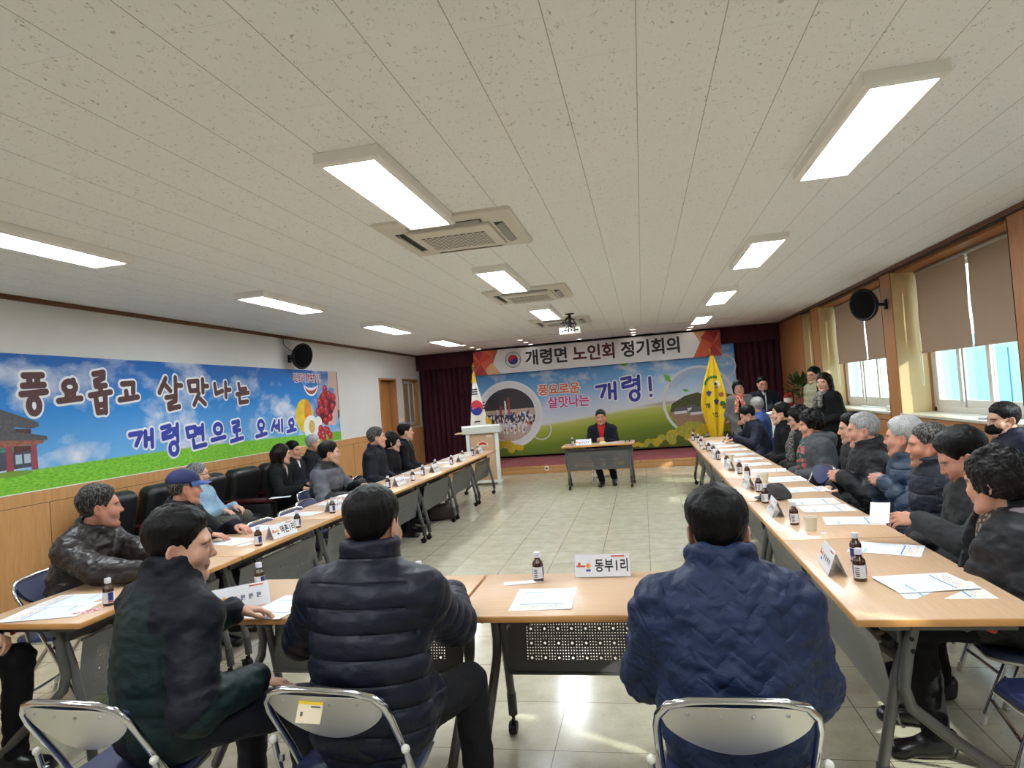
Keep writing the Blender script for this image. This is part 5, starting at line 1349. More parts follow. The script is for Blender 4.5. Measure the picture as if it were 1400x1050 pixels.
    for s, (El, Wr, a) in arms.items():
        d = unit(a['dl']) if 'dl' in a else unit(Wr - El); n = np.array(a['nl'], float) if 'nl' in a else np.array([0, 0, -1.])
        sd = np.cross(n, d) * -s   # thumb side: towards the body's middle when the palm faces down
        hv = a.get('curl', .42); tips[s] = hand_prims(F, Wr, d, n, sd, hv, a.get('spread', .16), a.get('thumb', .5), .95 * sc)
    V, Q = F.mesh(); q = (V - H) @ RH     # head-local
    base = np.array(s2l(o.get('skin', SKIN_BASE))); col = np.tile(base, (len(V), 1))
    def blend(m, c):
        m = np.clip(m, 0, 1)[:, None]; col[:] = col * (1 - m) + np.array(s2l(c)) * m
    inh = (np.abs(q) < .16).all(1).astype(float)
    g = lambda c, r: inh * np.exp(-(((q - np.array(c)) / np.array(r)) ** 2).sum(1))
    blend(.45 * (g((.045, .07, -.03), (.025, .03, .02)) + g((-.045, .07, -.03), (.025, .03, .02)) + g((0, .115, -.03), (.015, .02, .012))), (188, 110, 90))
    blend(.85 * (g((0, .093, -.068), (.02, .014, .0095))), (158, 84, 76) if not female else (176, 70, 74))
    blend(.5 * (g((.082, -.01, -.008), (.012, .03, .04)) + g((-.082, -.01, -.008), (.012, .03, .04))), (186, 108, 86))
    blend(.7 * inh * (q[:, 1] > .07) * np.clip(1.6 - np.abs(q[:, 2] + .0685) / max(.0024, vox * .55), 0, 1) * np.clip((1.15 - np.abs(q[:, 0]) / .021) * 4, 0, 1), (104, 52, 48))
    eb = o.get('brow', (52, 42, 38))
    for s in (-1, 1):
        ay = np.abs(q[:, 2] - (.0195 - .10 * np.maximum(0, s * q[:, 0] - .034))) / .0048; axx = np.abs(s * q[:, 0] - .034) / .019
        blend(.85 * inh * (q[:, 1] > .06) * np.clip(1.6 - ay, 0, 1) * np.clip((1.25 - axx) * 4, 0, 1), eb)
        ey = np.sqrt(((s * q[:, 0] - .0325) / .0125) ** 2 + ((q[:, 2] - .0005) / .0042) ** 2)
        if not o.get('closed'):
            blend(inh * (q[:, 1] > .055) * np.clip((1.15 - ey) * 4, 0, 1) * .9, (196, 184, 172))
            ir = np.sqrt(((s * q[:, 0] - .0325) / .0058) ** 2 + ((q[:, 2] - .0005) / .0050) ** 2); blend(inh * (q[:, 1] > .055) * np.clip((1.2 - ir) * 4, 0, 1), (34, 24, 20))
        blend(.7 * inh * (q[:, 1] > .06) * np.clip(1.5 - np.abs(q[:, 2] - .0062) / .0022, 0, 1) * np.clip((1.2 - np.abs(s * q[:, 0] - .033) / .015) * 4, 0, 1), (66, 44, 38))
    if o.get('stub'): blend(.35 * inh * (q[:, 2] < -.045) * (q[:, 1] > .02), (130, 100, 88))
    # short cropped hair shade on the scalp keeps the hairline soft
    sc_ = inh * (q[:, 2] > np.interp(q[:, 1], [-.09, -.03, .0, .03, .06, .085], [-.06, -.02, .02, .02, .055, .078])) * (q[:, 1] < .088) * np.clip((.0795 - np.abs(q[:, 0])) / .003, 0, 1)
    hrgb = o.get('hair', {}).get('rgb', (26, 24, 24)); blend(.85 * sc_ * (0 if o.get('bald') else 1), hrgb)
    np_mesh('body', V, Q, [M_SKIN], root, col)
    # ------------------------------------------------ hair
    hs = dict(kind='short'); hs.update(o.get('hair', {}))
    hm = hair_mat(hs.get('name', '%s%d' % (hs['kind'], int(hs.get('grey', 0) * 10))) + str(hs.get('rgb', '')), hs.get('rgb', (22, 20, 21)), hs.get('grey', 0.), curly=hs['kind'] in ('perm', 'long'))
    ho = hair_mesh(root, H, RH, hs, hm, max(vox, .0045))
    # ------------------------------------------------ jacket
    J = o.get('jacket', {}); pad = J.get('pad', .03); quilt = J.get('quilt', 0.); qamp = J.get('qamp', .010); jm = J['mats']
    hemz = J.get('hem', (pelv_z - .095) if sit else pelv_z - .16); pts2 = [P - .30, P + .30, N0 - .14, N0 + .14]
    for s in (-1, 1): pts2 += [arms[s][0] - .13, arms[s][0] + .13, arms[s][1] - .09, arms[s][1] + .09, S[s] - .13, S[s] + .13]
    pts2 = np.array(pts2); lo, hi = pts2.min(0), pts2.max(0); lo[2] = max(lo[2] if sit else hemz - .05, min(hemz, pts2[:, 2].min()) - .03)
    F = Field(*[np.arange(lo[i], hi[i] + cv, cv) for i in range(3)])
    def qm(lam, amp):
        return (lambda t: amp * (np.abs(np.sin(PI * t / lam)) ** .55 - .75)) if lam else None
    def qz(px, py, pz): return qamp * (np.abs(np.sin(PI * (pz) / quilt)) ** .55 - .75) if quilt else 0.
    RT = np.stack([side, fwd, up], 1)
    F.ell(P + up * .02 + fwd * .025, (.160 * sc + pad, .118 + pad * .7, .13 + pad), .0, 'add', RT); F.ell(P + up * tl * .36 + fwd * .012, (.148 * sc + pad + o.get('belly', 0) * .4, .118 + pad + o.get('belly', 0), .17 + pad), .06, 'add', RT)
    F.ell(P + up * tl * .70, (.150 * sc + pad, .112 + pad, .18 + pad * .4), .06, 'add', RT)
    if sit:
        for s in (-1, 1): F.cone(P + np.array([s * .06, .0, .0]), P + np.array([s * .10, .16, .01]), .095 + pad * .5, .085 + pad * .5, .04)
    else:
        F.cone(P, (0, 0, hemz + .05), .14 + pad, .15 + pad, .05, squash=((0, 1, 0), .82))
    for s in (-1, 1):
        El, Wr, a = arms[s]
        F.cone(N0 - up * .055, S[s] + up * .000, .050 + pad * .5, .060 + pad * .62, .06)
        F.cone(S[s] - up * .018, El, .056 * sc + pad * .66, .048 * sc + pad * .72, .045, mod=qm(quilt * .9, qamp * .8)); uw = unit(Wr - El)
        F.cone(El, Wr - uw * .012, .048 * sc + pad * .75, .034 * sc + pad * .55, .018, mod=qm(quilt * .9, qamp * .8))
    if quilt:   # horizontal channels of the padded torso
        sl, X, Y, Z = F.sub(lo - 1, hi + 1)
        hgt = (X - P[0]) * up[0] + (Y - P[1]) * up[1] + (Z - P[2]) * up[2]
        rad = np.sqrt((X - P[0] - up[0] * hgt) ** 2 + ((Y - P[1] - up[1] * hgt) * 1.1) ** 2)
        wgt = np.clip((.245 * sc - rad) / .03, 0, 1) * np.clip((tl - .03 - hgt) / .05, 0, 1)
        F.d -= (wgt * qamp * (np.abs(np.sin(PI * (hgt + J.get('qoff', 0.) + (J.get('qdiag', 0.) * np.abs(X)))/ quilt)) ** .5 - .72)).astype(np.float32)
    colr = J.get('collar', .05)
    if colr:
        colr += .024
        ax = unit(H + RH @ np.array([0, -.03, -.06]) - (N0 - up * .02)); c0 = N0 - up * .015 + fwd * J.get('cfwd', .004); cr_ = J.get('cr', .068 + pad * .25)
        F.func(c0 - .2, c0 + .2, lambda X, Y, Z: np.sqrt(np.maximum(np.abs((X - c0[0]) * ax[0] + (Y - c0[1]) * ax[1] + (Z - c0[2]) * ax[2] - colr * .5) - colr * .5, 0) ** 2 + (np.sqrt(np.maximum((X - c0[0]) ** 2 + (Y - c0[1]) ** 2 + (Z - c0[2]) ** 2 - ((X - c0[0]) * ax[0] + (Y - c0[1]) * ax[1] + (Z - c0[2]) * ax[2]) ** 2, 0)) - cr_) ** 2) - (.010 + pad * .22), .02)
    F.cone(N0 - up * .02, N0 + (H - N0) * .9 + RH @ np.array([0, -.01, 0]), .058 if not female else .052, .068, .006, 'cut')
    vcut = J.get('vcut', 0.)
    if vcut:   # open front: a wedge widening to the neck, plus an optional full-length gap
        wv = J.get('vw', .075)
        def wedge(X, Y, Z):
            h = (X - N0[0]) * up[0] + (Y - N0[1]) * up[1] + (Z - N0[2]) * up[2]; y = (X - N0[0]) * fwd[0] + (Y - N0[1]) * fwd[1] + (Z - N0[2]) * fwd[2]
            w_ = np.clip((h + vcut) / vcut, 0, 1.3) * wv + J.get('gap', -.01); return np.maximum(np.abs(X - N0[0]) - w_, .02 - y)
        F.func(N0 - np.array([.2, .4, .6]), N0 + np.array([.2, .4, .1]), wedge, .008, 'cut')
    # hem and cuff ends
    if sit: F.func(lo - 1, (9, 9, hemz), lambda X, Y, Z: Z - hemz + 0 * X + 0 * Y, .01, 'cut')
    else: F.func(lo - 1, (9, 9, hemz), lambda X, Y, Z: np.maximum(Z - hemz, -9) + 0 * X + 0 * Y, .006, 'cut')
    V, Q = F.mesh(); N = vert_normals(V, Q)
    wr = J.get('wrinkle', .004); sv = V * np.array([1, 1, 1.8])
    V = V + N * (wr * vnoise(sv + name.__len__(), 16) + wr * .6 * vnoise(sv + 3.3, 36))[:, None]
    if J.get('crumple'):   # fine all-over quilted puckers
        a = V @ unit(np.array([1, .3, .9])) * 30; b = V @ unit(np.array([-1, .2, .8])) * 30
        V = V + N * (J['crumple'] * (np.abs(np.sin(a + 1.5 * vnoise(V, 9))) ** .5 * np.abs(np.sin(b + 1.5 * vnoise(V + 2, 9))) ** .5 - .5))[:, None]
    mi = None; fc = V[Q].mean(1)
    if 'zone' in J: mi = J['zone'](fc, dict(P=P, N=N0, H=H, S=S, arms=arms, up=up, fwd=fwd, tl=tl))
    jo = np_mesh('jacket', V, Q, jm, root, None, mi)
    hq = (V - P) @ up + J.get('qoff', 0.); best = np.full(len(V), .115)
    for s in (-1, 1):
        El, Wr, a = arms[s]; S2 = S[s] - up * .018
        for a_, b_, o_ in ((S2, El, 0.), (El, Wr, np.linalg.norm(El - S2))):
            dd = seg_d(V, a_, b_); t_ = np.clip(((V - a_) @ (b_ - a_)) / ((b_ - a_) @ (b_ - a_)), -.2, 1); m_ = (dd < best) & (np.abs((V - P) @ shv) > .17 * sc); best = np.where(m_, dd, best); hq = np.where(m_, (t_ * np.linalg.norm(b_ - a_) + o_) / .9, hq)
    jo.data.attributes.new('quilt', 'FLOAT', 'POINT').data.foreach_set('value', hq.astype(np.float32))
    if J.get('zip'):
        mb = MB(); pth = []
        for h in np.linspace(.02, tl * .96, 14):
            c = P + up * h; d_ = F.d; j = np.arange(.0, .35, .004); pt = c[None] + fwd[None] * j[:, None]
            idx = [np.clip(np.searchsorted(F.ax[i], pt[:, i]), 0, F.d.shape[i] - 1) for i in range(3)]; dv = F.d[idx[0], idx[1], idx[2]]
            k_ = np.argmax(dv > 0) if (dv > 0).any() else 0
            if dv[0] < 0 and k_ > 0: pth.append(tuple(pt[k_] + fwd * .002))
        if len(pth) > 3: mb.tube(pth, .0035, J['zip'], 6); mb.build('zipper', jo)
    # ------------------------------------------------ shirt under an open jacket
    if 'shirt' in o:
        F = Field(*[np.arange(lo[i], hi[i] + .012, .012 if cv > .008 else .008) for i in range(3)])
        F.ell(P + up * .05, (.150, .118, .14), .0, 'add', RT); F.ell(P + up * tl * .36, (.14 + pad * .3, .112 + pad * .45, .17), .06, 'add', RT); F.ell(P + up * tl * .70, (.142 + pad * .3, .108 + pad * .45, .18), .06, 'add', RT)
        for s in (-1, 1): F.cone(N0 - up * .055, S[s], .05, .045, .05)
        hh = o.get('neck_h', .02); F.cone(N0 - up * .02, N0 + unit(H - N0) * hh, nr + .010, nr + .008, .02); F.cone(N0 + unit(H - N0) * hh, N0 + (H - N0) * 1.2, nr + .004, nr + .012, .004, 'cut')
        V, Q = F.mesh(); np_mesh('shirt', V, Q, [o['shirt']], root)
    # ------------------------------------------------ trousers and shoes
    tm = o.get('trousers', cloth_mat('black trousers', (26, 26, 30)))
    if not o.get('nolegs'):
        pts3 = np.array([P - .22, P + .22] + [q for s in (-1, 1) for q in (legs[s][1] - .13, legs[s][1] + .13, legs[s][2] - .10, legs[s][2] + .10)]); lo3, hi3 = pts3.min(0), pts3.max(0); lo3[2] = .01
        tv = max(cv, .010); F = Field(*[np.arange(lo3[i], hi3[i] + tv, tv) for i in range(3)])
        F.ell(P + np.array([0, -.01, -.01]), (.155, .12, .10), .0)
        for s in (-1, 1):
            hip, K, A = legs[s]; F.cone(hip, K, .082, .066, .035); F.cone(K, A + np.array([0, 0, .0]), .066, .052, .02)
        F.func(lo3 - 1, (9, 9, .05), lambda X, Y, Z: Z - .046 + 0 * X + 0 * Y, .004, 'cut')
        if sit: F.func(lo3 - 1, (9, 9, 9), lambda X, Y, Z: np.maximum(Z - .462, Y - .17) * 1. + 0 * X, .01, 'cut') if False else None
        V, Q = F.mesh(); N = vert_normals(V, Q); V = V + N * (.005 * vnoise(V * np.array([1, 1, 2.2]) + 5, 17) + .003 * vnoise(V + 1, 40))[:, None]
        np_mesh('trousers', V, Q, [tm], root)
        sm = o.get('shoes', mat('black shoe leather', (20, 19, 20), .3))
        for s in (-1, 1):
            A = legs[s][2]; df = o.get('footdir', {}).get(s, (s * .12, 1, 0)); df = unit(df); B = np.array([A[0], A[1], 0])
            a0 = B - df * .06; a1 = B + df * .17; l_, h_ = np.minimum(a0, a1) - .07, np.maximum(a0, a1) + .07; l_[2] = -.004; h_[2] = .13
            F = Field(*[np.arange(l_[i], h_[i] + .007, .007) for i in range(3)]); z = lambda p, q_: np.array([p[0], p[1], q_])
            F.cone(z(B - df * .035, .045), z(B + df * .02, .06), .040, .040, .0); F.cone(z(B + df * .02, .05), z(B + df * .14, .028), .042, .034, .03); F.ell(z(B + df * .13, .026), (.042, .042, .028), .02)
            F.cone(z(B - df * .04, .085), z(B - df * .01, .10), .040, .040, .02); F.cone(z(B - df * .03, .10), z(B - df * .03, .2), .032, .034, .0, 'cut')
            F.func(l_ - 1, (9, 9, .0), lambda X, Y, Z: Z - 0.0015 + 0 * X + 0 * Y, .003, 'cut'); V, Q = F.mesh(); np_mesh('shoe', V, Q, [sm], root)
    # ------------------------------------------------ accessories
    toW = lambda p: tuple(H + RH @ np.array(p, float))
    if o.get('glasses'):
        gm = o['glasses']; mb = MB(); X = Matrix(((RH[0, 0], RH[0, 1], RH[0, 2], H[0]), (RH[1, 0], RH[1, 1], RH[1, 2], H[1]), (RH[2, 0], RH[2, 1], RH[2, 2], H[2]), (0, 0, 0, 1)))
        for s in (-1, 1):
            rim = [(s * .034 + .0245 * math.copysign(abs(math.cos(t)) ** .8, math.cos(t)), .108 - .006 * abs(math.cos(t)) * (1 if s * math.cos(t) > 0 else 0), -.002 + .0175 * math.copysign(abs(math.sin(t)) ** .8, math.sin(t))) for t in np.linspace(0, 2 * PI, 21)[:-1]]
            mb.tube(rim, .0016 if o.get('thin') else .0024, gm, 6, True, M=X)
            mb.tube([(s * .0585, .102, .004), (s * .076, .07, .006), (s * .084, .0, .006), (s * .084, -.018, -.006)], .0018 if o.get('thin') else .0026, gm, 6, M=X)
        mb.tube([(-.010, .109, .001), (0, .113, .004), (.010, .109, .001)], .0018, gm, 6, M=X); mb.build('glasses', root)
    if o.get('mask'):
        F = Field(*[np.arange(-.085, .0851, .005), np.arange(-.02, .15, .005), np.arange(-.14, .02, .005)])
        F.ell((0, .040, -.055), (.068, .074, .062), .0); F.cone((0, .095, -.02), (0, .108, -.06), .026, .030, .03); F.cone((0, .06, .03), (0, .2, .03), .055, .055, .0, 'cut')
        F.func((-1, -1, -1), (1, .035, 1), lambda X, Y, Z: Y - .034 + 0 * X + 0 * Z, .0, 'cut'); F.ell((0, .034, -.055), (.062, .066, .058), .0, 'cut'); V, Q = F.mesh()
        fm = np_mesh('face_mask', V @ RH.T + H, Q, [o['mask']], root); mb = MB()
        for s in (-1, 1):
            mb.tube([toW((s * .060, .045, -.03)), toW((s * .080, .01, .0)), toW((s * .084, -.022, .0))], .0018, o['mask'], 6); mb.tube([toW((s * .062, .04, -.08)), toW((s * .080, .0, -.05)), toW((s * .084, -.022, -.02))], .0018, o['mask'], 6)
        mb.build('mask_strap', fm)
    if o.get('cap'):
        cm, bm_ = o['cap']; n = [np.arange(-.13, .131, .005), np.arange(-.14, .24, .005), np.arange(-.04, .2, .005)]
        F = Field(*n); F.ell((0, -.014, .052), (.094, .115, .092), .0); F.func((-1, -1, -1), (1, 1, .0401), lambda X, Y, Z: Z - (.040 + .12 * 0 * Y) + 0 * X + 0 * Y, .004, 'cut'); F.ell((0, -.014, .034), (.086, .107, .084), .0, 'cut')
        V, Q = F.mesh(); co_ = np_mesh('cap', V @ RH.T + H, Q, [cm], root)
        def br(u, v):
            a = (u - .5) * 2.5; r = 1 + v * .78 * max(0, math.cos(a * .62)) ; return toW((.093 * math.sin(a) * (1 + v * .05), -.014 + .113 * math.cos(a) * r - v * .006, .052 - .018 * v - .02 * math.sin(a) ** 2 * v))
        MB().grid(br, 24, 8, bm_, thick=.005).build('cap_brim', co_)
    if o.get('scarf'):
        smt, style = o['scarf']; F = Field(*[np.arange(N0[i] - .2 - (.16 if i == 2 else 0), N0[i] + .22, .009) for i in range(3)]); c0 = N0 + fwd * .012 - up * .008
        for k in range(16):
            t0, t1 = 2 * PI * k / 16, 2 * PI * (k + 1) / 16; f = lambda t: c0 + side * .076 * math.cos(t) + fwd * .082 * math.sin(t) + up * (.012 * math.cos(t * 3) - .022 * max(0, math.sin(t))); F.cone(f(t0), f(t1), .027, .027, .012)
        L_ = .26 if style == 'long' else .17
        for s in ((-1, 1) if style != 'side' else (-1,)):
            a = c0 + fwd * .095 + side * s * .02; b = a - up * L_ * .5 + fwd * .052 + side * s * .03; c_ = b - up * L_ * .5 + fwd * .012 + side * s * .01; F.cone(a, b, .03, .032, .014); F.cone(b, c_, .032, .036, .014)
        V, Q = F.mesh(); N = vert_normals(V, Q); V = V + N * (.005 * vnoise(V, 40))[:, None]; np_mesh('scarf', V, Q, [smt], root)
    if o.get('hood'):
        F = Field(*[np.arange(N0[i] - .26, N0[i] + .22, .010) for i in range(3)]); c0 = N0 - fwd * .075 - up * .0
        for k in range(14):
            t0, t1 = -.5 + (PI + 1.0) * k / 14 + PI - .0, -.5 + (PI + 1.0) * (k + 1) / 14 + PI; f = lambda t: c0 + side * .115 * math.cos(t) + fwd * .10 * (math.sin(t) + .45) + up * (.02 * math.sin(t)); F.cone(f(t0), f(t1), .042, .042, .02)
        F.ell(c0 - fwd * .04 - up * .06, (.11, .05, .09), .05)
        V, Q = F.mesh(); N = vert_normals(V, Q); V = V + N * (.005 * vnoise(V, 30))[:, None]; np_mesh('hood', V, Q, [o['hood']], root)
    info = dict(root=root, loc=loc, th=th, H=H, RH=RH, P=P, N0=N0, up=up, fwd=fwd, arms=arms, tips=tips, Rz=Rz, legs=legs)
    if sit and o.get('chair', True):
        cx = loc + Rz @ np.array([0, -.06 + o.get('chair_dy', 0.), 0])
        if 'chair_at' in o: cx = o['chair_at']
        if isinstance(o.get('chair'), str): place_chair(cx[0], cx[1], math.radians(o['chair_rot']) if 'chair_at' in o else th + math.radians(o.get('chair_rot', 0.)), o['chair'], 'folding chairs')
    return info

# ================================================================== the people
def clasp(y, z, x=0., up_=0.):
    return dict(lh=dict(at=(x - .075, y - .07, z), dl=(.70, .62, .10 + up_), nl=(.75, -.60, -.35), curl=[.62, .66, .70, .74], thumb=.7, pole=(-.6, -.3, -.8)),
                rh=dict(at=(x + .080, y - .085, z - .012), dl=(-.72, .60, .16 + up_), nl=(-.60, -.62, -.4), curl=[.5, .55, .6, .66], thumb=.6, pole=(.6, -.3, -.8)))
def rest(s, x, y, z, curl=.32, inw=.35, down=-.24, pole=None):
    return dict(at=(x, y, max(z, .785) if z > .7 else z), dl=(-s * inw, 1, down), nl=(0, -.1, -1), curl=curl, thumb=.35, pole=pole or (s * .7, -.35, -.7))
def thigh(s, x=.15, y=.27, z=.645): return dict(at=(s * x, y, z), dl=(-s * .15, 1, -.35), nl=(0, -.3, -1), curl=.38, thumb=.3)
def under(s, x=.12, y=.25, z=.62): return dict(at=(s * x, y, z), dl=(-s * .3, 1, -.2), nl=(0, -.2, -1), hide=True)
H_BLACK = dict(kind='short', rgb=(22, 20, 21)); H_DARKG = dict(kind='short', rgb=(40, 36, 34), grey=.35, name='pepper', greyrgb=(120, 116, 112))
H_GREY = dict(kind='short', rgb=(104, 104, 104), grey=.85, name='grey'); H_SALT = dict(kind='short', rgb=(58, 55, 54), grey=.6, name='salt')
C_NAVYBLK = cloth_mat('navy black', (27, 29, 42), .6); C_BLACK = cloth_mat('soft black', (24, 24, 27), .8); C_NAVY = cloth_mat('deep navy', (30, 34, 56), .62)
C_PUFFN = cloth_mat('puffer navy', (25, 28, 48), .48, wrinkle=.35, spec=.4, quilt=.074); C_PUFFB = cloth_mat('puffer black', (34, 35, 40), .5, wrinkle=.35, spec=.4); C_PUFFBL = cloth_mat('puffer blue', (48, 66, 92), .42, wrinkle=.35, spec=.45, quilt=.095)
C_BLUE = cloth_mat('quilted blue', (36, 51, 88), .55, wrinkle=.6, spec=.4, quilt=.062, zig=.9); C_GREEN = cloth_mat('forest green', (30, 50, 50), .6, wrinkle=.4, spec=.35); C_SHN = cloth_mat('shell navy', (24, 26, 38), .6, wrinkle=.4)
C_LEATH = cloth_mat('leather jacket', (52, 46, 46), .36, wrinkle=.9, spec=.5); C_FLEECE = cloth_mat('charcoal fleece', (62, 64, 66), .95, bump=2., wrinkle=.1); C_GREYPUFF = cloth_mat('grey puffer', (92, 92, 102), .5, wrinkle=.3)
C_KHAKI = cloth_mat('khaki puffer', (150, 148, 120), .6, wrinkle=.3); C_LBLUE = cloth_mat('pale blue knit', (132, 158, 178), .9); C_MIDBLUE = cloth_mat('mid blue', (50, 78, 136), .6, wrinkle=.4); C_OLIVE = cloth_mat('olive black', (46, 46, 40), .8)
C_SUIT = cloth_mat('dark suit', (26, 28, 38), .75, wrinkle=.1); C_WHITE = cloth_mat('white shirt', (220, 220, 222), .8); C_RED = cloth_mat('red shirt', (176, 34, 38), .8); C_BEIGE = cloth_mat('beige knit', (176, 156, 146), .9); C_TEAL = cloth_mat('teal shirt', (64, 100, 116), .8)
C_TWEED = tweed_mat('grey tweed', (84, 84, 86), (128, 128, 128)); C_TWEEDD = tweed_mat('dark tweed', (62, 64, 68), (92, 94, 98)); C_GREYT = cloth_mat('grey trousers', (92, 90, 84), .85); C_DGREY = cloth_mat('dark grey trousers', (40, 40, 44), .8)
C_LILAC = cloth_mat('lilac lining', (150, 136, 142), .9)
M_GLB = mat('black glasses', (18, 18, 20), .3); M_GLS = mat('thin metal glasses', (120, 116, 110), .3, .9); M_ZIP = mat('zip metal', (150, 146, 136), .35, .9)
NEAR = dict(vox=.0045, cvox=.0075); MID = dict(vox=.006, cvox=.010); FAR = dict(vox=.008, cvox=.014)

def zone_green(fc, j):
    h = (fc - j['P']) @ j['up']; x = np.abs(fc[:, 0] - j['P'][0]); m = np.zeros(len(fc), int)
    m[(h > j['tl'] * .74 - .25 * (.16 - x)) & (x > .085 + .25 * (j['tl'] - h))] = 1; m[h > j['tl'] - .005] = 1
    for s in (-1, 1):
        El, Wr, _ = j['arms'][s]; arm = np.minimum(seg_d(fc, j['S'][s], El), seg_d(fc, El, Wr)) < .102; low = (fc - El) @ (unit(Wr - El) + unit(El - j['S'][s])) > .0
        t = ((fc - El) @ (Wr - El)) / ((Wr - El) @ (Wr - El)); out = x > .185
        m[arm & out & ~low] = 1; m[arm & low] = 0; m[arm & low & (t > .92)] = 1
    return m
def zone_grey(fc, j):
    h = (fc - j['P']) @ j['up']; m = (h < j['tl'] * .52).astype(int)
    for s in (-1, 1):
        El, Wr, _ = j['arms'][s]; du = seg_d(fc, j['S'][s], El); dl_ = seg_d(fc, El, Wr); m[(du < .1) & (np.abs(fc[:, 0]) > .16)] = 0; m[(dl_ < .1) & (dl_ < du)] = 1
    m[h > j['tl'] - .01] = 1
    return m
CH_F = 'grey metal folding chair with navy cushions '
# --- near row, seen from behind
p1 = person('green_jacket', 'man seen from behind in a dark green and navy jacket, head turned right', (-1.64, 2.02, 1.125), -24, **NEAR, head_rot=(-36, 6, 3), lean=.16, hair=dict(kind='short', rgb=(24, 21, 20), name='black', nape=-.075, tuft=1, thick=.021), jacket=dict(mats=[C_GREEN, C_SHN], zone=zone_green, pad=.036, wrinkle=.006, collar=.07, cr=.082), trousers=C_NAVYBLK,
    lh=rest(-1, -.20, .42, .775), rh=dict(world=(-1.375, 2.02, .66), d=(.75, .55, -.35), n=(0, -.2, -1), curl=.3, thumb=.3, pole=(.35, -1, -.3)), knee={1: (.26, .36, .52), -1: (-.12, .42, .5)}, foot={1: (.28, .40, .09), -1: (-.12, .40, .09)}, chair=CH_F + 'under the man in the dark green jacket', chair_rot=-3., chair_at=(-1.75, 1.80), sc=1.02, belly=.01)
p2 = person('striped_puffer', 'man seen from behind in a navy puffer jacket with horizontal quilting', (-.93, 2.07, 1.158), -2, **NEAR, head_rot=(-4, 10, -2), lean=.17, hair=dict(kind='short', rgb=(23, 20, 20), name='black thin', nape=-.058, thick=.018), jacket=dict(mats=[C_PUFFN], pad=.042, quilt=.074, qamp=.013, wrinkle=.004, collar=.075, cr=.080, hem=.455), trousers=C_DGREY,
    lh=rest(-1, -.26, .44, .775, inw=.5), rh=dict(world=(-.80, 2.47, .805), d=(-.28, .95, -.15), n=(0, 0, -1), curl=.4, thumb=.5, pole=(.55, -.1, -1)), knee={1: (.21, .42, .52), -1: (-.16, .42, .5)}, foot={1: (.24, .36, .09), -1: (-.16, .36, .09)}, chair='shiny metal folding chair with a yellow topped sticker under the striped puffer jacket', chair_rot=-4., chair_at=(-.985, 1.91), sc=1.02, belly=.015)
p3 = person('blue_quilted', 'man seen from behind in a blue crinkle quilted jacket with high collar', (.19, 2.08, 1.098), 2, **NEAR, head_rot=(4, 8, 2), lean=.20, hair=dict(kind='short', rgb=(20, 18, 19), name='black', nape=-.078, tuft=1, thick=.022), jacket=dict(mats=[C_BLUE], pad=.050, crumple=.010, wrinkle=.008, collar=.08, cr=.084, hem=.455), trousers=C_NAVYBLK,
    lh=rest(-1, -.16, .42, .765, inw=.6, pole=(-.35, -.2, -1)), rh=rest(1, .17, .40, .70, inw=.8, pole=(.35, -.2, -1)), knee={1: (.17, .42, .5), -1: (-.15, .42, .5)}, chair_rot=0., chair_at=(.17, 1.885), chair='brushed metal folding chair under the man in the blue quilted jacket', sc=1.06, belly=.02)
# --- left row
person('black_leather_sleeve', 'person in black at the left edge, hands held below the table', (-3.17, 2.34, 1.12), -80, **MID, head_rot=(10, 25, 0), lean=.25, jacket=dict(mats=[C_LEATH], pad=.03), chair=CH_F + 'at the left edge of the near left table', lh=dict(at=(-.06, .36, .665), dl=(.3, .9, -.1), nl=(.5, -.2, -.85), curl=.6, thumb=.7), rh=dict(at=(.10, .32, .655), dl=(-.35, .9, .0), nl=(-.6, -.2, .75), curl=.55, thumb=.7))
p4 = person('leather_jacket', 'man in a black leather jacket with swept dark hair, leaning on the left table', (-3.16, 3.25, 1.105), -78, **NEAR, head_rot=(32, 0, 0), lean=.30, skin=(190, 132, 110), hair=dict(kind='short', rgb=(42, 36, 33), grey=.25, name='dark pepper', tuft=1, recede=.012, greyrgb=(110, 104, 100)), stub=1, jacket=dict(mats=[C_LEATH], pad=.036, wrinkle=.008, collar=.045, cr=.082, zip=M_ZIP), shirt=C_BLACK,
    lh=dict(world=(-2.66, 3.20, .780), d=(.9, -.35, -.1), n=(-.2, -.5, -.8), curl=.5, pole=(-.8, -.5, -.4)), rh=dict(world=(-2.70, 3.02, .785), d=(.8, .55, -.1), n=(0, .2, -1), curl=.5, pole=(.8, -.4, -.5)), chair=CH_F + 'behind the man in the black leather jacket', belly=.02)
person('navy_cap', 'man in a blue cap and navy jacket at the left table', (-3.28, 4.12, 1.095), -82, **NEAR, head_rot=(40, 3, 0), lean=.20, skin=(194, 138, 116), hair=H_DARKG, cap=(cloth_mat('cap navy', (40, 48, 100), .6), cloth_mat('brim blue', (54, 84, 146), .55)), jacket=dict(mats=[C_NAVYBLK], pad=.034, collar=.05), lh=rest(-1, -.14, .42, .765), rh=rest(1, .16, .36, .765), chair=CH_F + 'under the man in the blue cap')
person('two_tone_puffer', 'young man in a grey and black puffer jacket, midway along the left table', (-3.28, 6.33, 1.13), -86, **MID, head_rot=(26, 0, 0), lean=.12, hair=H_BLACK, jacket=dict(mats=[C_GREYPUFF, C_PUFFB], zone=zone_grey, pad=.045, quilt=.12, qamp=.010, collar=.05, cr=.08), lh=rest(-1, -.12, .38, .765), rh=rest(1, .16, .34, .68), chair=CH_F + 'under the man in the grey and black puffer')
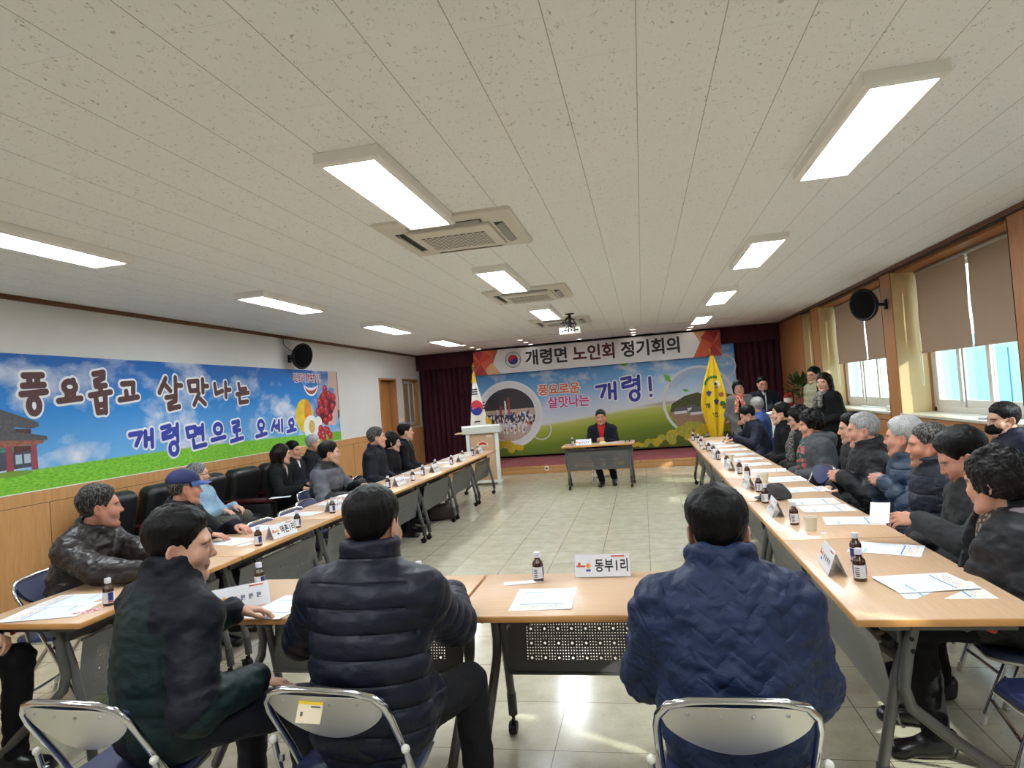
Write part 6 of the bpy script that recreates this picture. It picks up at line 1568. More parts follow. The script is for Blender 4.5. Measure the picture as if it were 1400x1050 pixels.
person('dark_knit', 'balding man in a plain dark navy coat, first of the three far left sitters', (-3.23, 7.47, 1.21), -84, **MID, head_rot=(22, -2, 0), lean=.06, hair=dict(kind='short', rgb=(48, 44, 42), grey=.3, recede=.02, name='thin pepper'), jacket=dict(mats=[C_NAVYBLK], pad=.034, collar=.04), lh=thigh(-1), rh=thigh(1), chair=CH_F + 'under the balding man in plain dark navy')
person('short_perm', 'woman with short black hair and glasses between two men in the left row', (-3.36, 8.28, 1.09), -84, **MID, female=True, head_rot=(20, 4, 0), lean=.10, hair=dict(kind='perm', rgb=(18, 17, 18)), glasses=M_GLS, jacket=dict(mats=[C_BLACK], pad=.03, collar=.04), hood=C_BLACK, lh=thigh(-1), rh=thigh(1), chair=CH_F + 'under the woman with glasses in the left row')
person('far_suit', 'man in a dark suit and teal shirt at the far end of the left table', (-3.36, 8.80, 1.205), -80, **MID, head_rot=(20, -2, 0), lean=.0, hair=H_BLACK, jacket=dict(mats=[C_SUIT], pad=.022, collar=.03, vcut=.30), shirt=C_TEAL, lh=thigh(-1), rh=thigh(1), chair=CH_F + 'under the man in the teal shirt')
# --- sofas by the left wall
person('pale_blue', 'man in glasses and a light blue top sitting in a black armchair', (-4.66, 6.06, 1.01), -84, **MID, head_rot=(38, 0, 0), lean=-.12, hair=dict(kind='short', rgb=(60, 56, 54), grey=.5, recede=.03, thick=.01, name='sparse'), glasses=M_GLB, jacket=dict(mats=[C_LBLUE], pad=.022, collar=.03, hem=.50), trousers=C_GREYT, lh=thigh(-1, .12, .30, .65), rh=thigh(1, .13, .30, .65), chair=False)
person('black_jacket_woman', 'woman with bobbed hair in a black jacket sitting in an armchair', (-4.52, 7.46, 1.08), -80, **MID, female=True, head_rot=(26, 2, 0), lean=.16, hair=dict(kind='bob', rgb=(34, 24, 22)), jacket=dict(mats=[C_BLACK], pad=.022, collar=.0, vcut=.30, vw=.06), shirt=C_BEIGE, neck_h=.05, skin=(206, 156, 130), lh=thigh(-1), rh=dict(at=(.20, .40, .66), dl=(-.1, 1, -.1), nl=(0, 0, -1), curl=.3), chair=False)
person('dark_suit_pin', 'man in a dark navy suit with a white name tag, next to the bob-haired woman', (-4.76, 8.15, 1.08), -92, **MID, head_rot=(2, 2, 0), lean=-.02, hair=H_BLACK, skin=(200, 144, 116), jacket=dict(mats=[C_SUIT], pad=.022, collar=.03, vcut=.22, vw=.05), shirt=C_WHITE, neck_h=.03, lh=thigh(-1), rh=thigh(1), chair=False)
person('grey_haired_sofa', 'grey-haired man in a dark jacket sitting under the fruit end of the banner', (-4.80, 8.80, 1.125), -84, **MID, head_rot=(24, 0, 0), lean=-.02, hair=H_GREY, jacket=dict(mats=[C_SUIT], pad=.025, collar=.03, vcut=.2), shirt=C_BLACK, lh=thigh(-1), rh=thigh(1), chair=False)
# --- the man at the middle table
chairman = person('red_shirt', 'man in a dark suit and red shirt sitting behind the lone middle table', (-.73, 11.18, 1.13), 176, **MID, head_rot=(2, 4, 0), lean=.06, hair=dict(kind='short', rgb=(40, 36, 34), grey=.15, name='dark brown'), skin=(184, 128, 104), jacket=dict(mats=[C_SUIT], pad=.026, collar=.025, vcut=.42, vw=.075), shirt=C_RED, neck_h=.035, **clasp(.34, .76), chair='folding chair of the man in the red shirt at the middle table', knee={1: (.10, .42, .5), -1: (-.12, .42, .5)}, foot={1: (.02, .36, .09), -1: (-.18, .24, .09)})
# --- standing by the far right corner
def stand(**k): d = dict(sit=False, chair=False); d.update(k); return d
hostess = person('coral_scarf', 'standing woman in a grey tweed jacket and coral scarf, hands folded in front', (1.637, 11.76, 1.457), 172, **MID, **stand(female=True, hip=.80, lean=.03, sc=.95), head_rot=(6, 6, 3), hair=dict(kind='bob', rgb=(24, 20, 20)), thin=True, glasses=M_GLS, jacket=dict(mats=[C_TWEED], pad=.026, collar=.0, hem=.62, vcut=.62, vw=.05, gap=.012), shirt=C_BLACK, scarf=(check_mat('coral scarf', (222, 190, 168), (206, 98, 74), 30), 'long'), trousers=C_BLACK, skin=(214, 160, 136), **clasp(.22, .86))
emcee = person('microphone_man', 'standing man in a dark navy jacket speaking into a microphone', (2.14, 12.40, 1.488), 176, **MID, **stand(hip=.82, lean=.03), head_rot=(8, 8, 0), hair=H_BLACK, thin=True, glasses=M_GLS, skin=(198, 142, 116), jacket=dict(mats=[C_SUIT], pad=.028, collar=.03, vcut=.12, vw=.04), shirt=C_WHITE, trousers=C_NAVYBLK,
    lh=dict(at=(-.18, .22, 1.04), dl=(.3, 1, .0), nl=(0, 0, -1), curl=.3), rh=dict(at=(.17, .20, 1.03), dl=(-.2, 1, .0), nl=(0, 0, -1), curl=.3))
person('khaki_puffer', 'standing man in glasses and a khaki padded jacket by the right windows', (2.58, 10.60, 1.57), 112, **MID, **stand(hip=.86, lean=.02), head_rot=(12, 2, 0), hair=H_BLACK, thin=True, glasses=M_GLS, skin=(200, 150, 124), jacket=dict(mats=[C_KHAKI], pad=.036, quilt=.10, qamp=.008, collar=.07, cr=.085, zip=M_ZIP, hem=.70), trousers=C_DGREY, **clasp(.24, .92))
person('long_curls', 'standing woman with long wavy hair in a long black coat', (2.48, 9.66, 1.46), 110, **MID, **stand(female=True, hip=.82, lean=.02), head_rot=(22, 4, 0), closed=True, hair=dict(kind='long', rgb=(44, 26, 22)), skin=(212, 162, 140), jacket=dict(mats=[C_BLACK], pad=.030, collar=.0, hem=.45, vcut=.14, vw=.05), shirt=C_DGREY, trousers=C_BLACK, scarf=(check_mat('patterned scarf', (60, 60, 66), (140, 136, 130), 60), 'short'), **clasp(.22, .92))
# --- right row
def hide2(): return dict(lh=under(-1), rh=under(1))
writer = person('writing_man', 'man in a navy jacket bent over writing at the far end of the right table', (1.42, 9.55, 1.085), 96, **MID, head_rot=(-8, 26, 0), lean=.30, hair=H_BLACK, jacket=dict(mats=[C_NAVY], pad=.034, collar=.04), lh=rest(-1, -.22, .42, .765), rh=dict(at=(.10, .44, .775), dl=(-.35, .9, -.15), nl=(-.5, .1, -.85), curl=.7, thumb=.9, pole=(.8, -.4, -.4)), chair=CH_F + 'under the writing man')
person('blue_jacket_grey', 'grey-haired man in a bright blue jacket turned towards the stage', (1.63, 10.05, 1.185), 80, **MID, head_rot=(-52, 0, 0), lean=.02, hair=dict(kind='short', rgb=(120, 116, 112), grey=.7, recede=.03, thick=.01, name='thin grey'), jacket=dict(mats=[C_MIDBLUE], pad=.034, collar=.04), **hide2(), chair=CH_F + 'under the grey-haired man in bright blue')
person('black_coat_far', 'man in a black coat with a receding hairline, beside the bright blue jacket', (1.56, 8.02, 1.145), 92, **MID, head_rot=(-14, 0, 0), lean=.08, hair=dict(kind='short', rgb=(30, 27, 27), recede=.02, name='black rec'), jacket=dict(mats=[C_BLACK], pad=.034, collar=.045), **hide2(), chair=CH_F + 'under the man in the black coat')
person('glasses_olive', 'woman in dark glasses and a dark olive coat in the right row', (1.59, 7.30, 1.115), 92, **MID, female=True, head_rot=(-10, 8, 0), lean=.08, hair=dict(kind='perm', rgb=(20, 18, 18)), glasses=M_GLB, jacket=dict(mats=[C_OLIVE], pad=.034, collar=.03), scarf=(check_mat('dark scarf', (40, 40, 42), (110, 106, 100), 70), 'long'), **hide2(), chair=CH_F + 'under the woman in dark glasses')
person('green_scarf', 'woman with short curly hair in a grey hooded coat and green and pink scarf', (1.575, 6.74, 1.09), 92, **MID, female=True, head_rot=(-10, 8, 0), lean=.08, hair=dict(kind='perm', rgb=(26, 22, 22)), jacket=dict(mats=[C_TWEEDD], pad=.040, collar=.0), hood=C_TWEEDD, scarf=(check_mat('green pink scarf', (180, 96, 100), (46, 92, 84), 22), 'long'), skin=(206, 150, 126), **hide2(), chair=CH_F + 'under the woman in the green and pink scarf')
person('hidden_black_puffer', 'dark-haired man in a black puffer half hidden behind the grey crop-haired man', (1.68, 5.82, 1.10), 96, **MID, head_rot=(-14, 4, 0), lean=.12, hair=H_BLACK, jacket=dict(mats=[C_PUFFB], pad=.042, quilt=.085, qamp=.010, collar=.05), **hide2(), chair=CH_F + 'under the half hidden man in a black puffer')
person('grey_crop', 'man with cropped grey hair in a charcoal puffer, hands clasped at the right table', (1.58, 5.24, 1.125), 94, **NEAR, head_rot=(-18, 2, 0), lean=.12, hair=dict(kind='short', rgb=(110, 106, 104), grey=.75, thick=.012, name='crop grey'), brow=(90, 80, 76), skin=(206, 152, 130), jacket=dict(mats=[C_PUFFB], pad=.046, quilt=.15, qamp=.007, wrinkle=.006, collar=.055, cr=.085), **clasp(.36, .80), chair=CH_F + 'under the man with cropped grey hair', belly=.02)
person('blue_puffer_grey', 'grey-haired man in a shiny slate blue puffer, hands clasped', (1.64, 4.64, 1.112), 94, **NEAR, head_rot=(-34, 0, 0), lean=.14, hair=dict(kind='short', rgb=(128, 128, 128), grey=.9, tuft=1, thick=.02, name='bright grey', nape=-.075), skin=(198, 142, 120), jacket=dict(mats=[C_PUFFBL], pad=.040, quilt=.095, qamp=.014, wrinkle=.005, collar=.05, cr=.084), sc=.93, **clasp(.34, .85), chair=CH_F + 'under the man in the slate blue puffer', belly=.02)
person('navy_puffer_profile', 'man with a weathered face and short dark hair in a navy puffer, right row', (1.59, 4.14, 1.105), 92, **NEAR, head_rot=(-14, 0, 0), lean=.10, hair=dict(kind='short', rgb=(46, 38, 34), grey=.35, recede=.008, name='brown salt', greyrgb=(150, 146, 142), thick=.012), stub=1, skin=(188, 128, 104), jacket=dict(mats=[cloth_mat('puffer ink', (32, 38, 54), .5, wrinkle=.35, spec=.4, quilt=.10)], pad=.040, quilt=.10, qamp=.011, wrinkle=.005, collar=.065, cr=.084), sc=.93, **hide2(), chair=CH_F + 'under the weathered man in the navy puffer', belly=.02)
reader = person('grey_fleece', 'man with full black hair in a charcoal fleece holding out a sheet of paper', (1.49, 3.50, 1.107), 92, **NEAR, head_rot=(-16, 24, 0), lean=.20, hair=dict(kind='short', rgb=(22, 20, 21), name='black', tuft=1, thick=.026, nape=-.07), skin=(200, 144, 120), jacket=dict(mats=[C_FLEECE], pad=.032, wrinkle=.006, collar=.04), sc=.95,
    lh=dict(world=(1.235, 3.40, .835), d=(-1, .12, .12), n=(.1, .6, -.5), curl=.62, thumb=.9, pole=(-.8, -.5, -.4)), rh=dict(at=(.14, .32, .68), dl=(-.2, 1, 0), nl=(0, 0, -1), hide=True), chair=CH_F + 'under the man in the charcoal fleece')
person('grey_perm', 'woman with curly dark hair in a black puffer with lilac lining, front right', (1.365, 2.95, 1.07), 80, **NEAR, female=True, head_rot=(-44, 6, 0), lean=.08, hair=dict(kind='perm', rgb=(34, 30, 30), grey=.04, greyrgb=(96, 92, 90)), skin=(206, 154, 130), jacket=dict(mats=[C_PUFFB], pad=.048, quilt=.12, qamp=.010, wrinkle=.005, collar=.0, vcut=.34, vw=.09), hood=C_LILAC, shirt=check_mat('beige pattern', (150, 134, 112), (70, 62, 56), 60), neck_h=.03, lh=thigh(-1), rh=dict(at=(.14, .30, .66), dl=(-.5, 1, 0), nl=(0, 0, -1), curl=.4), chair=CH_F + 'under the curly-haired woman at the front right', belly=.03)
person('black_mask', 'man in a black face mask and navy jacket sitting by the right windows', (2.66, 5.55, 1.115), 80, **NEAR, head_rot=(14, 4, 0), lean=.06, hair=dict(kind='short', rgb=(28, 26, 27), grey=.1, name='black mask'), mask=C_BLACK, jacket=dict(mats=[C_NAVY], pad=.036, collar=.04), lh=thigh(-1), rh=thigh(1), chair=CH_F + 'by the windows under the masked man')
# --- chairs nobody sits on
for x, y, rz, lab in ((-2.90, 4.64, -PI / 2, 'empty folding chair beside the man in the cap, left row'), (-2.92, 5.13, -PI / 2 - .05, 'middle empty folding chair of the left row, tucked in'), (-3.06, 5.64, -PI / 2 + .05, 'empty folding chair just before the grey and black puffer'), (-3.22, 6.92, -PI / 2, 'empty folding chair right behind the grey and black puffer'),
                      (1.42, 6.28, PI / 2 + .15, 'empty navy folding chair next to the woman in the green scarf'), (1.37, 2.42, PI / 2 + .12, 'empty folding chair at the near right corner of the tables')):
    place_chair(x, y, rz, lab, 'folding chairs')
mb = MB(); mb.box((0, 0, 0), (.13, .002, .085), mat('sticker cream', (226, 208, 178), .6)); mb.box((0, -.0005, .035), (.13, .003, .018), mat('sticker yellow', (232, 196, 30), .6)); mb.box((.03, -.001, .018), (.05, .003, .006), mat('sticker ink', (90, 84, 80), .6)); mb.box((-.04, -.001, -.01), (.012, .003, .016), mat('sticker ink', (90, 84, 80), .6))
stp = [c for c in bpy.data.objects if c.get('label', '').startswith('shiny metal folding')][0]; stp = [c for c in stp.children if c.name.startswith('back_plate')][0]
stk = mb.build('sticker', stp, label='cream sticker with a yellow top strip'); stk.location = (-.02, -.178, .695); stk.rotation_euler = (-.46, 0, 0); stk.scale = (.62, 1, .72)

# ================================================================== things on the tables
def brown_glass():
    t = NT('brown glass'); t.color(s2l((70, 34, 14))); t.set(.08, 0, .6); t.b.inputs['Transmission Weight'].default_value = .25; t.b.inputs['Coat Weight'].default_value = .4; return t.m
M_BG = brown_glass(); M_LAB = mat('bottle label', (222, 222, 228), .5); M_LBB = mat('label blue', (44, 52, 120), .5); M_LBR = mat('label red', (190, 40, 44), .5); M_CAPW = mat('bottle cap', (214, 214, 226), .35); M_INK = mat('label ink', (60, 60, 70), .6)
def make_bottle():
    t = thing('tonic_bottle', 'x', 'bottle', (0, 0, 0), 0, None)
    MB().lathe([(.001, 0), (.022, 0), (.0245, .003), (.0245, .076), (.022, .086), (.0135, .097), (.012, .101), (.012, .108), (.001, .108)], M_BG, 24, caps=False).build('glass_body', t)
    MB().lathe([(.0125, .106), (.0145, .107), (.0148, .125), (.0135, .129), (.001, .129)], M_CAPW, 20, caps=False).build('cap', t)
    mb = MB(); mb.lathe([(.02475, .014), (.02475, .066)], M_LAB, 28, caps=False)
    def patch(a0, a1, z0, z1, m, r): mb.grid(lambda u, v: (r * math.cos(a0 + (a1 - a0) * u), r * math.sin(a0 + (a1 - a0) * u), z0 + (z1 - z0) * v), 6, 1, m)
    patch(-2.9, -1.9, .026, .064, M_LBB, .0251); patch(-2.9, -1.9, .018, .024, M_LBR, .0251); patch(.2, 1.2, .026, .064, M_LBB, .0251); patch(.2, 1.2, .018, .024, M_LBR, .0251)
    for k in range(5): patch(-1.6, -.9, .020 + k * .008, .024 + k * .008, M_INK, .0251)
    mb.build('label', t); return t
bot = make_bottle(); first_b = True
def bottle(x, y, rz, label, z=TZ):
    global first_b
    g = 'brown tonic bottles on the tables'
    if first_b: bot.location = (x, y, z); bot.rotation_euler = (0, 0, rz); bot['label'] = label; bot['group'] = g; first_b = False
    else: dup(bot, (x, y, z), rz, label, g)
B_ = 'brown glass tonic bottle '
for x, y, rz, lab in ((-.53, 2.93, .9, 'beside the white name plate on the near middle table'), (-1.91, 2.88, .6, 'at the far corner of the table before the dark green jacket'), (-1.06, 2.82, .2, 'peeking over the shoulder of the striped puffer jacket'), (-2.57, 2.66, .5, 'on the near left table beside the leather jacket man'),
                      (-2.55, 3.86, .4, 'left of the readable name plate on the left row'), (-2.60, 4.44, .9, 'hidden behind the readable name plate on the left row'), (-2.61, 5.02, .3, 'standing alone in front of the grey and black puffer'), (-2.70, 6.45, .5, 'half hidden by the hair of the striped puffer man'),
                      (-2.62, 6.98, 1.2, 'left row, just past the second name plate from the camera'), (-2.67, 7.47, .2, 'left row, before the balding man in dark navy'), (-2.72, 8.10, .8, 'left row, just past the third name plate'), (-2.66, 8.63, .4, 'left row, before the woman with glasses'), (-2.70, 9.34, 1.3, 'left row, just past the fourth name plate'), (-2.68, 9.86, .3, 'left row, before the last name plate'), (-2.74, 10.42, .7, 'at the stage end of the left row'),
                      (.80, 2.84, .6, 'frontmost on the near right table, label facing the camera'), (.87, 3.12, 1.4, 'right behind another bottle on the near right table'), (.79, 3.94, .8, 'beside the paper cup on the right row'), (.76, 4.66, .5, 'in front of the grey cap on the right row'), (.80, 5.14, 1.1, 'just behind the grey cap on the right row'), (.83, 5.88, .2, 'right row, before the cropped grey hair man'), (.81, 6.19, .8, 'right row, before the woman in the green scarf'),
                      (.78, 6.84, .5, 'right row, before the woman in dark glasses'), (.76, 7.42, 1.2, 'right row, before the man in the black coat'), (.77, 8.02, .4, 'right row, just short of the bright blue jacket'), (.76, 8.44, 1.0, 'right row, beside the bright blue jacket'), (.73, 9.2, .3, 'right row, nearest the writing man'), (.74, 9.74, .7, 'right row, past the writing hand'), (.70, 10.2, .2, 'at the very stage end of the right row')):
    bottle(x, y, rz - PI / 2, B_ + lab)
bottle(-1.20, 10.72, 0, B_ + 'on the lone middle table')

def acrylic():
    t = NT('clear acrylic'); t.color((.9, .92, .95)); t.set(.08, 0, .5); t.b.inputs['Alpha'].default_value = .10; return t.m
M_ACR = acrylic(); M_PAP = mat('white card', (226, 226, 230), .6); M_PINK = mat('plate red print', (200, 90, 80), .6); M_GRY = mat('plate grey print', (120, 120, 130), .6)
def make_plate(text, w=.255, h=.098):
    """tent shaped desk name plate: long axis along local X"""
    t = thing('name_plate', 'x', 'name plate', (0, 0, 0), 0, None); d = .038; sl = math.atan2(d, h)
    for s in (-1, 1):
        R_ = Matrix.Rotation(-s * sl, 4, 'X') if s > 0 else Matrix.Rotation(sl, 4, 'X') @ Matrix.Rotation(0, 4, 'Z')
        X = Matrix.Translation((0, -d if s < 0 else d, .002)) @ Matrix.Rotation((-sl if s < 0 else sl), 4, 'X')
        if s > 0: X = X @ Matrix.Rotation(PI, 4, 'Z')
        L_ = math.hypot(d, h)
        pc_ = MB().box((0, .0005, L_ / 2), (w - .006, .0012, L_ - .006), M_PAP, 0, X).build('paper_card', t)
        MB().box((0, .003, L_ / 2), (w, .0016, L_), M_ACR, 0, X).build('acrylic_face', t)
        mb = MB()
        if text:
            vs, fs = text_geo(text, .058, .0014, 1.1); x0 = min(v[0] for v in vs); x1 = max(v[0] for v in vs)
            k = (w * .58) / (x1 - x0); mb.add([((v[0] - (x0 + x1) / 2) * k + w * .16, -.0012, L_ * .46 + v[1] * 1.05) for v in vs], fs, KK, False, X)
        else:
            for q in range(4): mb.box((w * (-.08 + q * .13), -.0012, L_ * .46), (w * .07, .0004, .022), M_GRY, 0, X); mb.box((w * (-.06 + q * .13), -.0015, L_ * .40), (w * .05, .0004, .006), M_PAP, 0, X)
        mb.box((-w * .38, -.0012, L_ * .48), (w * .16, .0004, .008), M_PINK, 0, X); mb.box((-w * .41, -.0012, L_ * .58), (w * .05, .0004, .012), M_PINK, 0, X)
        mb.add([(-w * .25 + a, -.0013, L_ * .5 + b) for a, b in ((-.012, 0), (0, -.014), (.012, 0), (0, .014))], [(0, 1, 2, 3)], mat('plate orange print', (232, 150, 50), .6), False, X)
        mb.box((-w * .25, -.0012, L_ * .30), (w * .08, .0004, .010), mat('plate blue print', (60, 80, 150), .6), 0, X)
        mb.box((w * .28, -.0012, L_ * .88), (w * .24, .0004, .006), M_PINK, 0, X); mb.build('lettering', pc_)
    return t
GP = 'tent name plates on the tables'
pa = make_plate('동부1리'); pa.location = (-.24, 2.99, TZ); tag(pa, 'clear name plate reading 동부1리 on the near middle table', None, GP)
pb = make_plate('역촌1리'); pb.location = (-2.55, 4.14, TZ); pb.rotation_euler = (0, 0, PI / 2 - .15); tag(pb, 'clear name plate reading 역촌1리 on the left row', None, GP)
pc = make_plate(''); pc.location = (-1.83, 2.60, TZ); pc.rotation_euler = (0, 0, .7); tag(pc, 'clear name plate turned end-on beside the dark green jacket', None, GP)
for x, y, rz, lab in ((-2.66, 5.16, PI / 2, 'just beyond the lone bottle, hidden by black hair'), (-2.65, 6.64, PI / 2, 'second visible on the left row from the camera'), (-2.64, 7.83, PI / 2, 'third visible on the left row'), (-2.63, 9.0, PI / 2, 'fourth visible on the left row'), (-2.68, 10.27, PI / 2, 'last on the left row by the lectern'),
                      (.74, 3.02, PI / 2 - .08, 'seen end-on on the near right table'), (.75, 4.27, PI / 2 - .05, 'seen end-on in front of the grey cap'), (.76, 5.38, PI / 2, 'right row, between the grey cap and the green scarf woman'), (.77, 6.55, PI / 2, 'right row, before the woman in the green scarf'), (.75, 7.62, PI / 2, 'right row, before the man in the black coat'), (.73, 8.75, PI / 2, 'right row, before the bright blue jacket')):
    dup(pc, (x, y, TZ), rz, 'clear tent name plate ' + lab, GP)
dup(pc, (-1.0, 10.60, TZ), 0, 'white name plate in front of the man in the red shirt', GP)

def sheet_mat():
    t = NT('printed sheet'); x, y, z = t.sep(t.coord())
    f = t.noise(t.coord((260, 1, 1)), 1., 1); rows = t.math('LESS_THAN', t.math('FRACT', t.math('MULTIPLY', y, 95)), .38)
    inm = t.math('MULTIPLY', t.math('LESS_THAN', t.math('ABSOLUTE', x), .088), t.math('LESS_THAN', t.math('ABSOLUTE', t.math('ADD', y, -.025)), .095))
    txt = t.math('MULTIPLY', t.math('MULTIPLY', rows, inm), t.math('GREATER_THAN', f, .46))
    c = t.mix(t.math('MULTIPLY', txt, .38), s2l((224, 229, 238)), s2l((70, 92, 120)))
    blk = t.math('MULTIPLY', t.math('LESS_THAN', t.math('ABSOLUTE', x), .086), t.math('LESS_THAN', t.math('ABSOLUTE', t.math('ADD', y, .105)), .026))
    n = t.noise(t.coord((1, 1, 1)), 80, 3); pic = t.ramp(n, [(.36, s2l((90, 140, 206))), (.46, s2l((226, 228, 226))), (.6, s2l((226, 178, 110)))])
    c = t.mix(t.math('MULTIPLY', blk, .85), c, pic)
    bar = t.math('MULTIPLY', t.math('LESS_THAN', t.math('ABSOLUTE', x), .09), t.math('LESS_THAN', t.math('ABSOLUTE', t.math('ADD', y, .07)), .0035)); c = t.mix(bar, c, s2l((70, 120, 190)))
    bar2 = t.math('MULTIPLY', t.math('LESS_THAN', t.math('ABSOLUTE', t.math('ADD', x, .05)), .04), t.math('LESS_THAN', t.math('ABSOLUTE', t.math('SUBTRACT', y, .08)), .004)); c = t.mix(bar2, c, s2l((120, 176, 190)))
    t.color(c); t.set(.6, 0, .3); return t.m
M_SHEET = sheet_mat(); M_PLAIN = mat('plain paper', (226, 229, 236), .65)
def sheet(label, x, y, rz, w=.21, h=.297, z=TZ + .001, m=None, curl=.002, name='printed_sheet', cat='paper', group='papers on the tables', tilt=None):
    mb = MB(); ph = RNG.random() * 6
    mb.grid(lambda u, v: ((u - .5) * w, (v - .5) * h, curl * (1 + math.sin(u * 3 + v * 4 + ph)) * .5 + curl * 2.2 * max(0, u - .75) ** 2 * 8), 10, 12, m or M_SHEET, thick=.0006)
    o = mb.build(name, None, label=label, cat=cat, group=group); o.location = (x, y, z); o.rotation_euler = tilt or (0, 0, rz); return o
R90 = PI / 2
for a in (('printed sheet squarely before the name plate on the near middle table', -.465, 2.66, .02, .25, .28), ('printed sheet beside the elbow of the striped puffer man', -1.62, 2.60, -.15), 
          ('printed sheet nearest on the near left table', -2.80, 2.56, -R90 + .25, .22, .36), ('second sheet of the near left table, before the leather jacket', -2.86, 2.74, -R90 + .1),
          ('sheet on the left row behind the head of the dark green jacket', -2.87, 4.02, -R90 - .3), ('sheet on the left row behind the readable name plate', -2.98, 4.48, -R90 - .2), ('large sheet on the left row beside the lone bottle', -2.90, 5.03, -R90 - .1), ('sheet on the left row below the grey and black puffer', -2.88, 5.55, -R90), ('sheet on the left row just before the young man in two-tone puffer', -2.90, 6.02, -R90 - .1), 
          ('left row sheet before the second visible name plate', -2.86, 6.60, -R90), ('left row sheet before the balding man in dark navy', -2.90, 7.30, -R90 - .1), ('left row sheet beside the balding man', -2.92, 7.80, -R90), ('left row sheet before the woman with glasses', -2.9, 8.35, -R90), ('left row sheet before the teal shirt man', -2.9, 8.95, -R90), ('left row sheet beyond the teal shirt man', -2.92, 9.5, -R90 + .1), ('left row sheet near the stage', -2.9, 10.0, -R90), ('last sheet of the left row beside the lectern', -2.9, 10.45, -R90),
          ('top sheet of the pair on the near right table', 1.01, 2.78, R90 + .15, .21, .297, TZ + .004), ('printed sheet behind the two bottles on the near right table', 1.06, 3.33, R90 - .45), ('sheet under the paper the fleece man holds out', 1.11, 3.98, R90 - .15), ('sheet before the slate blue puffer man', 1.07, 4.38, R90), ('upper sheet beside the grey cap', 1.06, 4.64, R90 - .05), ('sheet behind the grey cap, before clasped hands', 1.13, 5.14, R90 + .05), ('large sheet before the man with cropped grey hair', 1.10, 5.72, R90, .28, .30), ('sheet before the empty navy chair on the right', 1.08, 6.32, R90 - .2), ('sheet before the woman in the green scarf', 1.05, 6.85, R90), ('sheet before the woman in dark glasses', 1.06, 7.35, R90 - .1), ('sheet before the man in the black coat', 1.06, 7.85, R90), ('right row sheet under the bright blue jacket arm', 1.06, 8.45, R90), ('right row sheet next to the writing man', 1.05, 9.0, R90), ('sheet under the writing hand', 1.03, 9.45, R90 + .1)):
    sheet(*a)
sheet('lower sheet of the pair on the near right table', 1.03, 2.70, R90 - .03, z=TZ + .0003, curl=.001)
sheet('brown envelope at the stage end of the right row', 1.06, 10.15, R90 - .3, .20, .30, m=mat('envelope', (196, 160, 110), .7), name='envelope', cat='envelope', group=None)
sheet('loose papers before the man in the red shirt', -.62, 10.78, PI, .30, .21)
sheet('paper lying on the wooden arm of the armchair by the bob-haired woman', -4.36, 7.10, -1.2, .15, .24, z=.590, m=M_PLAIN)
for a in (('small printed ticket lying by the bottle on the near middle table', -.60, 2.90, .2, .17, .05), ('pink printed ticket on the near left table', -2.60, 2.57, .9, .13, .05), ('small ticket under the end-on name plate', -1.80, 2.52, .3, .09, .06), ('small ticket by the hand of the striped puffer man', -.94, 2.88, -.2, .12, .06), ('small ticket by the bottle on the second left table', -2.68, 3.90, 1.2, .10, .05)):
    sheet(*a, m=check_mat('ticket print', (226, 214, 214), (190, 120, 120), 60) if 'pink' in a[0] else M_PLAIN, name='ticket', cat='ticket', group='small tickets on the tables')
hs = sheet('blank folded paper held out by the man in the charcoal fleece', 1.085, 3.45, 0, .085, .12, z=.868, m=M_PLAIN, name='held_paper', group=None)
_n = Vector((-.30, -.62, .72)).normalized(); _x = Vector((.92, -.38, -.06)); _x = (_x - _n * _x.dot(_n)).normalized(); _y = _n.cross(_x)
hs.rotation_euler = Matrix(((_x.x, _y.x, _n.x), (_x.y, _y.y, _n.y), (_x.z, _y.z, _n.z))).to_euler()

M_CUP = mat('paper cup', (226, 218, 196), .55)
def make_cup():
    t = thing('paper_cup', 'x', 'cup', (0, 0, 0), 0, 'paper cups')
    MB().lathe([(.001, .002), (.025, .002), (.026, 0), (.036, .074), (.034, .074), (.0245, .006), (.001, .006)], M_CUP, 28, caps=False).build('wall', t)
    MB().lathe([(.035 + .0022 * math.cos(a), .074 + .0022 * math.sin(a)) for a in np.linspace(0, 2 * PI, 9)], M_CUP, 28, caps=False).build('rim', t); return t
cup = make_cup(); cup.location = (.84, 3.78, TZ); cup['label'] = 'cream paper cup nearest on the right row'
dup(cup, (.92, 5.60, TZ), 0, 'cream paper cup behind the grey cap'); dup(cup, (.86, 7.2, TZ), 0, 'cream paper cup by the stack of sheets further down the right row'); dup(cup, (.79, 9.95, TZ), 0, 'cream paper cup at the stage end of the right row'); dup(cup, (2.26, 11.76, 1.0), 0, 'paper cup on the slim white podium')
tb = MB().box((0, 0, .001), (.026, .022, .002), M_PLAIN).build('tea_tag', None, label='tiny white tea tag beside the nearest paper cup', cat='tea tag'); tb.location = (.885, 3.70, TZ)

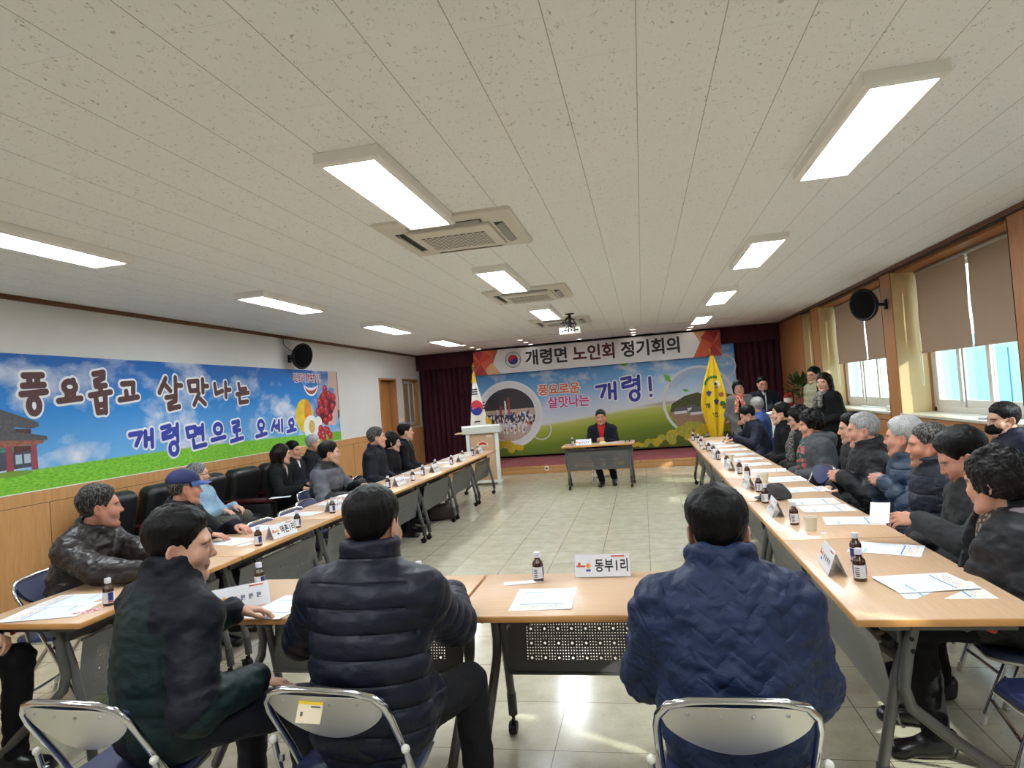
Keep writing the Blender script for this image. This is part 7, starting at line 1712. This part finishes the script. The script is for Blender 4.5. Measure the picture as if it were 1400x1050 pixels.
# grey cap lying on the right row
cp = thing('baseball_cap', 'dark grey cap lying on the right row of tables', 'cap', (.86, 4.84, TZ), 2.2)
M_CAPG = cloth_mat('cap grey', (74, 72, 72), .85)
F = Field(np.arange(-.13, .131, .006), np.arange(-.15, .151, .006), np.arange(-.006, .15, .006)); F.ell((0, 0, .0), (.095, .115, .105), .0); F.func((-1, -1, -1), (1, 1, .0001), lambda X, Y, Z: Z + 0 * X + 0 * Y, .0, 'cut')
V, Q = F.mesh(); N = vert_normals(V, Q); V = V + N * (.012 * vnoise(V, 20))[:, None]; V[:, 2] = np.maximum(V[:, 2], .0006); np_mesh('crown', V, Q, [M_CAPG], cp)
MB().grid(lambda u, v: ((.092 + .004 * v) * math.sin((u - .5) * 2.4), .10 * math.cos((u - .5) * 2.4) * (1 + .8 * v * math.cos((u - .5) * 1.5)), .014 + .016 * math.cos((u - .5) * 2.6) - .006 * v), 20, 6, M_CAPG, thick=.004).build('brim', cp)
# microphone on the podium, pen, small things on the middle table
mc = thing('microphone', 'silver microphone on a thin stand in front of the speaking man', 'microphone', (2.10, 11.95, 1.0))
MB().lathe([(.001, 0), (.055, 0), (.055, .012), (.012, .022)], M_BLACKP, 20, caps=False).build('base', mc); MB().tube([(0, 0, .01), (0, 0, .25), (0, .03, .33)], .009, M_STEEL, 10).build('stem', mc)
MB().sphere((0, .042, .362), (.022, .026, .03), M_BLACKP, 14).build('head', mc)
tp = writer['tips'][1]; wl = lambda p: writer['loc'] + writer['Rz'] @ p; a = wl((tp[0] + tp[4]) / 2)
pn = MB().cyl((0, 0, 0), (.035, .02, .12), .0042, mat('white pen', (222, 220, 214), .4), 10).cyl((0, 0, 0), (-.010, -.006, -.032), .0042, mat('white pen', (222, 220, 214), .4), 10, .001).build('pen', None, label='white pen in the hand of the writing man', cat='pen'); pn.location = tuple(a)
dm = thing('desk_microphone', 'small black microphone box lying on the lone middle table', 'microphone', (-.30, 10.78, TZ)); MB().box((0, 0, .012), (.09, .06, .024), M_BLACKP, .005).build('body', dm); MB().box((0, -.031, .013), (.05, .003, .012), M_WHITEP, .001).build('front_label', dm)
yc = MB().box((0, 0, .016), (.085, .004, .032), mat('yellow card', (226, 216, 120), .6), rot=Matrix.Rotation(-.35, 3, 'X')).build('yellow_card', None, label='small pale yellow card in front of the clasped hands at the middle table', cat='card'); yc.location = (-.70, 10.74, TZ)
pdx = thing('notepad', 'thin notepads lying on the sill of the wide right window', 'notepad', (3.22, 6.75, 1.03), .2); MB().box((0, 0, .008), (.22, .30, .016), mat('pad grey', (170, 174, 184), .6), .003).build('lower_pad', pdx); MB().box((.02, .03, .021), (.18, .24, .010), M_PLAIN, .002).build('upper_pad', pdx)
ph = thing('sill_tissue_box', 'small white tissue pack on the sill of the farther right window', 'tissue pack', (3.20, 9.35, 1.03)); MB().box((0, 0, .03), (.10, .16, .06), M_WHITEP, .01).build('pack', ph); MB().grid(lambda u, v: (.05 * (u - .5), .06 * (v - .5), .06 + .03 * math.sin(u * 3.1) * math.sin(v * 3.1)), 6, 6, M_PLAIN).build('tissue', ph)
